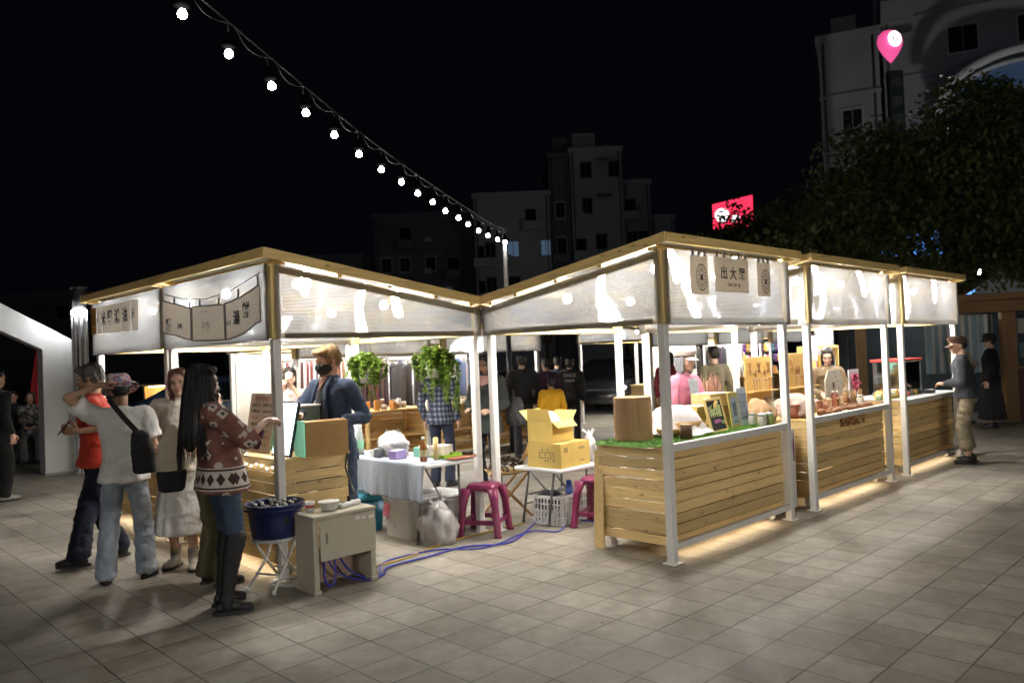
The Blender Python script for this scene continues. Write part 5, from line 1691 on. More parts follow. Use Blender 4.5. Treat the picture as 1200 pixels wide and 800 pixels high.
# ------------------------------------------------------------------ people
TMP = bpy.data.scenes.new('tmp')
def blob(mb, voxel, smooth=4, fac=.5):
    me = mb.mesh('tmp_blob', [])
    o = bpy.data.objects.new('tmp_blob', me)
    TMP.collection.objects.link(o)
    r = o.modifiers.new('r', 'REMESH'); r.mode = 'VOXEL'; r.voxel_size = voxel; r.use_smooth_shade = True
    s = o.modifiers.new('s', 'SMOOTH'); s.factor = fac; s.iterations = smooth
    vl = TMP.view_layers[0]
    vl.update()
    out = bpy.data.meshes.new_from_object(o.evaluated_get(vl.depsgraph))
    bpy.data.objects.remove(o); bpy.data.meshes.remove(me)
    return out

def capsule(m, p0, r0, p1, r1, n=14):
    p0, p1 = Vector(p0), Vector(p1)
    m.ell(p0, r0); m.ell(p1, r1)
    d = p1 - p0
    if d.length > 1e-4: m.cyl(p0, p1, r0, r1, n)

def ripple(me, amp, k, st=(1, 1, 1), seed=0):
    nr = [v.normal.copy() for v in me.vertices]
    for v, vn in zip(me.vertices, nr):
        c = Vector((v.co.x * k * st[0], v.co.y * k * st[1] + seed * 3.7, v.co.z * k * st[2]))
        n_ = noise.noise(c) + .5 * noise.noise(c * 2.3) - 1.1 * max(0, .32 - abs(noise.noise(c * .7 + Vector((9.1, 2.2, v.co.x * 5 + v.co.z * 3))))) * 1.7 + .3
        v.co += vn * (n_ * amp)

def join_meshes(name, lst):
    """lst of (mesh, material): one mesh object data"""
    bm = bmesh.new(); mats = []
    for me, mt in lst:
        if mt not in mats: mats.append(mt)
        mi = mats.index(mt)
        n0 = len(bm.faces)
        bm.from_mesh(me)
        bm.faces.ensure_lookup_table()
        for f in bm.faces[n0:]:
            f.material_index = mi; f.smooth = True
    out = bpy.data.meshes.new(name)
    bm.to_mesh(out); bm.free()
    for mt in mats: out.materials.append(mt)
    for me, _ in lst: bpy.data.meshes.remove(me)
    return out

def add_mesh(name, me, parent, mt=None):
    if mt is not None:
        me.materials.clear(); me.materials.append(mt)
    for p in me.polygons: p.use_smooth = True
    o = bpy.data.objects.new(name, me); COL.objects.link(o); o.parent = parent
    return o

def skinmat(name, c):
    if name in MATS: return MATS[name]
    m, nt, b = _nt(name)
    v = coords(nt)
    n1 = noisen(nt, v, 28, 4); n2 = noisen(nt, v, 6, 2)
    f = mathn(nt, 'ADD', mathn(nt, 'MULTIPLY', n1, .4), mathn(nt, 'MULTIPLY', n2, .6))
    lnk(nt, ramp(nt, f, [(.35, (c[0] * .86, c[1] * .78, c[2] * .74)), (.65, (min(1, c[0] * 1.08), c[1] * 1.06, c[2] * 1.04))]), b.inputs['Base Color'])
    b.inputs['Roughness'].default_value = .5
    b.inputs['Subsurface Weight'].default_value = .12
    b.inputs['Subsurface Radius'].default_value = (.012, .005, .003)
    b.inputs['Subsurface Scale'].default_value = 1
    lnk(nt, bumpn(nt, n1, .08, .004), b.inputs['Normal'])
    MATS[name] = m
    return m

def hairmat(name, c, rough=.42):
    if name in MATS: return MATS[name]
    m, nt, b = _nt(name)
    n1 = noisen(nt, coords(nt, (130, 130, 5)), 1, 4, .6, .4)
    lnk(nt, ramp(nt, n1, [(.3, tuple(x * .5 for x in c)), (.55, c), (.75, tuple(min(1, x * 1.7 + .004) for x in c))]), b.inputs['Base Color'])
    b.inputs['Roughness'].default_value = rough
    lnk(nt, bumpn(nt, n1, .6, .006), b.inputs['Normal'])
    MATS[name] = m
    return m

def clothmat(name, c, rough=.85, var=.14, weave=60, wr=.35, sheen=.1):
    """woven cloth with soft creases"""
    if name in MATS: return MATS[name]
    m, nt, b = _nt(name)
    v = coords(nt)
    n1 = noisen(nt, v, weave * 3, 3); n2 = noisen(nt, coords(nt, (1, 1, .45)), 7, 4, .55, .9); n3 = noisen(nt, v, 2.2, 3)
    f = mathn(nt, 'ADD', mathn(nt, 'MULTIPLY', n1, .35), mathn(nt, 'MULTIPLY', n3, .65))
    lnk(nt, ramp(nt, f, [(.3, tuple(x * (1 - var) for x in c)), (.7, tuple(min(1, x * (1 + var)) for x in c))]), b.inputs['Base Color'])
    b.inputs['Roughness'].default_value = rough
    b.inputs['Sheen Weight'].default_value = sheen
    b.inputs['Specular IOR Level'].default_value = .25
    h = mathn(nt, 'ADD', mathn(nt, 'MULTIPLY', n2, 1.0), mathn(nt, 'MULTIPLY', n1, .05))
    lnk(nt, bumpn(nt, h, wr, .04), b.inputs['Normal'])
    MATS[name] = m
    return m

SKIN_A = skinmat('skin_light', (.56, .36, .26))
SKIN_B = skinmat('skin_tan', (.42, .25, .165))
SKIN_C = skinmat('skin_ruddy', (.56, .32, .23))
EYE_W = pm('eye_white', (.62, .60, .57), .25, .03, 9, 0)
EYE_D = pm('eye_dark', (.02, .013, .01), .15, .1, 9, 0)
LIP = pm('lip', (.42, .13, .11), .4, .1, 20, 0)
BROW = pm('brow', (.035, .022, .015), .7, .2, 40, 0)

def hand_mesh(m, wrist, d, nrm, s, curl, left, spread=.18):
    """five-fingered hand: d towards the fingers, nrm out of the back of the hand"""
    d = d.normalized(); nrm = (nrm - d * nrm.dot(d)).normalized()
    side = d.cross(nrm).normalized()           # towards the thumb for one hand
    if left: side = -side
    P = lambda a, b, c: wrist + d * (a * s) + side * (b * s) + nrm * (c * s)
    rot = Matrix((d, side, nrm)).transposed()
    m.ell(P(.045, 0, 0), (.052 * s, .040 * s, .016 * s), rot)
    m.ell(P(.072, 0, .002), (.022 * s, .041 * s, .014 * s), rot)
    capsule(m, P(-.01, 0, 0), .023 * s, P(.03, 0, 0), .026 * s, 10)
    for i, (b, L) in enumerate(((.030, .070), (.010, .078), (-.011, .072), (-.031, .057))):
        p = P(.078, b, 0); ang = 0
        for j, (fr, r) in enumerate(((.42, .0092), (.33, .0082), (.25, .0072))):
            ang += curl * (.75 if j == 0 else 1.0)
            dd = (d * math.cos(ang) - nrm * math.sin(ang) + side * (spread * b / .03) * .5).normalized()
            q = p + dd * (L * fr * s)
            capsule(m, p, r * s, q, (r - .0008) * s, 8)
            p = q
    p = P(.018, .034, -.004)
    for j, (L, r) in enumerate(((.036, .0125), (.030, .0105), (.024, .009))):
        dd = (d * (.62 + .18 * j) + side * (.75 - .35 * j) - nrm * (.25 + .4 * curl * j)).normalized()
        q = p + dd * (L * s); capsule(m, p, r * s, q, (r - .001) * s, 8); p = q

def ik(a, b, l1, l2, pole):
    d = b - a; L = min(d.length, (l1 + l2) * .999); dn = d.normalized()
    x = (l1 * l1 - l2 * l2 + L * L) / (2 * L)
    h = math.sqrt(max(0, l1 * l1 - x * x))
    pole = (pole - dn * pole.dot(dn)).normalized()
    return a + dn * x + pole * h, a + dn * L

def person(label, loc, rz, h=1.68, feet=None, hands=None, lean=(0, 0), head=(0, 0, 0), skin=None, hair=('short', (.012, .009, .007)), top=None, bottom=None, shoes=(.03, .03, .03), face=True, build=1.0, q=1.0, hat=None, sit=None, extra=None, group=None, women=False, drop=0.0, hipx=0):
    """a standing or sitting figure facing local -y; hands/feet in local metres"""
    skin = skin or SKIN_A
    s = h / 1.70
    t = thing('person', label, 'person', loc, rz, group)
    V = lambda *a: Vector(a) * s
    pel = V(hipx, 0, .93) - Vector((0, 0, drop))
    if sit is not None: pel = Vector((0, 0, sit + .09))
    up = Vector((lean[0], lean[1], 0))
    chest = pel + V(0, 0, .33) + up * .55
    neck = pel + V(0, .012, .525) + up
    hd = neck + V(0, -.015, .135) + Vector((lean[0], lean[1], 0)) * .25
    ax = (neck - pel).normalized()
    shw = (.165 if women else .19) * build
    sh = {k: neck + V(sg * shw, .005, -.075) for k, sg in (('L', 1), ('R', -1))}
    hipj = {k: pel + V(sg * .085, 0, -.03) for k, sg in (('L', 1), ('R', -1))}
    feet = feet or {}
    hands = hands or {}
    J = {}
    for k, sg in (('L', 1), ('R', -1)):
        f = feet.get(k, (sg * .10, 0, 0, sg * .25))
        an = Vector((f[0], f[1], f[2] + .085 * s))
        kp = Vector(feet.get('pole' + k, (sg * .15, -1, .1)))
        kn, an = ik(hipj[k], an, .418 * s, .408 * s, kp)
        J['kn' + k], J['an' + k], J['fa' + k] = kn, an, f[3]
        hh = hands.get(k)
        if hh is None: hh = dict(p=(sg * .235 * s, -.03, pel.z - .06 * s), d=(sg * .05, -.1, -1), n=(sg, .1, 0), pole=(sg * .5, 1, 0), curl=.35)
        el, wr = ik(sh[k], Vector(hh['p']), .285 * s, .255 * s, Vector(hh.get('pole', (sg * .5, .6, -.6))))
        J['el' + k], J['wr' + k], J['h' + k] = el, wr, hh
    # ---- skin body
    HR = Matrix.Rotation(head[0], 3, 'Z') @ Matrix.Rotation(head[1], 3, 'X') @ Matrix.Rotation(head[2], 3, 'Y')
    P = lambda x, y, z: hd + HR @ (Vector((x, y, z)) * s)
    parts = []
    m = MB()
    E = lambda c, r: m.ell(P(*c), tuple(x * s for x in r), HR)
    E((0, .016, .036), (.075, .094, .080)); E((0, -.022, -.028), (.061, .068, .082)); E((0, -.036, -.078), (.040, .044, .033))
    E((0, -.066, .030), (.050, .026, .028))
    if face:
        capsule(m, P(0, -.088, .004), .0085 * s, P(0, -.106, -.030), .0125 * s, 8); E((0, -.098, -.034), (.018, .012, .009))
        for sg in (-1, 1): E((sg * .036, -.064, -.030), (.022, .024, .022))
        E((0, -.082, -.064), (.024, .014, .012)); E((0, -.080, -.094), (.018, .014, .014))
    for sg in (-1, 1): E((sg * .075, .012, -.008), (.010, .019, .031))
    capsule(m, P(0, .022, -.05), .052 * s, neck + V(0, .012, -.03), .056 * s)
    parts.append((blob(m, .0075 * s * q, 3), skin))
    if face:
        m = MB()
        for sg in (-1, 1): E((sg * .030, -.0815, .0), (.0145, .009, .0068))
        parts.append((m.mesh('e', []), EYE_W))
        m = MB()
        for sg in (-1, 1):
            E((sg * .030, -.0875, .0), (.0066, .0045, .0066)); E((sg * .030, -.0845, .0068), (.0155, .0075, .0022))
        parts.append((m.mesh('e', []), EYE_D))
        m = MB()
        for sg in (-1, 1): E((sg * .031, -.0865, .0205), (.018, .006, .0035))
        parts.append((m.mesh('e', []), BROW))
        m = MB(); E((0, -.0955, -.0605), (.020, .006, .0042)); E((0, -.0945, -.0675), (.017, .0065, .0045))
        parts.append((m.mesh('e', []), LIP))
    m = MB()
    m.loft([(pel + V(0, 0, -.10), .12 * s, .09 * s), (pel, .14 * s, .10 * s), (chest, .13 * s, .095 * s), (neck + V(0, 0, -.06), .14 * s, .07 * s), (neck, .055 * s, .055 * s)], 16)
    for k in 'LR':
        capsule(m, sh[k], .045 * s, J['el' + k], .036 * s); capsule(m, J['el' + k], .036 * s, J['wr' + k], .025 * s)
        capsule(m, hipj[k], .060 * s, J['kn' + k], .042 * s)
        cf = J['kn' + k].lerp(J['an' + k], .3) + V(0, .012, 0)
        capsule(m, J['kn' + k], .048 * s, cf, .050 * s); capsule(m, cf, .050 * s, J['an' + k], .034 * s)
        fd = Vector((math.sin(J['fa' + k]), -math.cos(J['fa' + k]), 0))
        capsule(m, J['an' + k] + Vector((0, 0, -.045 * s)), .032 * s, J['an' + k] + fd * .13 * s + Vector((0, 0, -.06 * s)), .025 * s)
    parts.append((blob(m, .016 * s * max(1, q * .8), 4), skin))
    for k in 'LR':
        hh = J['h' + k]
        m = MB(); hand_mesh(m, J['wr' + k], Vector(hh['d']), Vector(hh['n']), s * .96, hh.get('curl', .35), k == 'R')
        parts.append((blob(m, .0042 * s * q, 2), skin))
    add_mesh('body', join_meshes('body', parts), t)
    # ---- lower garment
    bt = bottom or dict(kind='trousers', col=(.03, .03, .04))
    bm_ = bt.get('mat') or clothmat('cloth_b%02d%02d%02d' % tuple(int(c * 99) for c in bt['col']), bt['col'])
    w = bt.get('w', 1.0) * build
    m = MB()
    if bt['kind'] == 'skirt':
        zb = bt['hem'] * s
        rings = []
        for i in range(9):
            f_ = i / 8; z = pel.z + .10 * s - (pel.z + .10 * s - zb) * f_
            c = Vector((pel.x, pel.y + .0 * f_, z))
            rings.append((c, (.135 + bt.get('flare', .08) * f_ + .03 * math.sin(min(1, f_ * 2.5) * 1.57)) * s * w, (.10 + bt.get('flare', .08) * f_ + .025 * math.sin(min(1, f_ * 2.5) * 1.57)) * s * w))
        m.loft(rings, 28)
        me = blob(m, .013 * s * q, 3)
        nr = [v.normal.copy() for v in me.vertices]
        for v, vn in zip(me.vertices, nr):
            f_ = max(0, (pel.z - v.co.z) / (pel.z - zb)); a = math.atan2(v.co.y, v.co.x)
            v.co += Vector((vn.x, vn.y, 0)) * (.012 * f_ * math.sin(a * 9 + 1.5 * math.sin(a * 3)))
    else:
        hem = bt.get('hem', .07) * s
        m.loft([(pel + V(0, 0, .10), .135 * s * w, .10 * s * w), (pel + V(0, 0, .0), .152 * s * w, .118 * s * w), (pel + V(0, .006, -.07), .158 * s * w, .122 * s * w), (pel + V(0, 0, -.12), .13 * s * w, .10 * s * w)], 20)
        lw = bt.get('leg', .072)
        for k in 'LR':
            a, b, c = hipj[k], J['kn' + k], J['an' + k]
            bot = c + Vector((0, 0, hem - .085 * s)) if hem < .2 * s else b.lerp(c, 1 - (hem - .085 * s) / (b.z - c.z))
            capsule(m, a + V(0, 0, -.04), .086 * s * w, b, max(.062 * s * w, lw * .92 * s))
            capsule(m, b, max(.062 * s * w, lw * .92 * s), bot + Vector((0, 0, lw * .5 * s)), lw * s)
            m.cyl(bot + Vector((0, 0, lw * .5 * s)), bot, lw * s, lw * 1.02 * s, 18)
        me = blob(m, .0125 * s * q, 3)
    ripple(me, bt.get('rip', .007) * s, 11, (1, 1, 1.6), rnd.random() * 9)
    add_mesh('skirt' if bt['kind'] == 'skirt' else 'trousers', me, t, bm_)
    # ---- upper garment
    tp = top or dict(col=(.05, .05, .06))
    tm = tp.get('mat') or clothmat('cloth_t%02d%02d%02d' % tuple(int(c * 99) for c in tp['col']), tp['col'])
    w = tp.get('w', 1.0) * build
    ln = tp.get('len', .06)           # how far below the hips it hangs
    m = MB()
    sw = .92 if women else 1.0
    bl = tp.get('blouse', 0.0)
    m.loft([(pel + V(0, 0, -ln), (.180 + bl) * s * w, (.142 + bl) * s * w), (pel + V(0, 0, -ln + .03), (.182 + bl) * s * w, (.144 + bl) * s * w), (pel + V(0, 0, .10) + up * .1, (.146 + bl) * s * w, (.110 + bl) * s * w), (pel + V(0, 0, .2) + up * .3, (.148 + bl * .7) * s * w, (.112 + bl * .7) * s * w),
            (chest + V(0, 0, .02), .168 * s * w * sw, .122 * s * w), (neck + V(0, 0, -.13), .175 * s * w * sw, .112 * s * w), (neck + V(0, .0, -.06), .15 * s * w * sw, .085 * s * w), (neck + V(0, .006, -.02), .085 * s * w, .068 * s), (neck + V(0, .01, .012 + tp.get('collar', 0)), .066 * s, .062 * s)], 24)
    sl_ = tp.get('sleeve', 'long')
    for k in 'LR':
        a, b, c = sh[k], J['el' + k], J['wr' + k]
        aw = tp.get('arm', 1.0) * w
        capsule(m, neck + V(0, .005, -.085), .072 * s, a, .062 * s * aw)
        if sl_ == 'long':
            capsule(m, a, .062 * s * aw, b, .052 * s * aw); e = c.lerp(b, .06); capsule(m, b, .052 * s * aw, c.lerp(b, .14), .041 * s * aw); m.cyl(c.lerp(b, .14), e, .041 * s * aw, .042 * s * aw, 14)
        elif sl_ == 'elbow':
            e = b.lerp(c, .20); capsule(m, a, .062 * s * aw, b, .056 * s * aw); m.cyl(b, e, .056 * s * aw, .062 * s * aw, 14)
        elif sl_ == 'short':
            e = a.lerp(b, .72); capsule(m, a, .062 * s * aw, a.lerp(b, .4), .060 * s * aw); m.cyl(a.lerp(b, .4), e, .060 * s * aw, .066 * s * aw, 14)
    me = blob(m, .0115 * s * q, 3)
    ripple(me, tp.get('rip', .008) * s, 9, (1, 1, 1.3), rnd.random() * 9)
    add_mesh(tp.get('name', 'shirt'), me, t, tm)
    # ---- shoes
    shm = pm('shoe%02d%02d%02d' % tuple(int(c * 99) for c in shoes), shoes, .5, .15, 12, .1)
    for k in 'LR':
        a = J['an' + k]; fd = Vector((math.sin(J['fa' + k]), -math.cos(J['fa' + k]), 0)); sd = fd.cross(Vector((0, 0, 1)))
        rot = Matrix((sd, fd, Vector((0, 0, 1)))).transposed()
        b0 = Vector((a.x, a.y, a.z - .085 * s))
        m = MB()
        m.ell(b0 + fd * -.015 * s + Vector((0, 0, .05 * s)), (.040 * s, .060 * s, .050 * s), rot); m.ell(b0 + fd * .10 * s + Vector((0, 0, .036 * s)), (.046 * s, .085 * s, .036 * s), rot)
        m.ell(b0 + fd * .04 * s + Vector((0, 0, .05 * s)), (.040 * s, .085 * s, .044 * s), rot)
        m.cyl(a + Vector((0, 0, -.03 * s)), a + Vector((0, 0, .03 * s)), .045 * s, .046 * s, 14)
        o = add_mesh('shoe', blob(m, .009 * s * q, 2), t, shm)
        m = MB(); n = 20
        out = [b0 + fd * (.043 + .135 * math.cos(i * 6.283 / n)) * s + sd * (.046 * math.sin(i * 6.283 / n) * (1 + .15 * math.cos(i * 6.283 / n))) * s + Vector((0, 0, .002)) for i in range(n)]
        m.prism(out, (0, 0, .024 * s)); m.build('sole', pm('sole', (.5, .48, .44) if sum(shoes) > .3 or extra == 'sneaker' else (.02, .02, .02), .6), o)
    # ---- hair
    if hair:
        kind, hc = hair
        hm = hairmat('hair%02d%02d%02d' % tuple(int(c * 199) for c in hc), hc)
        m = MB()
        E = lambda c, r: m.ell(P(*c), tuple(x * s for x in r), HR, sub=3)
        E((0, .030, .050), (.084, .094, .083)); E((0, .055, .0), (.078, .068, .075))
        if kind == 'short': E((0, -.035, .098), (.060, .055, .030)); E((0, .062, -.035), (.058, .045, .035))
        if kind == 'swept': E((-.02, -.040, .100), (.058, .052, .030)); E((.03, -.03, .098), (.046, .055, .026)); E((0, .066, -.035), (.058, .042, .04)); E((.07, .02, .03), (.014, .04, .04)); E((-.07, .02, .03), (.014, .04, .04))
        if kind in ('bob', 'long'):
            for sg in (-1, 1):
                E((sg * .070, .004, -.02), (.022, .060, .085)); E((sg * .066, .0, -.09), (.024, .048, .06)); E((sg * .034, -.026, .092), (.040, .046, .024))
            E((0, .06, -.06), (.072, .05, .085))
        hh_ = None
        if kind == 'long':
            rings = []
            for (y, z, rx, ry) in ((.050, .02, .084, .052), (.056, -.06, .086, .052), (.066, -.16, .092, .046), (.076, -.27, .100, .040), (.076, -.36, .094, .034), (.072, -.43, .076, .026), (.068, -.48, .040, .014)):
                rings.append((P(0, y, z) + Vector((0, .0, 0)), rx * s, ry * s, HR @ Vector((1, 0, 0))))
            m.loft(rings, 26, 0, 2.3)
        me = blob(m, .009 * s * q, 2)
        nr = [v.normal.copy() for v in me.vertices]
        for v, vn in zip(me.vertices, nr):
            lv = HR.transposed() @ (v.co - hd)
            a = math.atan2(lv.y, lv.x)
            kz = .35 if kind == 'long' else 1
            v.co += vn * (.004 * s * noise.noise(Vector((a * 9, lv.z / s * 5 * kz, 3.3))) + .004 * s * noise.noise(Vector((a * 24, lv.z / s * 9 * kz, 1.3))))
        ho = add_mesh('hair', me, t, hm)
        if q <= 1.35 and kind in ('long', 'bob', 'swept', 'short') and not hat:
            m = MB()
            rr = random.Random(5)
            for i in range({'long': 260, 'bob': 150}.get(kind, 110)):
                a = rr.uniform(-2.7, 2.7) if kind in ('long', 'bob') else rr.uniform(-3.14, 3.14)
                x0, y0 = math.sin(a), math.cos(a)
                L = {'long': rr.uniform(.42, .56), 'bob': rr.uniform(.13, .17)}.get(kind, rr.uniform(.02, .05))
                if kind == 'long' and abs(a) > 1.9: L *= .45
                k0 = rr.uniform(0, .6)
                pts = [P(x0 * .055 * (1 - k0 * .5), .03 + y0 * .06 * (1 - k0 * .5), .125)]
                pts.append(P(x0 * .086, .030 + y0 * .096, .06 + rr.uniform(-.02, .02)))
                for g in range(1, 7):
                    f_ = g / 6
                    wd = .087 + (.014 * math.sin(f_ * 3.14) if kind == 'long' else -.004 * f_)
                    pts.append(P(x0 * wd + rr.uniform(-.005, .005), .034 + y0 * (.096 + (.02 * f_ if kind == 'long' else -.01 * f_)) + rr.uniform(-.005, .005), .05 - (L + .05) * f_))
                m.tube(pts, [.0022 * s] * 7 + [.0008 * s], 3)
            m.build('strands', hm, ho)['kind'] = 'stuff'
    if hat:
        hm = hat['mat']
        m = MB()
        if hat['kind'] == 'bucket':
            m.loft([(P(0, .025, .030), .100 * s, .118 * s), (P(0, .025, .06), .099 * s, .117 * s), (P(0, .027, .125), .088 * s, .102 * s), (P(0, .028, .148), .064 * s, .078 * s)], 28)
            me = blob(m, .009 * s * q, 2); o = add_mesh('hat', me, t, hm)
            m = MB()
            def br(a, qq):
                r1 = .098 + .048 * qq
                c = P(r1 * math.cos(a), .025 + r1 * 1.14 * math.sin(a), .040 - .034 * qq + .008 * math.sin(a * 3))
                return c
            m.grid(lambda u_, qq: br(u_ * 6.2832, qq), 36, 5); b_ = m.build('brim', hm, o); b_.modifiers.new('s', 'SOLIDIFY').thickness = .004
        elif hat['kind'] in ('cap', 'news'):
            if hat['kind'] == 'news':
                m.loft([(P(0, .02, .030), .088 * s, .104 * s), (P(0, .018, .055), .098 * s, .118 * s), (P(0, .012, .09), .104 * s, .122 * s), (P(0, .015, .120), .085 * s, .10 * s), (P(0, .02, .132), .05 * s, .06 * s)], 28)
            else:
                m.loft([(P(0, .02, .032), .087 * s, .103 * s), (P(0, .02, .07), .085 * s, .101 * s), (P(0, .022, .11), .07 * s, .083 * s), (P(0, .024, .13), .04 * s, .05 * s)], 28)
            me = blob(m, .009 * s * q, 2); o = add_mesh('hat', me, t, hm)
            m = MB()
            m.grid(lambda u_, qq: P((.082 * math.sin((u_ - .5) * 2.5)) * (1 - .12 * qq), -.062 - .03 * math.cos((u_ - .5) * 2.5) - .068 * qq * math.cos((u_ - .5) * 2.2), .034 - .014 * qq - .012 * abs(u_ - .5) * 2), 14, 5)
            b_ = m.build('brim', hm, o); b_.modifiers.new('s', 'SOLIDIFY').thickness = .005
            if hat.get('band'):
                m = MB(); m.loft([(P(0, .019, .026), .0905 * s, .1075 * s), (P(0, .019, .040), .0925 * s, .110 * s)], 28); m.build('band', hat['band'], o)
    t['_hd'] = hd; 
    return t, dict(P=P, hd=hd, HR=HR, s=s, pel=pel, neck=neck, chest=chest, J=J, sh=sh)

def face_to(dx, dy):
    return math.atan2(dx, -dy)
def loc_of(t_loc, rz, w):
    v = Vector(w) - Vector(t_loc); v.rotate(Matrix.Rotation(-rz, 3, 'Z')); return v
def dir_of(rz, d):
    v = Vector(d); v.rotate(Matrix.Rotation(-rz, 3, 'Z')); return v

# patterned sweater: brown ground, cream figures, geometric hem band
def sweater_mat():
    m, nt, b = _nt('patterned_knit')
    v = coords(nt)
    s = nt.nodes.new('ShaderNodeSeparateXYZ'); lnk(nt, v, s.inputs[0])
    vo = nt.nodes.new('ShaderNodeTexVoronoi'); vo.inputs['Scale'].default_value = 11; vo.distance = 'MANHATTAN'
    lnk(nt, v, vo.inputs['Vector'])
    n2 = noisen(nt, v, 5, 3)
    base = ramp(nt, n2, [(.35, (.075, .030, .022)), (.5, (.17, .07, .05)), (.65, (.24, .11, .08))])
    fig = mathn(nt, 'MULTIPLY', mathn(nt, 'LESS_THAN', vo.outputs['Distance'], .48), mathn(nt, 'GREATER_THAN', vo.outputs['Distance'], .20))
    sel = mathn(nt, 'GREATER_THAN', noisen(nt, v, 5.1, 1), .40)
    c = mixc(nt, mathn(nt, 'MULTIPLY', fig, sel), base, (.50, .44, .38))
    dk = mathn(nt, 'LESS_THAN', vo.outputs['Distance'], .20)
    c = mixc(nt, dk, c, (.03, .02, .018))
    ang = mathn(nt, 'ARCTAN2', s.outputs[1], s.outputs[0])
    tri = mathn(nt, 'PINGPONG', mathn(nt, 'MULTIPLY', ang, 2.6), .5)
    z = mathn(nt, 'SUBTRACT', s.outputs[2], .905)
    az = mathn(nt, 'ABSOLUTE', z)
    inb = mathn(nt, 'LESS_THAN', az, .075)
    dia = mathn(nt, 'LESS_THAN', mathn(nt, 'ADD', mathn(nt, 'MULTIPLY', tri, .10), az), .042)
    line = mathn(nt, 'GREATER_THAN', mathn(nt, 'SINE', mathn(nt, 'MULTIPLY', s.outputs[2], 210)), .2)
    bc = mixc(nt, dia, (.52, .46, .40), (.05, .025, .02))
    edge = mathn(nt, 'GREATER_THAN', az, .045)
    bc = mixc(nt, mathn(nt, 'MULTIPLY', edge, line), bc, (.06, .028, .022))
    c = mixc(nt, inb, c, bc)
    lnk(nt, c, b.inputs['Base Color']); b.inputs['Roughness'].default_value = .95
    lnk(nt, bumpn(nt, noisen(nt, coords(nt, (1, 1, .5)), 9, 4, .5, .8), .35, .03), b.inputs['Normal'])
    return m
def speckle_mat(name, cols, scale=22):
    m, nt, b = _nt(name)
    vo = nt.nodes.new('ShaderNodeTexVoronoi'); vo.inputs['Scale'].default_value = scale
    lnk(nt, coords(nt), vo.inputs['Vector'])
    sx = nt.nodes.new('ShaderNodeSeparateColor'); lnk(nt, vo.outputs['Color'], sx.inputs[0])
    n = len(cols)
    r_ = ramp(nt, sx.outputs[0], [(i / n, c) for i, c in enumerate(cols)])
    nt.nodes[-1].color_ramp.interpolation = 'CONSTANT' if nt.nodes[-1].type == 'VALTORGB' else 'LINEAR'
    lnk(nt, r_, b.inputs['Base Color']); b.inputs['Roughness'].default_value = .9
    return m
def jeans_mat(name, c, wash):
    m, nt, b = _nt(name)
    v = coords(nt); n2 = noisen(nt, coords(nt, (1, 1, .5)), 5, 4, .6, .6); n1 = noisen(nt, v, 190, 2)
    f = mathn(nt, 'ADD', mathn(nt, 'MULTIPLY', n2, .75), mathn(nt, 'MULTIPLY', n1, .25))
    lnk(nt, ramp(nt, f, [(.35, c), (.66, wash)]), b.inputs['Base Color']); b.inputs['Roughness'].default_value = .9
    lnk(nt, bumpn(nt, noisen(nt, coords(nt, (1, 1, .8)), 9, 4, .55, 1.2), .45, .035), b.inputs['Normal'])
    return m

# 1 -- woman in the patterned sweater, reaching to the screen
L5 = Vector((-2.02, 5.36, 0)); R5 = face_to(.74, .67)
lo5 = lambda w: loc_of(L5, R5, w)
fL = lo5(W(-2.70, -.12)); fR = lo5(W(-2.60, -.46))
hR = lo5(D(312, 493, 5.50)); hL = lo5(D(287, 519, 5.62))
t, k5 = person('woman with long black hair, patterned brown sweater and black knee boots, reaching to the screen', L5, R5, 1.66,
    feet=dict(L=(.11, -.02, 0, .15), R=(-.12, .05, 0, -.25)),
    hands=dict(R=dict(p=hR, d=(.1, -1, .05), n=(-.3, 0, 1), pole=(-.5, .1, -1), curl=.7), L=dict(p=hL, d=(-.3, -1, 0), n=(.9, 0, .4), pole=(.6, .3, -1), curl=.55)),
    lean=(.0, .09), head=(.15, .10, 0), hair=('long', (.006, .005, .005)), top=dict(mat=sweater_mat(), name='sweater', w=1.04, len=.11, blouse=.028, arm=1.25, sleeve='elbow', rip=.007),
    bottom=dict(kind='trousers', mat=jeans_mat('dark_jeans', (.012, .022, .045), (.05, .08, .13)), leg=.058, hem=.30, w=.98), shoes=(.012, .012, .012), women=True)
BOOT = pm('boot_leather', (.010, .010, .011), .62, .2, 14, .1)
for k in 'LR':
    m = MB(); a, kn = k5['J']['an' + k], k5['J']['kn' + k]
    capsule(m, kn + Vector((0, 0, .03)), .072, kn.lerp(a, .3) + Vector((0, .012, 0)), .066); capsule(m, kn.lerp(a, .3) + Vector((0, .012, 0)), .060, a + Vector((0, 0, .02)), .046)
    capsule(m, a + Vector((0, 0, .02)), .048, a + Vector((0, 0, -.03)), .05)
    me = blob(m, .01, 3); ripple(me, .003, 12, (1, 1, 2)); add_mesh('boot_shaft', me, t, BOOT)
m = MB()
for a_, b_ in (((-.10, 1), (.02, 1)),): pass
wh = lambda v: (Matrix.Translation(L5) @ Matrix.Rotation(R5, 4, 'Z')) @ Vector(v)
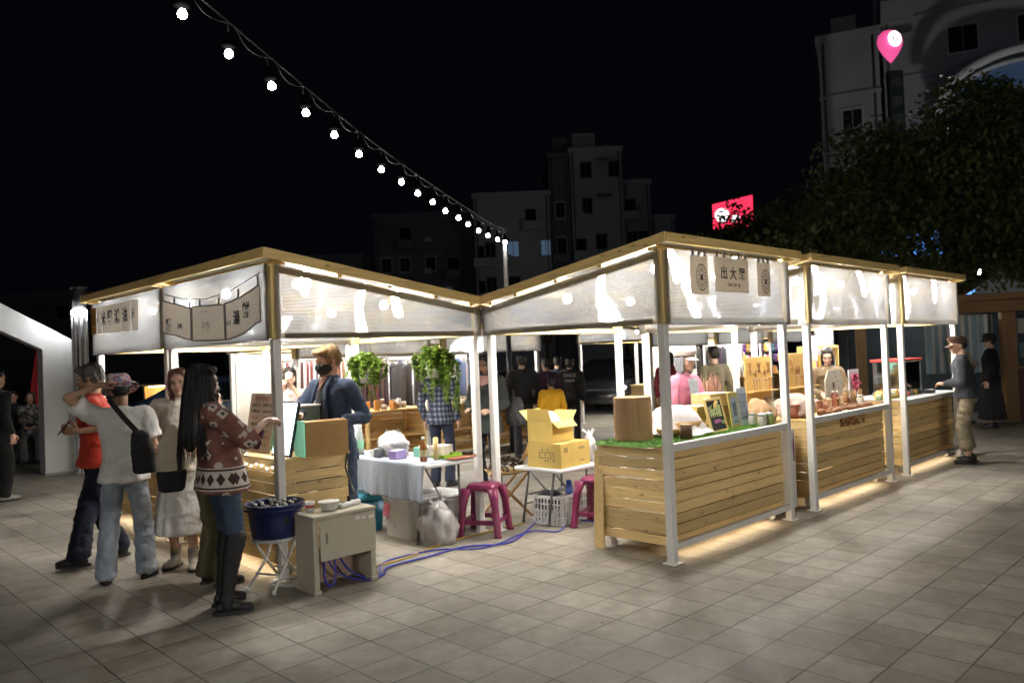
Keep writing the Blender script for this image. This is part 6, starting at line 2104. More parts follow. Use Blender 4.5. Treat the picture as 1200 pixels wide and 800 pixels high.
# bottle in her hand
hp = wh(k5['J']['wrL'] + Vector((-.03, -.09, .01)))
t = thing('drink_carton', 'dark purple drink pouch with a yellow cap, held by the woman in the patterned sweater', 'drink', hp, R5)
t.rotation_euler = (.5, .35, R5)
m = MB(); m.loft([((0, 0, -.06), .030, .020), ((0, 0, .07), .034, .020), ((0, 0, .10), .014, .012)], 18, 0, 3); m.build('pouch', pm('purple_pouch', (.06, .012, .03), .35, .3, 14, .05), t)
m = MB(); m.cyl((0, 0, .095), (0, 0, .135), .016, n=12); m.build('cap', pm('yellow_cap', (.7, .42, .03), .4), t)
m = MB(); m.box((0, -.021, .01), (.035, .002, .06)); m.build('sticker', pm('pouch_label', (.35, .25, .3), .5, .3, 40), t)

# 2 -- person in white T-shirt and bucket hat
L2 = Vector((-3.10, 6.17, 0)); R2 = face_to(-.30, .95)
lo2 = lambda w: loc_of(L2, R2, w)
hL = lo2(D(116, 452, 6.05))
HATM = speckle_mat('hat_print', [(.30, .12, .16), (.42, .34, .36), (.16, .16, .26), (.5, .42, .40), (.24, .10, .10)], 34)
WHT = clothmat('white_tee', (.78, .75, .71), .85, .06, 60, .5)
t, k2 = person('person in white T-shirt and light jeans, one hand on a printed bucket hat', L2, R2, 1.60,
    feet=dict(L=lo2(G(130, 684))[:2] + (0, .35) if False else (.15, .02, 0, .2), R=(-.13, -.06, 0, -.3)),
    hands=dict(L=dict(p=hL, d=(-1, -.25, .35), n=(.2, .4, 1), pole=(1, .1, -.25), curl=.3), R=dict(p=(-.10, -.24, 1.02), d=(.5, -1, .2), n=(-.7, 0, .7), curl=.5)),
    lean=(.02, -.05), head=(.25, .35, .1), skin=SKIN_B, hair=('short', (.01, .008, .007)), hat=dict(kind='bucket', mat=HATM), top=dict(mat=WHT, name='t_shirt', sleeve='short', w=1.1, arm=1.2, len=.10, rip=.010),
    bottom=dict(kind='trousers', mat=jeans_mat('light_jeans', (.26, .30, .36), (.46, .50, .55)), leg=.085, hem=.05, w=1.06, rip=.010), shoes=(.05, .045, .045), extra='sneaker')
BAGM = pm('black_canvas', (.018, .018, .019), .8, .2, 40, .2)
M2 = Matrix.Translation(L2) @ Matrix.Rotation(R2, 4, 'Z')
t = thing('crossbody_bag', 'black crossbody bag on a broad strap over the white T-shirt', 'bag', M2 @ Vector((-.17, .16, 1.02)), R2)
m = MB(); m.loft([((0, 0, -.17), .06, .03), ((0, 0, -.16), .085, .045), ((.01, 0, 0), .09, .052), ((.03, 0, .14), .06, .035), ((.04, 0, .17), .03, .02)], 22, 0, 2.6); me = blob(m, .009, 2); ripple(me, .005, 14); add_mesh('body', me, t, BAGM)
m = MB(); m.grid(lambda s, q: Vector((.02, .0, .12)).lerp(Vector((.235, -.03, .40)), s) + Vector((.020 * (q - .5) * 2 * .8, .035 * math.sin(s * 3.14) - .012, .020 * (q - .5) * 2 * -.6)), 14, 3); o = m.build('strap', BAGM, t); o.modifiers.new('s', 'SOLIDIFY').thickness = .005
m = MB(); m.grid(lambda s, q: Vector((.235, -.03, .40)).lerp(Vector((.22, -.22, .42)), s) + Vector((.022 * (q - .5) * 2, 0, .03 * math.sin(s * 3.14))), 8, 3); o = m.build('strap', BAGM, t); o.modifiers.new('s', 'SOLIDIFY').thickness = .005

# 3 -- man in red shirt with a phone
L1 = Vector((-3.66, 6.84, 0)); R1 = face_to(-.93, -.30)
lo1 = lambda w: loc_of(L1, R1, w)
hL = lo1(D(92, 505, 6.45)); hR = lo1(D(86, 508, 6.5))
t, k1 = person('greying man in red shirt and navy trousers, looking at a phone', L1, R1, 1.74,
    feet=dict(R=tuple(lo1(G(92, 666)))[:2] + (0, -.1), L=tuple(lo1(G(140, 652)))[:2] + (0, .4)), drop=.035,
    hands=dict(L=dict(p=hL, d=(-.15, -1, .15), n=(.9, 0, -.4), pole=(.7, .3, -1), curl=.5), R=dict(p=hR + Vector((-.06, .02, .01)), d=(.1, -1, .1), n=(-.6, 0, -.7), pole=(-.7, .3, -1), curl=.6)),
    lean=(0, -.04), head=(-.1, .3, 0), skin=SKIN_B, hair=('short', (.09, .08, .075)), top=dict(mat=clothmat('red_shirt', (.48, .045, .025), .8, .1), sleeve='elbow', w=1.12, len=.08),
    bottom=dict(kind='trousers', mat=clothmat('navy_trousers', (.008, .010, .026), .85, .2), leg=.088, w=1.08, rip=.010), shoes=(.012, .012, .012), build=1.04)
M1 = Matrix.Translation(L1) @ Matrix.Rotation(R1, 4, 'Z')
t = thing('phone', 'black phone in the hand of the man in the red shirt', 'phone', M1 @ (k1['J']['wrL'] + Vector((-.035, -.11, .035))), R1)
t.rotation_euler = (-.7, .15, R1)
m = MB(); m.box((0, 0, 0), (.072, .009, .148), bev=.004); m.build('body', BLACK_METAL, t)
m = MB(); m.box((0, -.005, 0), (.066, .001, .138)); m.build('screen_face', pm('phone_glass', (.02, .025, .03), .1, .1, 9, 0), t)

# 4 -- young woman in cream, facing the viewer
L3 = Vector((-2.80, 6.52, 0)); R3 = face_to(.12, -.99)
CREAM = clothmat('cream_blouse', (.70, .62, .53), .8, .07, 50, .4)
t, k3 = person('young woman with a brown bob in a cream blouse and long white skirt, facing out', L3, R3, 1.64,
    feet=dict(L=(.09, -.05, 0, .25), R=(-.08, .05, 0, -.3)), hands=dict(R=dict(p=(-.16, -.20, 1.02), d=(.5, -.7, .2), n=(-.5, -.2, .8), curl=.6), L=dict(p=(.14, -.22, .98), d=(-.5, -.8, .1), n=(.6, 0, .7), curl=.5)),
    head=(.12, .02, -.06), hair=('bob', (.10, .042, .018)), top=dict(mat=CREAM, name='blouse', w=1.06, len=.10, blouse=.03, arm=1.35, sleeve='elbow'),
    bottom=dict(kind='skirt', mat=clothmat('white_skirt', (.74, .71, .66), .85, .05, 50, .5), hem=.30, flare=.085), shoes=(.52, .48, .42), women=True)
M3 = Matrix.Translation(L3) @ Matrix.Rotation(R3, 4, 'Z')
for k in 'LR':
    m = MB(); a = k3['J']['an' + k]; m.cyl(a + Vector((0, 0, -.03)), a + Vector((0, 0, .10)), .043, .045, 14); add_mesh('sock', blob(m, .008, 2), t, pm('grey_sock', (.28, .25, .22), .9, .4, 50))
# tote bag
bp = D(200, 520, 5.80)
t = thing('tote_bag', 'cream tote bag with a black base, hanging by a black strap between the cream blouse and the patterned sweater', 'bag', (bp.x, bp.y, .0), .5)
t['label'] = 'cream tote bag with a black base and strap, beside the patterned sweater'; t.scale = (.74, .74, 1); t.location.z = .04
m = MB(); m.loft([((0, 0, .83), .11, .05), ((0, 0, .95), .135, .06), ((0, 0, 1.06), .12, .05), ((0.01, 0, 1.16), .07, .035), ((.02, 0, 1.20), .03, .02)], 24, 0, 2.6); me = blob(m, .009, 3); ripple(me, .005, 10); add_mesh('body', me, t, clothmat('tote_cream', (.58, .50, .36), .8, .06))
m = MB(); m.loft([((0, 0, .70), .09, .045), ((0, 0, .72), .125, .058), ((0, 0, .83), .142, .066), ((0, 0, .86), .142, .066)], 24, 0, 2.6); add_mesh('base', blob(m, .009, 2), t, BAGM)
m = MB(); m.grid(lambda s, q: Vector((.06, -.065, .80)).lerp(Vector((.13, -.02, 1.42)), s) + Vector((.020 * (q - .5) * 2, -.012 * math.sin(s * 3.14), 0)), 12, 2); o = m.build('strap', BAGM, t); o.modifiers.new('s', 'SOLIDIFY').thickness = .005

# 5 -- person in olive trousers behind the sweater
L4 = Vector((-2.33, 5.98, 0)); R4 = face_to(.55, .83)
person('person in olive trousers and khaki top, mostly hidden behind the patterned sweater', L4, R4, 1.50, skin=SKIN_A, hair=('short', (.01, .008, .007)), top=dict(mat=clothmat('khaki_top', (.22, .18, .10)), w=1.0, len=.12),
    bottom=dict(kind='trousers', mat=clothmat('olive_trousers', (.105, .090, .045), .85, .12), leg=.098, w=1.1, rip=.01), shoes=(.015, .015, .015), q=1.3,
    hands=dict(L=dict(p=(.08, -.26, 1.06), d=(-.2, -1, 0), n=(.6, 0, .8), curl=.4), R=dict(p=(-.08, -.26, 1.04), d=(.2, -1, 0), n=(-.6, 0, .8), curl=.4)))

# 6 -- seller in navy with a black mask
LV = W(-1.36, .40); RV = face_to(-.55, -.83)
loV = lambda w: loc_of(LV, RV, w)
hR = loV(D(352, 486, 6.42)); hL = loV(D(402, 492, 6.42))
NAVY = clothmat('navy_jacket', (.028, .045, .085), .75, .15, 50, .6)
t, kv = person('fair haired seller in a navy jacket and black face mask, bending over the drinks counter', LV, RV, 1.78,
    feet=dict(L=(.14, .06, 0, .2), R=(-.12, .0, 0, -.2)), hands=dict(R=dict(p=hR, d=(.15, -1, -.2), n=(-.4, -.1, .9), pole=(-1, .4, -.2), curl=.35), L=dict(p=hL, d=(-.1, -1, -.35), n=(.5, -.2, .8), pole=(.35, .8, -.9), curl=.5)),
    lean=(-.01, -.07), head=(-.22, .36, 0), skin=SKIN_C, hair=('swept', (.24, .14, .055)), top=dict(mat=NAVY, name='jacket', w=.98, arm=1.08, len=.16, collar=.01, rip=.011), bottom=dict(kind='trousers', mat=jeans_mat('seller_jeans', (.015, .028, .06), (.05, .08, .14)), leg=.075), shoes=(.03, .03, .03))
P = kv['P']; HR = kv['HR']; s_ = kv['s']
m = MB(); m.ell(P(0, -.048, -.042), (.071 * s_, .074 * s_, .058 * s_), HR); m.ell(P(0, -.090, -.020), (.034 * s_, .040 * s_, .038 * s_), HR); add_mesh('face_mask', blob(m, .007, 2), t, clothmat('mask_black', (.012, .012, .013), .8, .2, 60, .2))
for sg in (-1, 1):
    m = MB(); m.tube([P(sg * .055, -.06, -.03), P(sg * .070, -.02, -.015), P(sg * .080, .025, .005)], .0025, 5); m.build('mask_loop', BAGM, t)
# open jacket: dark tee and pale zip edges
c = kv['chest']; n_ = kv['neck']
m = MB(); m.grid(lambda s, q: n_ + Vector((0, -.075, -.03)) + Vector(((s - .5) * (.10 + .10 * q), -.055 * math.sin(min(1, q * 2) * 1.57) - .024 * math.cos((s - .5) * 3.0), -.42 * q)), 10, 16); me_o = m.build('t_shirt', clothmat('dark_tee', (.025, .027, .028), .85, .2, 60, .5), t); me_o.modifiers.new('s', 'SOLIDIFY').thickness = .006
m = MB(); m.grid(lambda s, q: n_ + Vector((0, -.060, .01)) + Vector(((s - .5) * .10 * (1 - q), -.030 - .048 * q - .012 * math.cos((s - .5) * 3), -.11 * q)), 8, 8); o = m.build('neckline', SKIN_C, t); o.modifiers.new('s', 'SOLIDIFY').thickness = .004
for sg in (-1, 1):
    m = MB(); m.tube([n_ + Vector((sg * .055, -.062, .02)), n_ + Vector((sg * .062, -.128, -.09)), n_ + Vector((sg * .085, -.158, -.22)), n_ + Vector((sg * .10, -.155, -.44))], [.013, .016, .014, .012], 8); m.build('lapel', NAVY, t)

# 7 -- seller in pink with a cream cap
LP = W(1.50, -1.20); RP = face_to(.62, -.78)
PINK = clothmat('pink_cardigan', (.66, .24, .34), .85, .08, 60, .4)
CAPM = clothmat('cream_cap', (.58, .48, .42), .85, .06, 60, .2)
t, kp = person('seller in pink cardigan and cream flat cap, behind the turf counter', LP, RP, 1.65, q=1.1,
    hands=dict(R=dict(p=(-.12, -.30, 1.06), d=(.2, -1, -.2), n=(-.4, 0, .9), curl=.5), L=dict(p=(.12, -.32, 1.05), d=(-.2, -1, -.2), n=(.4, 0, .9), curl=.5)), lean=(0, -.06), head=(-.10, .12, 0), hair=('bob', (.24, .25, .27)),
    hat=dict(kind='news', mat=CAPM, band=BAGM), top=dict(mat=PINK, name='cardigan', w=.95, arm=1.05), bottom=dict(kind='trousers', col=(.05, .05, .06)), women=True)
m = MB(); m.grid(lambda s, q: kp['neck'] + Vector(((s - .5) * .13, -.105 - .026 * math.cos((s - .5) * 3) - .02 * math.sin(q * 3), -.05 - .36 * q)), 8, 10); o = m.build('apron', clothmat('grey_apron', (.33, .35, .38), .85, .1), t); o.modifiers.new('s', 'SOLIDIFY').thickness = .006

# 8 -- man in a grey jacket at the end stall
LM = Vector((5.97, 10.30, 0)); RM = face_to(-.80, .42)
loM = lambda w: loc_of(LM, RM, w)
BROWNCAP = clothmat('brown_cap', (.085, .045, .035), .85, .15, 60, .2)
t, km = person('man in grey jacket, brown flat cap and rolled khaki trousers at the end stall', LM, RM, 1.66, q=1.15,
    feet=dict(L=(.12, -.02, 0, .2), R=(-.12, .02, 0, -.2)), hands=dict(L=dict(p=(.06, -.25, 1.05), d=(-.5, -1, .1), n=(.4, 0, .9), curl=.5), R=dict(p=(-.10, -.24, 1.04), d=(.2, -1, 0), n=(-.4, 0, .9), curl=.5)),
    lean=(0, -.06), head=(.35, .22, 0), skin=SKIN_A, hair=('short', (.012, .01, .009)), hat=dict(kind='news', mat=BROWNCAP), top=dict(mat=clothmat('grey_jacket', (.034, .038, .046), .8, .12, 60, .5), name='jacket', w=1.10, arm=1.1, len=.05),
    bottom=dict(kind='trousers', mat=clothmat('khaki', (.24, .20, .13), .85, .1, 60, .7), leg=.088, hem=.21, w=1.06, rip=.012), shoes=(.02, .018, .016))
# 9 -- person in long black coat
LB9 = Vector((8.62, 14.1, 0)); RB9 = face_to(-.75, .6)
BLK = clothmat('black_coat', (.008, .008, .010), .85, .2)
person('person in a long black coat and round black hat by the timber pavilion', LB9, RB9, 1.68, q=1.5, head=(.2, .1, 0), hair=('short', (.008, .007, .007)), hat=dict(kind='bucket', mat=BLK), top=dict(mat=BLK, name='coat', w=1.15, arm=1.2, len=.10), bottom=dict(kind='skirt', mat=BLK, hem=.16, flare=.10), shoes=(.01, .01, .01), face=False)
person('person in a pale yellow top facing the one in the long black coat', Vector((8.65, 15.1, 0)), face_to(.2, -.98), 1.62, q=1.5, hair=('short', (.01, .008, .007)), top=dict(col=(.62, .56, .34), sleeve='short'), bottom=dict(kind='trousers', col=(.05, .05, .07)), hands=dict(L=dict(p=(.1, -.3, 1.15), d=(-.3, -1, .2), n=(.5, 0, .8)), R=dict(p=(-.1, -.3, 1.1), d=(.3, -1, .2), n=(-.5, 0, .8))))
# stall keepers
person('stall keeper in a dark olive top inside the middle stall', W(5.1, .6), face_to(-.3, .95), 1.66, q=1.6, hair=('short', (.01, .008, .007)), top=dict(col=(.09, .075, .045)), bottom=dict(kind='trousers', col=(.03, .03, .04)), face=False)
person('stall keeper in a brown top bending over the end stall counter', W(5.35, -.95), face_to(-.2, -.95), 1.58, q=1.4, lean=(0, -.16), head=(-.2, .4, 0), hair=('bob', (.012, .009, .008)), top=dict(col=(.17, .12, .07)), bottom=dict(kind='trousers', col=(.03, .03, .04)), hands=dict(R=dict(p=(-.12, -.40, 1.0), d=(.2, -1, -.3), n=(-.3, 0, .9)), L=dict(p=(.14, -.38, 1.0), d=(-.2, -1, -.3), n=(.3, 0, .9))), women=True)
# across the yard
OL = clothmat('olive_top', (.20, .17, .05), .85, .1)
x_ = D(846, 460, 13.0)
person('person in an olive top sitting in front of the black bar chair', (x_.x, x_.y, 0), face_to(.15, .98), 1.60, q=1.5, hair=('short', (.01, .008, .008)), top=dict(mat=OL, w=1.05), bottom=dict(kind='trousers', col=(.03, .03, .04)), sit=.44, feet=dict(L=(.12, -.42, 0, .1), R=(-.12, -.42, 0, -.1)), face=False)
m = MB(); tt = thing('box_stool', 'plain low seat under the olive shirted person', 'stool', (x_.x, x_.y, 0), .4); m.box((0, 0, .42), (.36, .36, .03), bev=.006); m.build('seat', PLANK_X, tt)
for sx in (-.15, .15):
    for sy in (-.15, .15):
        m = MB(); m.box((sx, sy, .2), (.035, .035, .40)); m.build('leg', PLANK_X, tt)
def plaid_mat():
    m, nt, b = _nt('plaid_shirt')
    s = nt.nodes.new('ShaderNodeSeparateXYZ'); lnk(nt, coords(nt), s.inputs[0])
    st = lambda o, f, w: mathn(nt, 'GREATER_THAN', mathn(nt, 'SINE', mathn(nt, 'MULTIPLY', o, f)), w)
    f = mathn(nt, 'ADD', mathn(nt, 'MULTIPLY', st(s.outputs[2], 95, .3), .5), mathn(nt, 'MULTIPLY', st(mathn(nt, 'ADD', s.outputs[0], s.outputs[1]), 95, .3), .5))
    lnk(nt, ramp(nt, f, [(0, (.015, .02, .04)), (.5, (.05, .06, .09)), (1, (.16, .17, .2))]), b.inputs['Base Color']); b.inputs['Roughness'].default_value = .9
    return m
x_ = D(516, 480, 10.1)
person('person in a dark blue plaid shirt, half hidden by the large hanging plant', (x_.x, x_.y, 0), face_to(.3, .95), 1.66, q=1.4, hair=('short', (.01, .008, .008)), top=dict(mat=plaid_mat(), w=1.08, len=.1), bottom=dict(kind='trousers', col=(.02, .025, .05)), face=False)
x_ = D(571, 470, 9.6)
t, kk = person('woman with long dark hair, dusty pink scarf and dark coat, between the inner posts', (x_.x, x_.y, 0), face_to(-.45, -.88), 1.66, q=1.3, head=(-.1, .25, 0), hair=('long', (.012, .009, .009)), top=dict(mat=clothmat('dark_green_coat', (.022, .026, .024), .8, .2), name='coat', w=1.12, arm=1.2, len=.2), bottom=dict(kind='trousers', col=(.015, .015, .02)), women=True, hands=dict(L=dict(p=(.16, -.22, 1.0), d=(-.3, -1, 0), n=(.5, 0, .8)), R=dict(p=(-.12, -.25, 1.02), d=(.3, -1, 0), n=(-.5, 0, .8))))
m = MB(); m.grid(lambda s, q: kk['neck'] + Vector(((s - .5) * .14, -.09 - .035 * math.cos((s - .5) * 3), .0 - .55 * q)), 6, 10); o = m.build('scarf', clothmat('pink_scarf', (.40, .22, .19), .9, .15), t); o.modifiers.new('s', 'SOLIDIFY').thickness = .012
bag('dark shoulder bag at the side of the woman with the pink scarf', Vector((x_.x + .34, x_.y - .05, .80)), (.16, .10, .34), BAGM, 44, 'shoulder_bag', False)
x_ = D(340, 470, 9.4)
person('dark haired woman in a pale top raising a phone, past the masked seller', (x_.x, x_.y, 0), face_to(.25, -.96), 1.60, q=1.3, hair=('bob', (.01, .008, .008)), top=dict(col=(.42, .33, .32), sleeve='short'), bottom=dict(kind='trousers', col=(.03, .03, .05)), women=True, hands=dict(L=dict(p=(.02, -.26, 1.42), d=(-.1, -.2, 1), n=(.3, -.9, 0), curl=.6), R=dict(p=(-.07, -.26, 1.36), d=(.1, -.3, 1), n=(-.4, -.9, 0), curl=.6)))
x_ = D(646, 470, 12.2)
person('child in a bright yellow hooded top, behind the open carton', (x_.x, x_.y, 0), face_to(-.3, .95), 1.28, q=1.4, hair=('short', (.01, .008, .008)), top=dict(mat=clothmat('yellow_hood', (.68, .36, .02), .85, .08), w=1.2, arm=1.2, collar=.02), bottom=dict(kind='trousers', col=(.03, .03, .04)), face=False)
HOOD = clothmat('black_hoodie', (.010, .010, .011), .9, .2)
x_ = D(669, 470, 14.2)
t, kk = person('person in a black hoodie with pale lettering on its rear, walking off across the yard', (x_.x, x_.y, 0), face_to(.1, .99), 1.56, q=1.5, hair=('short', (.01, .008, .008)), top=dict(mat=HOOD, w=1.15, arm=1.2, collar=.03), bottom=dict(kind='trousers', mat=HOOD), face=False)
for i, s_ in enumerate(('NIGHT', 'MARKET', '2023')[:2]):
    text_obj(['SINCE', 'CREW'][i], .085 - .02 * i, pm('print_grey', (.30, .30, .30), .8), t, Matrix.Translation(kk['chest'] + Vector((0, .165, .10 - .1 * i))) @ Matrix.Rotation(math.pi, 4, 'Z') @ Matrix.Rotation(math.pi / 2, 4, 'X'), depth=.003)
for px_, yy, lab, cc, hh in ((641, 13.6, 'person in a dark plum jacket in front of the parked cars', (.03, .012, .03), 1.58), (655, 14.6, 'person in dark navy standing beside the black hoodie', (.012, .016, .035), 1.6), (613, 12.6, 'person in a black jacket leaning at the counter below the shirts', (.010, .010, .012), 1.66)):
    x_ = D(px_, 470, yy)
    person(lab, (x_.x, x_.y, 0), face_to(rnd.uniform(-.5, .3), .9), hh, q=1.7, hair=('short', (.01, .008, .008)), top=dict(col=cc, w=1.1), bottom=dict(kind='trousers', col=(.02, .02, .025)), face=False)
x_ = D(786, 470, 13.5)
person('person in a dark red top browsing at the brown counter across the yard', (x_.x, x_.y, 0), face_to(.1, .98), 1.6, q=1.7, hair=('bob', (.01, .008, .008)), top=dict(col=(.16, .02, .03)), bottom=dict(kind='trousers', col=(.02, .02, .03)), face=False)
# far side of the walk
person('person all in black with pale shoes, standing near the white gate', Vector((-6.82, 10.3, 0)), face_to(.4, .9), 1.72, q=1.5, hair=('short', (.01, .008, .008)), top=dict(mat=HOOD, w=1.08, len=-.02), bottom=dict(kind='trousers', mat=HOOD), shoes=(.3, .28, .25), face=False)
SITH = dict(L=dict(p=(.08, -.34, .68), d=(-.4, -1, 0), n=(0, 0, 1)), R=dict(p=(-.08, -.34, .68), d=(.4, -1, 0), n=(0, 0, 1)))
person('seated woman in mottled top and grey trousers on the low wall', Vector((D(36, 500, 14.8).x, 14.8, 0)), face_to(.5, -.86), 1.62, q=1.7, hair=('bob', (.03, .016, .012)), top=dict(mat=speckle_mat('mottled_top', [(.03, .03, .03), (.3, .28, .25), (.08, .07, .06), (.2, .18, .16)], 26)), bottom=dict(kind='trousers', col=(.16, .16, .17)), sit=.50, feet=dict(L=(.14, -.46, 0, .2), R=(-.10, -.5, 0, -.1)), hands=SITH, women=True)
person('seated figure in a dark jacket beside the woman in the mottled top', Vector((D(16, 500, 15.0).x, 15.0, 0)), face_to(.3, -.95), 1.66, q=1.7, hair=('short', (.02, .016, .012)), top=dict(col=(.02, .02, .025)), bottom=dict(kind='trousers', col=(.05, .05, .055)), sit=.50, feet=dict(L=(.14, -.46, 0, .2), R=(-.10, -.5, 0, -.1)), hands=SITH)
bpy.data.scenes.remove(TMP)
# ------------------------------------------------------------------ white gate and ribbed light column
GATEW = pm('gate_white', (.70, .70, .68), .5, .06, 3, .05)
t = thing('entrance_gate', 'white angular gate with a sloping shoulder at the far side of the plaza', 'gate', (-7.52, 13.30, 0), GZ)
out = [(0, 0), (0, 2.2), (-1.35, 3.0), (-3.2, 3.0), (-4.55, 2.2), (-4.55, 0), (-4.08, 0), (-4.08, 2.06), (-3.05, 2.62), (-1.5, 2.62), (-.47, 2.06), (-.47, 0)]
m = MB(); m.prism([(x, -.12, z) for x, z in out], (0, .34, 0)); m.build('arch', GATEW, t)
m = MB(); m.box((-.235, 0, .01), (.56, .60, .02)); m.box((-4.315, 0, .01), (.56, .60, .02)); m.build('footing', GREY_METAL, t)
cpos = Vector((-7.18, 12.95, 0))
t = thing('light_column', 'ribbed black and white light column beside the white gate', 'light column', cpos, .3)
m = MB()
for i in range(9):
    a = i * 2 * math.pi / 9
    m.box((.10 * math.cos(a), .10 * math.sin(a), 1.30), (.042, .03, 2.60), Matrix.Rotation(a, 3, 'Z'))
m.build('ribs', pm('rib_pale', (.5, .5, .5), .4), t)
m = MB(); m.cyl((0, 0, 0), (0, 0, 2.62), .075, n=20); m.build('core', BLACK_METAL, t)
m = MB(); m.cyl((0, 0, 2.68), (0, 0, 3.05), .10, n=24); m.cyl((0, 0, 3.05), (0, 0, 3.09), .13, n=24); m.build('cap', BLACK_METAL, t)
m = MB(); m.cyl((0, 0, 2.62), (0, 0, 2.68), .115, n=24); m.build('lamp_ring', emit('ring_lamp', (.95, .98, 1), 260), t)
# red parasol, folded
t = thing('parasol', 'folded red parasol behind the white gate', 'parasol', (-9.35, 15.4, 0), 0)
m = MB(); m.cyl((0, 0, 0), (0, 0, 2.35), .02, n=10); m.build('pole', GREY_METAL, t)
m = MB(); m.grid(lambda s, q: ((.03 + .17 * (1 - q)) * (1 + .25 * math.sin(s * 6.2832 * 8)) * math.cos(s * 6.2832), (.03 + .17 * (1 - q)) * (1 + .25 * math.sin(s * 6.2832 * 8)) * math.sin(s * 6.2832), .95 + 1.35 * q), 48, 10); m.build('canopy', pm('red_canvas', (.42, .012, .02), .8, .15, 20, .2), t)
m = MB(); m.cyl((0, 0, 0), (0, 0, .08), .22, .2, n=20); m.build('base', BLACK_METAL, t)
# bench wall with two people sitting
t = thing('planter_wall', 'low dark planter wall people sit on beyond the white gate', 'wall', (-9.9, 14.75, 0), .15)
m = MB(); m.box((0, .4, .23), (4.5, .7, .46), bev=.02); m.build('blockwork', pm('dark_block', (.07, .065, .06), .85, .3, 8, .4), t)
m = MB(); m.box((0, .4, .475), (4.56, .76, .03), bev=.008); m.build('coping', pm('coping', (.12, .115, .11), .7), t)

# ------------------------------------------------------------------ cars in the street behind
def car(label, loc, rz, col, lights=True, tail=False):
    t = thing('parked_car', label, 'car', loc, rz, 'cars parked behind the stalls')
    pt = pm('paint%02d%02d%02d' % tuple(int(c * 99) for c in col), col, .22, .06, 3, 0, coat=.8)
    gl = pm('car_glass', (.012, .014, .018), .06, .1, 3, 0)
    prof = [(-2.15, .35), (-2.2, .62), (-2.1, .86), (-1.35, .98), (-.55, 1.40), (.15, 1.46), (.95, 1.42), (1.75, 1.0), (2.1, .94), (2.2, .65), (2.12, .35)]
    m = MB()
    def ring(x, zt, zb, w, tuck):
        return x, zt, zb, w, tuck
    secs = []
    N = 26
    for i in range(N):
        x = -2.2 + 4.4 * i / (N - 1)
        zt = None
        top = [(-2.2, .62), (-2.1, .86), (-1.35, .98), (-.55, 1.40), (.15, 1.46), (.95, 1.42), (1.75, 1.0), (2.1, .94), (2.2, .65)]
        for (xa, za), (xb, zb) in zip(top, top[1:]):
            if xa <= x <= xb: zt = za + (zb - za) * (x - xa) / (xb - xa)
        w = .88 - .12 * max(0, (abs(x) - 1.6) / .6) ** 2
        secs.append((x, zt, w))
    V = []
    for x, zt, w in secs:
        belt = min(zt, .93)
        row = [(w * .92, .30), (w, .48), (w, .72), (w * .97, belt), (w * (.97 - .32 * max(0, zt - .93)), zt - .04 if zt > .95 else belt + .005), (w * (.80 - .3 * max(0, zt - .93)), zt + .01), (0, zt + .03)]
        pts = [(x, y, z) for y, z in row] + [(x, -y, z) for y, z in row[-2::-1]]
        V.append([m.bm.verts.new(p) for p in pts])
    fs = [];
    for A, B in zip(V, V[1:]):
        for k in range(len(A) - 1): fs.append(m.bm.faces.new((A[k], A[k + 1], B[k + 1], B[k])))
    fs.append(m.bm.faces.new(V[0])); fs.append(m.bm.faces.new(V[-1][::-1]))
    m._fin(fs, 0, True)
    m.build('body', pt, t)
    for sy in (-1, 1):
        m = MB(); m.poly([(-1.0, sy * .875, .95), (1.45, sy * .875, .95), (.95, sy * .745, 1.34), (-.50, sy * .745, 1.34)]); m.build('side_window', gl, t)
        m = MB(); m.seg((-1.05, sy * .885, .945), (1.5, sy * .885, .945), .012, .02); m.build('window_trim', pm('chrome', (.7, .7, .72), .15, metal=1), t)
        for x in (-1.35, 1.35):
            m = MB(); m.cyl((x, sy * .70, .31), (x, sy * .90, .31), .31, n=24); wv = m.build('wheel', pm('tyre', (.02, .02, .02), .8), t)
            m = MB(); m.cyl((x, sy * .895, .31), (x, sy * .905, .31), .2, n=14); m.build('rim', GREY_METAL, wv)
        m = MB(); m.ell((-2.08, sy * .62, .70), (.09, .17, .07)); m.build('headlight', emit('headlamp', (.9, .95, 1), 9 if lights else .02) if lights else pm('lens', (.4, .4, .42), .1), t)
        m = MB(); m.ell((2.12, sy * .62, .78), (.07, .16, .08)); m.build('tail_light', pm('red_lens', (.3, .01, .01), .2), t)
    m = MB(); m.poly([(-1.28, -.72, 1.0), (-1.28, .72, 1.0), (-.58, .62, 1.40), (-.58, -.62, 1.40)]); m.build('windscreen', gl, t)
    m = MB(); m.poly([(1.68, -.70, 1.06), (1.68, .70, 1.06), (1.0, .60, 1.41), (1.0, -.60, 1.41)]); m.build('rear_window', gl, t)
    return t
car('dark blue car seen behind the people queuing', (-6.7, 17.2, 0), .35, (.03, .05, .10), False)
car('black car with a bright window line beyond the white gate', (-11.4, 17.5, 0), .2, (.015, .015, .017), False)
car('black car with headlights on, seen through the gap beyond the black hoodie', (2.9, 22.5, 0), 1.25, (.012, .013, .016), True)
car('dark navy car standing beyond the tree stump', (4.6, 23.5, 0), 1.5, (.010, .016, .035), False)
car('silver grey car further along the street, past the belt stall', (-2.5, 27, 0), .1, (.10, .10, .11), False)

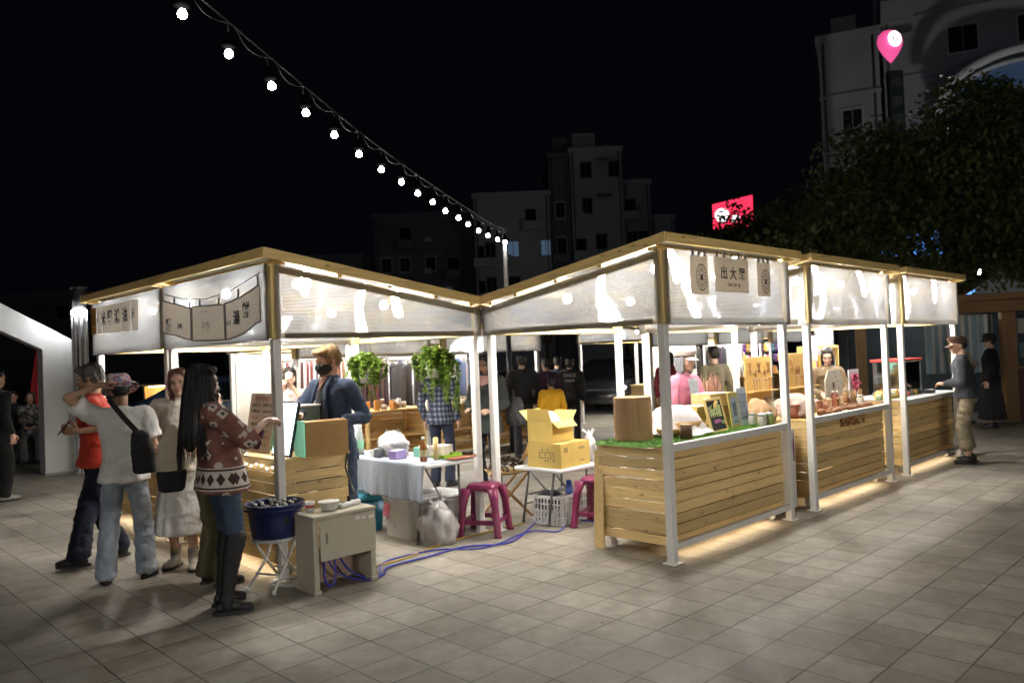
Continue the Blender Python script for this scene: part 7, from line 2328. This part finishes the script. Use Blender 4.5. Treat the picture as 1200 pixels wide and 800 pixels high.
# ------------------------------------------------------------------ buildings
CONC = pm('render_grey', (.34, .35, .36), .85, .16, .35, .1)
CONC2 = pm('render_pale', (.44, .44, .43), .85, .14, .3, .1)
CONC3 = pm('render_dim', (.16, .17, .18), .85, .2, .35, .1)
WINB = pm('window_dark', (.015, .018, .022), .12, .2, 2, 0)
WINL = emit('window_lit', (.40, .65, 1), .12, (.1, .1, .1))
WINW = emit('window_warm', (1, .85, .6), .9, (.1, .1, .1))
def house(label, x0, x1, y, h, mat, depth=12, floors=5, wins=(), side=None, extra=(), yaw=0.0):
    """block whose front spans x0..x1 at distance y; wins: (fx, floor, w, kind)"""
    t = thing('apartment_block', label, 'building', ((x0 + x1) / 2, y, 0), yaw, 'blocks of flats beyond the market')
    w = x1 - x0
    m = MB(); m.box((0, depth / 2, h / 2), (w, depth, h)); m.build('wall', mat, t)
    m = MB(); m.box((0, depth / 2, h + .25), (w + .3, depth + .3, .5)); m.build('parapet', mat, t)
    fh = h / floors
    for k in range(1, floors):
        m = MB(); m.box((0, -.06, k * fh), (w + .1, .22, .22)); m.build('ledge', mat, t)
    for fx, fl, ww, kind in wins:
        x = -w / 2 + w * fx; z = (fl + .5) * fh
        f = MB(); f.box((x, -.04, z), (ww + .24, .16, fh * .52)); fo = f.build('window', CONC2 if mat is not CONC2 else CONC, t)
        f = MB(); f.box((x, -.11, z), (ww, .06, fh * .42)); f.build('pane', {'d': WINB, 'l': WINL, 'w': WINW}[kind], fo)
        f = MB(); f.box((x, -.15, z), (.07, .03, fh * .42)); f.build('mullion', CONC3, fo)
    # balconies, air conditioners and down pipes
    rr = random.Random(int(abs(x0) * 10) + floors)
    for k in range(1, floors):
        for q_ in range(max(1, int(w / 2.6))):
            r_ = rr.random(); xb = -w / 2 + .9 + q_ * 2.5 + rr.uniform(-.2, .2)
            if xb > w / 2 - .9: continue
            if r_ < .28:
                f = MB(); f.box((xb, -.55, k * fh + .06), (1.7, 1.0, .12)); f.box((xb, -1.02, k * fh + .5), (1.7, .07, .8)); f.box((xb - .82, -.55, k * fh + .5), (.06, .9, .8)); f.box((xb + .82, -.55, k * fh + .5), (.06, .9, .8)); f.build('balcony', mat, t)
                f = MB(); f.box((xb, -.03, k * fh + 1.25), (1.1, .05, 2.0)); f.build('balcony_door', WINB, t)
            elif r_ < .55:
                f = MB(); f.box((xb, -.28, k * fh + .9), (.75, .45, .55)); f.build('air_conditioner', CONC2, t)
            elif r_ < .68:
                f = MB(); f.box((xb, -.35, k * fh + fh * .75), (1.5, .7, .06), rot=Matrix.Rotation(.35, 3, 'X')); f.build('awning', CONC3, t)
    for xb in (-w / 2 + .25, w / 2 - .3):
        f = MB(); f.cyl((xb, -.1, 0), (xb, -.1, h), .07, n=8); f.build('down_pipe', CONC3, t)
    for q_ in range(2):
        f = MB(); f.cyl((rr.uniform(-w / 3, w / 3), depth * .4, h + .5), (0, depth * .4, h + rr.uniform(1.2, 2.4)), .04, n=6); f.build('aerial', CONC3, t)
    for (x, yy, z, sx, sy, sz, nm) in extra:
        m = MB(); m.box((x, yy, z), (sx, sy, sz)); m.build(nm, mat, t)
    return t
house('pale five storey block with two lit windows, second from the tower', -3.4, 4.4, 80, 18.0, CONC2, floors=5, wins=[(.50, 3, 1.1, 'l'), (.93, 3, .9, 'l'), (.50, 2, 1.2, 'd'), (.95, 2, .9, 'l'), (.2, 3, 1, 'd'), (.2, 2, 1, 'd'), (.5, 1, 1, 'd'), (.8, 1, 1, 'd')])
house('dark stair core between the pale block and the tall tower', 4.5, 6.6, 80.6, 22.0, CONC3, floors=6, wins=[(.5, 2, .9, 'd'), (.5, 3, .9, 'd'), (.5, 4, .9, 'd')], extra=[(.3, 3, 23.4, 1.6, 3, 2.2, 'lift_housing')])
house('tall pale tower, the highest block over the market roofs', 6.7, 12.0, 80, 22.3, CONC2, floors=6, wins=[(.3, 5, 1.1, 'd'), (.85, 5, 1.1, 'd'), (.3, 4, 1.0, 'd'), (.55, 3, 1.1, 'd'), (.55, 2, 1.1, 'd'), (.2, 2, .9, 'd')], extra=[(-1.0, 3, 23.6, 2.4, 3, 2.2, 'lift_housing'), (1.6, 4, 23.0, .2, .2, 2.6, 'aerial')])
house('brownish block stepping down beside the tall tower', 12.1, 15.0, 81, 19.0, CONC, floors=5, wins=[(.3, 3, 1.0, 'd'), (.7, 3, 1.0, 'd'), (.3, 2, 1.0, 'd'), (.7, 2, 1.0, 'd')])
house('low end block beside the brownish one', 15.1, 17.6, 82, 15.4, CONC, floors=4, wins=[(.5, 2, 1.0, 'd')])
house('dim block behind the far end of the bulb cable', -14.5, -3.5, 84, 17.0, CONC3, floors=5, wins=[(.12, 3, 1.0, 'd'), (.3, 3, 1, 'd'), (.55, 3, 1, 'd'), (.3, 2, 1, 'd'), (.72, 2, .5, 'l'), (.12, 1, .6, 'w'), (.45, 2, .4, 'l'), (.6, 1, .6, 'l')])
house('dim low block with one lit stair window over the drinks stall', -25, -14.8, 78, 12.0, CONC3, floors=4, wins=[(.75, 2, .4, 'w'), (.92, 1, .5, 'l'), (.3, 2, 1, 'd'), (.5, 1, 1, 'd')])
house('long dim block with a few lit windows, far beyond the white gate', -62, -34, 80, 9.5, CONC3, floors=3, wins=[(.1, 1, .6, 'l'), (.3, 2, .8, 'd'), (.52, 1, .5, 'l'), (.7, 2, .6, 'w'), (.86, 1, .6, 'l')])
house('grey high block with a small dark window, in the shade above the tree', 18.6, 21.8, 45, 19.2, CONC, 14, 6, wins=[(.52, 4, 1.0, 'd'), (.2, 3, .8, 'd')], extra=[(-.2, 3, 20.5, 1.4, 1.4, 2.0, 'water_tank')], yaw=-R(24))
house('tallest grey block rising out of view behind the pin shaped sign', 21.6, 35, 42.2, 30, CONC, 14, 9, wins=[(.30, 5, 1.4, 'd'), (.55, 5, 1.4, 'd'), (.3, 6, 1.4, 'd'), (.8, 5, 1.4, 'd'), (.55, 6, 1.4, 'd')], yaw=-R(24))
# glazed dome canopy with pale rim
t = thing('arched_canopy', 'large arched glass canopy with a pale rim, high above the tree', 'canopy', (27.6, 38.5, 12.2), 0)
m = MB(); m.tube([(-6.2 * math.cos(a * math.pi / 30), 0, 3.9 * math.sin(a * math.pi / 30)) for a in range(31)], .22, 8); m.build('rim', pm('rim_pale', (.75, .77, .8), .3), t)
m = MB(); m.tube([(-5.7 * math.cos(a * math.pi / 30), .6, 3.5 * math.sin(a * math.pi / 30)) for a in range(31)], .12, 8); m.build('rim', pm('rim_pale', (.7, .7, .7)), t)
m = MB(); m.grid(lambda s, q: (-5.7 * (1 - .25 * q) * math.cos(s * math.pi), .6 + 3.5 * q, 3.5 * (1 - .1 * q) * math.sin(s * math.pi)), 30, 8); m.build('glazing', emit('blue_glazing', (.10, .22, .45), .10, (.1, .13, .2)), t)  # glass gives off a faint blue glow by itself
# lit signs
t = PIN = thing('pin_sign', 'glowing pink map pin shaped sign with a white disc', 'sign', (20.13 * .9, 36, 17.0 * .9 + .165), math.atan2(-20.13, 40) * 0)
m = MB(); m.lathe([(.0, -1.05), (.16, -.88), (.40, -.58), (.60, -.22), (.66, .08), (.58, .40), (.34, .62), (0, .70)], n=28, caps=False); o = m.build('shell', emit('pink_sign', (1, .10, .35), .8, (.6, .1, .3)), t); o.scale.y = .5
m = MB(); m.cyl((0, -.37, .10), (0, -.34, .10), .40, n=28); o = m.build('disc', emit('white_disc', (1, .96, .96), 2.2), t); o.rotation_euler.z = .25
m = MB(); m.ell((-.09, -.385, .10), (.05, .01, .1)); m.ell((.1, -.385, .06), (.08, .01, .05)); o = m.build('mark', pm('grey_mark', (.5, .4, .45), .5), t); o.rotation_euler.z = .25
PIN.scale = (.9, .9, .9)
t = thing('blade_sign', 'dark upright blade sign under the glowing pin', 'sign', (20.4 * .9, 36.2, 0), 0); t.scale = (.9, .9, .9)
m = MB(); m.box((0, 0, 14.1), (.75, .3, 3.4)); m.build('panel', pm('blade_dark', (.015, .02, .022), .4), t)
for k, ch in enumerate('停車場'): text_obj(ch, .62, pm('blade_grey', (.06, .065, .07), .5), t, upright((0, -.17, 15.1 - k * .95)), depth=.01)
m = MB(); m.cyl((0, 0, 0), (0, 0, 12.5), .12, n=10); m.build('post', BLACK_METAL, t)
t = thing('billboard', 'lit red sign with a white round mark, partly behind the tree', 'sign', (14.6, 50, 10.2), -.15)
m = MB(); m.prism([(-1.3, 0, -1.0), (1.2, 0, -.8), (1.2, 0, 1.15), (-1.3, 0, .7)], (0, .3, 0)); m.build('panel', emit('red_sign', (1, .035, .10), 1.4, (.5, .02, .05)), t)
m = MB(); m.cyl((-.75, -.06, -.05), (-.75, -.01, -.05), .45, n=24); m.box((.1, -.04, -.3), (.5, .04, .4)); m.build('mark', emit('sign_white', (1, .95, .95), 2.2), t)
m = MB(); m.cyl((0, .3, -10.2), (0, .3, -1.2), .12, n=8); m.build('post', BLACK_METAL, t)
for k, (px, py, yy, w_, h_, lab) in enumerate([(1032, 302, 36, 1.8, .8, 'blue lit shop screen behind the lower branches, next to the middle stall roof'), (1085, 285, 37, 2.0, 1.2, 'larger blue lit shop screen behind the branches above the end stall'), (1130, 345, 33, .9, 1.3, 'bluish lit panel low behind the end stall roof')]):
    p_ = D(px, py, yy)
    t = thing('shop_screen', lab, 'screen', p_, 0)
    m = MB(); m.box((0, 0, 0), (w_, .15, h_)); m.build('frame', BLACK_METAL, t)
    m = MB(); m.box((0, -.085, 0), (w_ - .1, .02, h_ - .1)); m.build('screen_face', emit('blue_screen', (.10, .32, 1.0), 1.1, (.1, .2, .4)), t)
    m = MB(); m.cyl((0, .1, -p_.z), (0, .1, -h_ / 2), .08, n=8); m.build('post', BLACK_METAL, t)
# street lamps beyond, some added as unseen fill
def lamp(label, x, y, h, col, st, r=.16, arm=.9):
    t = thing('street_lamp', label, 'street lamp', (x, y, 0), 0, 'street lamps round the plaza')
    m = MB(); m.cyl((0, 0, 0), (0, 0, h), .07, .045, n=12); m.cyl((0, 0, 0), (0, 0, .4), .11, n=12); m.build('post', BLACK_METAL, t)
    m = MB(); m.tube([(0, 0, h - .1), (0, -.15, h + .05), (0, -arm, h + .1)], .03, 8); m.build('arm', BLACK_METAL, t)
    m = MB(); m.box((0, -arm, h + .09), (.3, .55, .08), bev=.02); m.build('lamp_head', BLACK_METAL, t)
    m = MB(); m.ell((0, -arm, h + .04), (r * .9, r * 1.5, r * .6)); m.build('lens', emit('street_lens%d' % int(st), col, st), t)
lp = D(1143, 318, 30)
lamp('bright white street lamp glaring through the leaves above the timber pavilion', lp.x, lp.y + .9, lp.z, (1, .98, .95), 420, .28)
lamp('small white street lamp far off between the ribbed column and the lettered strips', -13.2, 24, 2.5, (.8, .9, 1), 40, .12)
lamp('added street lamp, out of sight, lighting the fronts of the flats', 9, 62, 4.6, (.72, .88, 1), 34, .5)  # added behind the roofs to brighten these fronts
lamp('added street lamp, out of sight, lighting the dim blocks', -9, 60, 4.6, (.72, .88, 1), 9, .5)  # unseen lamp added to lift the darker blocks
lamp('added street lamp, out of sight, lighting the high grey block', 18, 33, 4.0, (.55, .85, 1), 5, .4)  # added low behind the trees to brighten this block
lamp('added low fill lamp on the walk side, in place of unseen stalls opposite', 7.5, -1.2, 2.7, (1, .97, .92), 390, .3)  # added fill, stands in for light from stalls across the walk
lamp('added low fill lamp past the viewer on the gate side, out of view', -4.8, -3.2, 2.7, (1, .97, .92), 250, .3)  # second added fill for the stall fronts, no such lamp seen

# ------------------------------------------------------------------ timber pavilion at the walk's end
TIMB = woodmat('old_timber_z', (.26, .15, .06), 2, .5, .7, False)
TIMBX = woodmat('old_timber_x', (.26, .15, .06), 0, .5, .7, False)
pv = G(1186, 494)
t = thing('timber_pavilion', 'brown timber pavilion with heavy posts at the end of the walk', 'pavilion', pv, -.25)
for x in (0, 1.9): 
    m = MB(); m.box((x, 0, 1.06), (.24, .2, 2.12), bev=.012); m.build('post', TIMB, t)
m = MB(); m.box((-.1, -.0, 2.24), (4.6, .24, .22), bev=.012); m.box((-.1, -.12, 2.42), (4.8, .3, .12), bev=.012); m.build('beam', TIMBX, t)
for x in (-2.3, 2.2):
    m = MB(); m.box((x, 1.9, 1.1), (.2, .2, 2.2)); m.build('post', TIMB, t)
m = MB(); m.box((-.1, 1.3, 2.40), (5.2, 2.4, .05)); m.build('roof', TIMBX, t)
m = MB(); m.box((-.1, 2.35, 1.15), (4.8, .06, 2.3)); m.build('rear_wall', pm('pavilion_rear', (.05, .06, .065), .8), t)
m = MB(); m.box((-1.0, 1.0, 2.30), (1.4, .06, .05)); m.build('lamp_tube', emit('cool_tube', (.75, .9, 1), 26), t)
def stripe_mat():
    m, nt, b = _nt('striped_curtain')
    s = nt.nodes.new('ShaderNodeSeparateXYZ'); lnk(nt, coords(nt), s.inputs[0])
    f = mathn(nt, 'GREATER_THAN', mathn(nt, 'SINE', mathn(nt, 'MULTIPLY', s.outputs[0], 46)), .35)
    lnk(nt, mixc(nt, f, (.36, .50, .60), (.74, .77, .78)), b.inputs['Base Color']); b.inputs['Roughness'].default_value = .8
    return m
tc = thing('curtain', 'pale blue and white striped curtain hung inside the timber pavilion', 'curtain', pv, -.25)
m = MB(); m.grid(lambda s, q: (-1.35 + 1.25 * s, .45 + .03 * math.sin(s * 40), .95 + 1.15 * q), 60, 6); m.build('cloth', stripe_mat(), tc)
m = MB(); m.cyl((-1.4, .45, 2.11), (-.05, .45, 2.11), .015, n=8); m.build('rod', GREY_METAL, tc)
tc = thing('timber_counter', 'dark timber counter inside the pavilion', 'counter', pv, -.25)
m = MB(); m.box((.95, .5, .5), (1.6, .5, 1.0)); m.build('front', pm('dark_red_wood', (.12, .035, .03), .6), tc)
m = MB(); m.box((.95, .48, 1.02), (1.7, .6, .04)); m.build('top', TIMBX, tc)
tc = thing('merchandise_rack', 'grey wire rack hung with goods in the far bay of the pavilion', 'rack', pv, -.25)
m = MB()
for i in range(9): m.cyl((.3 + i * .16, .9, 1.05), (.3 + i * .16, .9, 2.3), .006, n=5)
for i in range(7): m.cyl((.25, .9, 1.1 + i * .2), (1.65, .9, 1.1 + i * .2), .006, n=5)
m.build('grid', GREY_METAL, tc)
for i in range(14):
    m = MB(); m.box((.35 + (i % 7) * .19, .86, 1.35 + .5 * (i // 7)), (.14, .03, .3)); m.build('packet', pm('rackgood%d' % (i % 3), [(.3, .33, .36), (.12, .2, .22), (.45, .42, .35)][i % 3], .5), tc)

# warm lit kiosk seen behind the queue
kk_ = D(184, 470, 19)
t = thing('lit_kiosk', 'small warm lit kiosk with a white sign, far behind the queue', 'kiosk', (kk_.x, 19, 0), .3); t.scale = (.4, .4, .6)
m = MB(); m.box((0, .5, .55), (1.5, 1, 1.1)); m.build('base', PLANK_X, t)
m = MB(); m.box((-.7, .5, 1.6), (.08, 1, 1.0)); m.box((.7, .5, 1.6), (.08, 1, 1.0)); m.box((0, .97, 1.6), (1.32, .06, 1.0)); m.build('side', PLANK_X, t)
m = MB(); m.box((0, .45, 2.14), (1.7, 1.2, .08)); m.build('roof', PLANK_X, t)
m = MB(); m.box((0, .4, 2.07), (1.0, .1, .03)); m.build('lamp_tube', emit('warm_tube', (1, .78, .5), 22), t)
m = MB(); m.box((.2, -.02, 1.45), (.42, .03, .5)); m.build('sign_panel', emit('kiosk_sign', (1, .95, .85), 2.2), t)

# ------------------------------------------------------------------ trees
LEAFD = leafmat('tree_leaf', (.12, .155, .05))
LEAFB = leafmat('tree_leaf_olive', (.14, .15, .05))
BARK = pm('bark', (.10, .065, .04), .9, .35, 9, .8)
def tree(label, x, y, trunk_h, crown, n, mat, seed, leaf_l=.13, group='trees beyond the stalls'):
    """crown: list of (dx, dy, z, rx, ry, rz)"""
    r = random.Random(seed)
    t = thing('leafy_tree', label, 'tree', (x, y, 0), 0, group)
    m = MB(); m.tube([(0, 0, 0), (.05, .02, trunk_h * .5), (.0, .1, trunk_h), (.1, .1, trunk_h + 1.2)], [.20, .16, .14, .08], 10); m.build('trunk', BARK, t)
    m = MB()
    for (dx, dy, z, rx, ry, rz) in crown:
        mid = Vector((dx * .45, dy * .45, trunk_h + (z - trunk_h) * .5 + .1))
        m.tube([(0, .05, trunk_h - .2), mid, (dx * .8, dy * .8, z - .1), (dx + rx * .5, dy, z + rz * .3)], [.10, .07, .045, .012], 7)
        for k in range(3):
            a = r.uniform(0, 6.28); m.tube([mid, (dx + rx * .6 * math.cos(a), dy + ry * .6 * math.sin(a), z + r.uniform(-.3, .3) * rz)], [.04, .01], 5)
    m.build('limbs', BARK, t)
    m = MB()
    wsum = [c[3] * c[4] * c[5] for c in crown]
    for (c, wv) in zip(crown, wsum):
        cnt = int(n * wv / sum(wsum))
        dx, dy, z, rx, ry, rz = c
        tw = []
        for k in range(max(10, cnt // 26)):
            v = Vector((r.gauss(0, 1), r.gauss(0, 1), r.gauss(0, 1))).normalized() * (r.random() ** .45)
            tw.append((Vector((dx + v.x * rx, dy + v.y * ry, z + v.z * rz)), r.uniform(.55, 1.45)))
        for i in range(cnt):
            c0, tn = r.choice(tw)
            p = c0 + Vector((r.gauss(0, .22), r.gauss(0, .22), r.gauss(0, .12)))
            m.tone = tn * r.uniform(.7, 1.3)
            leaf(m, p, Vector((r.uniform(-1, 1), r.uniform(-1, 1), r.uniform(-.9, .3))), Vector((r.uniform(-.5, .5), r.uniform(-.5, .5), 1)), leaf_l * r.uniform(.7, 1.35), leaf_l * .30)
    m.build('crown', mat, t)
tree('broad dark tree spreading over the end stalls', 11.2, 19.5, 2.9, [(-2.6, 0, 4.6, 1.9, 1.6, 1.0), (-.6, .3, 5.6, 2.2, 1.8, 1.5), (1.8, 0, 5.4, 2.2, 1.8, 1.7), (-1.6, .8, 6.4, 1.6, 1.4, 1.0), (1.0, .6, 7.2, 1.9, 1.6, 1.0), (.2, -1.2, 4.2, 2.2, 1.3, .7), (-4.0, .2, 4.1, 1.3, 1.2, .6), (-2.6, .6, 3.6, 2.0, 1.3, .7), (2.6, -.4, 3.9, 2.0, 1.3, .9), (3.4, 0, 6.4, 1.6, 1.4, 1.3), (-.8, -.6, 3.5, 2.4, 1.2, .7), (1.8, -.8, 3.5, 2.2, 1.2, .8), (3.9, -.4, 4.9, 1.6, 1.3, 1.2)], 40000, LEAFD, 3, .17)
tree('tall dark tree standing behind the broad one, beneath the arched canopy', 15.6, 21.5, 3.0, [(-1.2, 0, 5.4, 2.0, 1.8, 1.5), (1.6, .5, 5.6, 2.3, 1.8, 1.9), (-.4, 0, 7.6, 1.9, 1.6, 1.2), (1.4, 0, 8.4, 1.6, 1.4, .9), (-2.5, 0, 7.2, 1.0, 1.0, .8), (.5, -1.5, 4.2, 2.0, 1.3, .8), (-3.2, 0, 6.0, 1.5, 1.3, 1.3), (-2.2, .2, 8.3, 1.3, 1.1, .8), (3.2, 0, 8.2, 1.8, 1.5, 1.4)], 24000, LEAFB, 5, .18)
tree('lower sprawling tree between the lit red sign and the broad tree', 7.9, 25, 2.6, [(-.8, 0, 4.4, 1.9, 1.6, .9), (1.5, .3, 5.0, 1.9, 1.6, 1.2), (.3, 0, 5.7, 1.4, 1.2, .7), (-2.3, .2, 4.0, 1.3, 1.0, .6), (-1.6, .2, 4.9, 1.5, 1.2, .7), (-3.4, .1, 4.5, 1.0, .9, .5), (2.8, 0, 6.2, 1.4, 1.2, .9), (3.2, 0, 4.2, 1.5, 1.2, 1.0), (.4, 0, 3.6, 2.2, 1.2, .7)], 17000, LEAFD, 8, .19)
for i, (x, y, h, s_, lab) in enumerate([(-4, 46, 2.2, 1.3, 'dark street tree behind the valley between the two corner roofs'), (2.2, 48, 2.4, 1.4, 'round dark street tree under the pale block with lit windows'), (7.5, 50, 2.6, 1.5, 'dark street tree at the foot of the tall tower'), (12.5, 49, 2.4, 1.3, 'dark street tree at the foot of the brownish block')]):
    tree(lab, x, y, h, [(-.9 * s_, 0, h + 1.4, 1.4 * s_, 1.2 * s_, 1.0 * s_), (.9 * s_, .2, h + 1.8, 1.5 * s_, 1.3 * s_, 1.2 * s_), (0, 0, h + 2.8, 1.1 * s_, 1.0 * s_, .8 * s_)], 2600, LEAFD, 20 + i, .24, 'street trees before the flats')
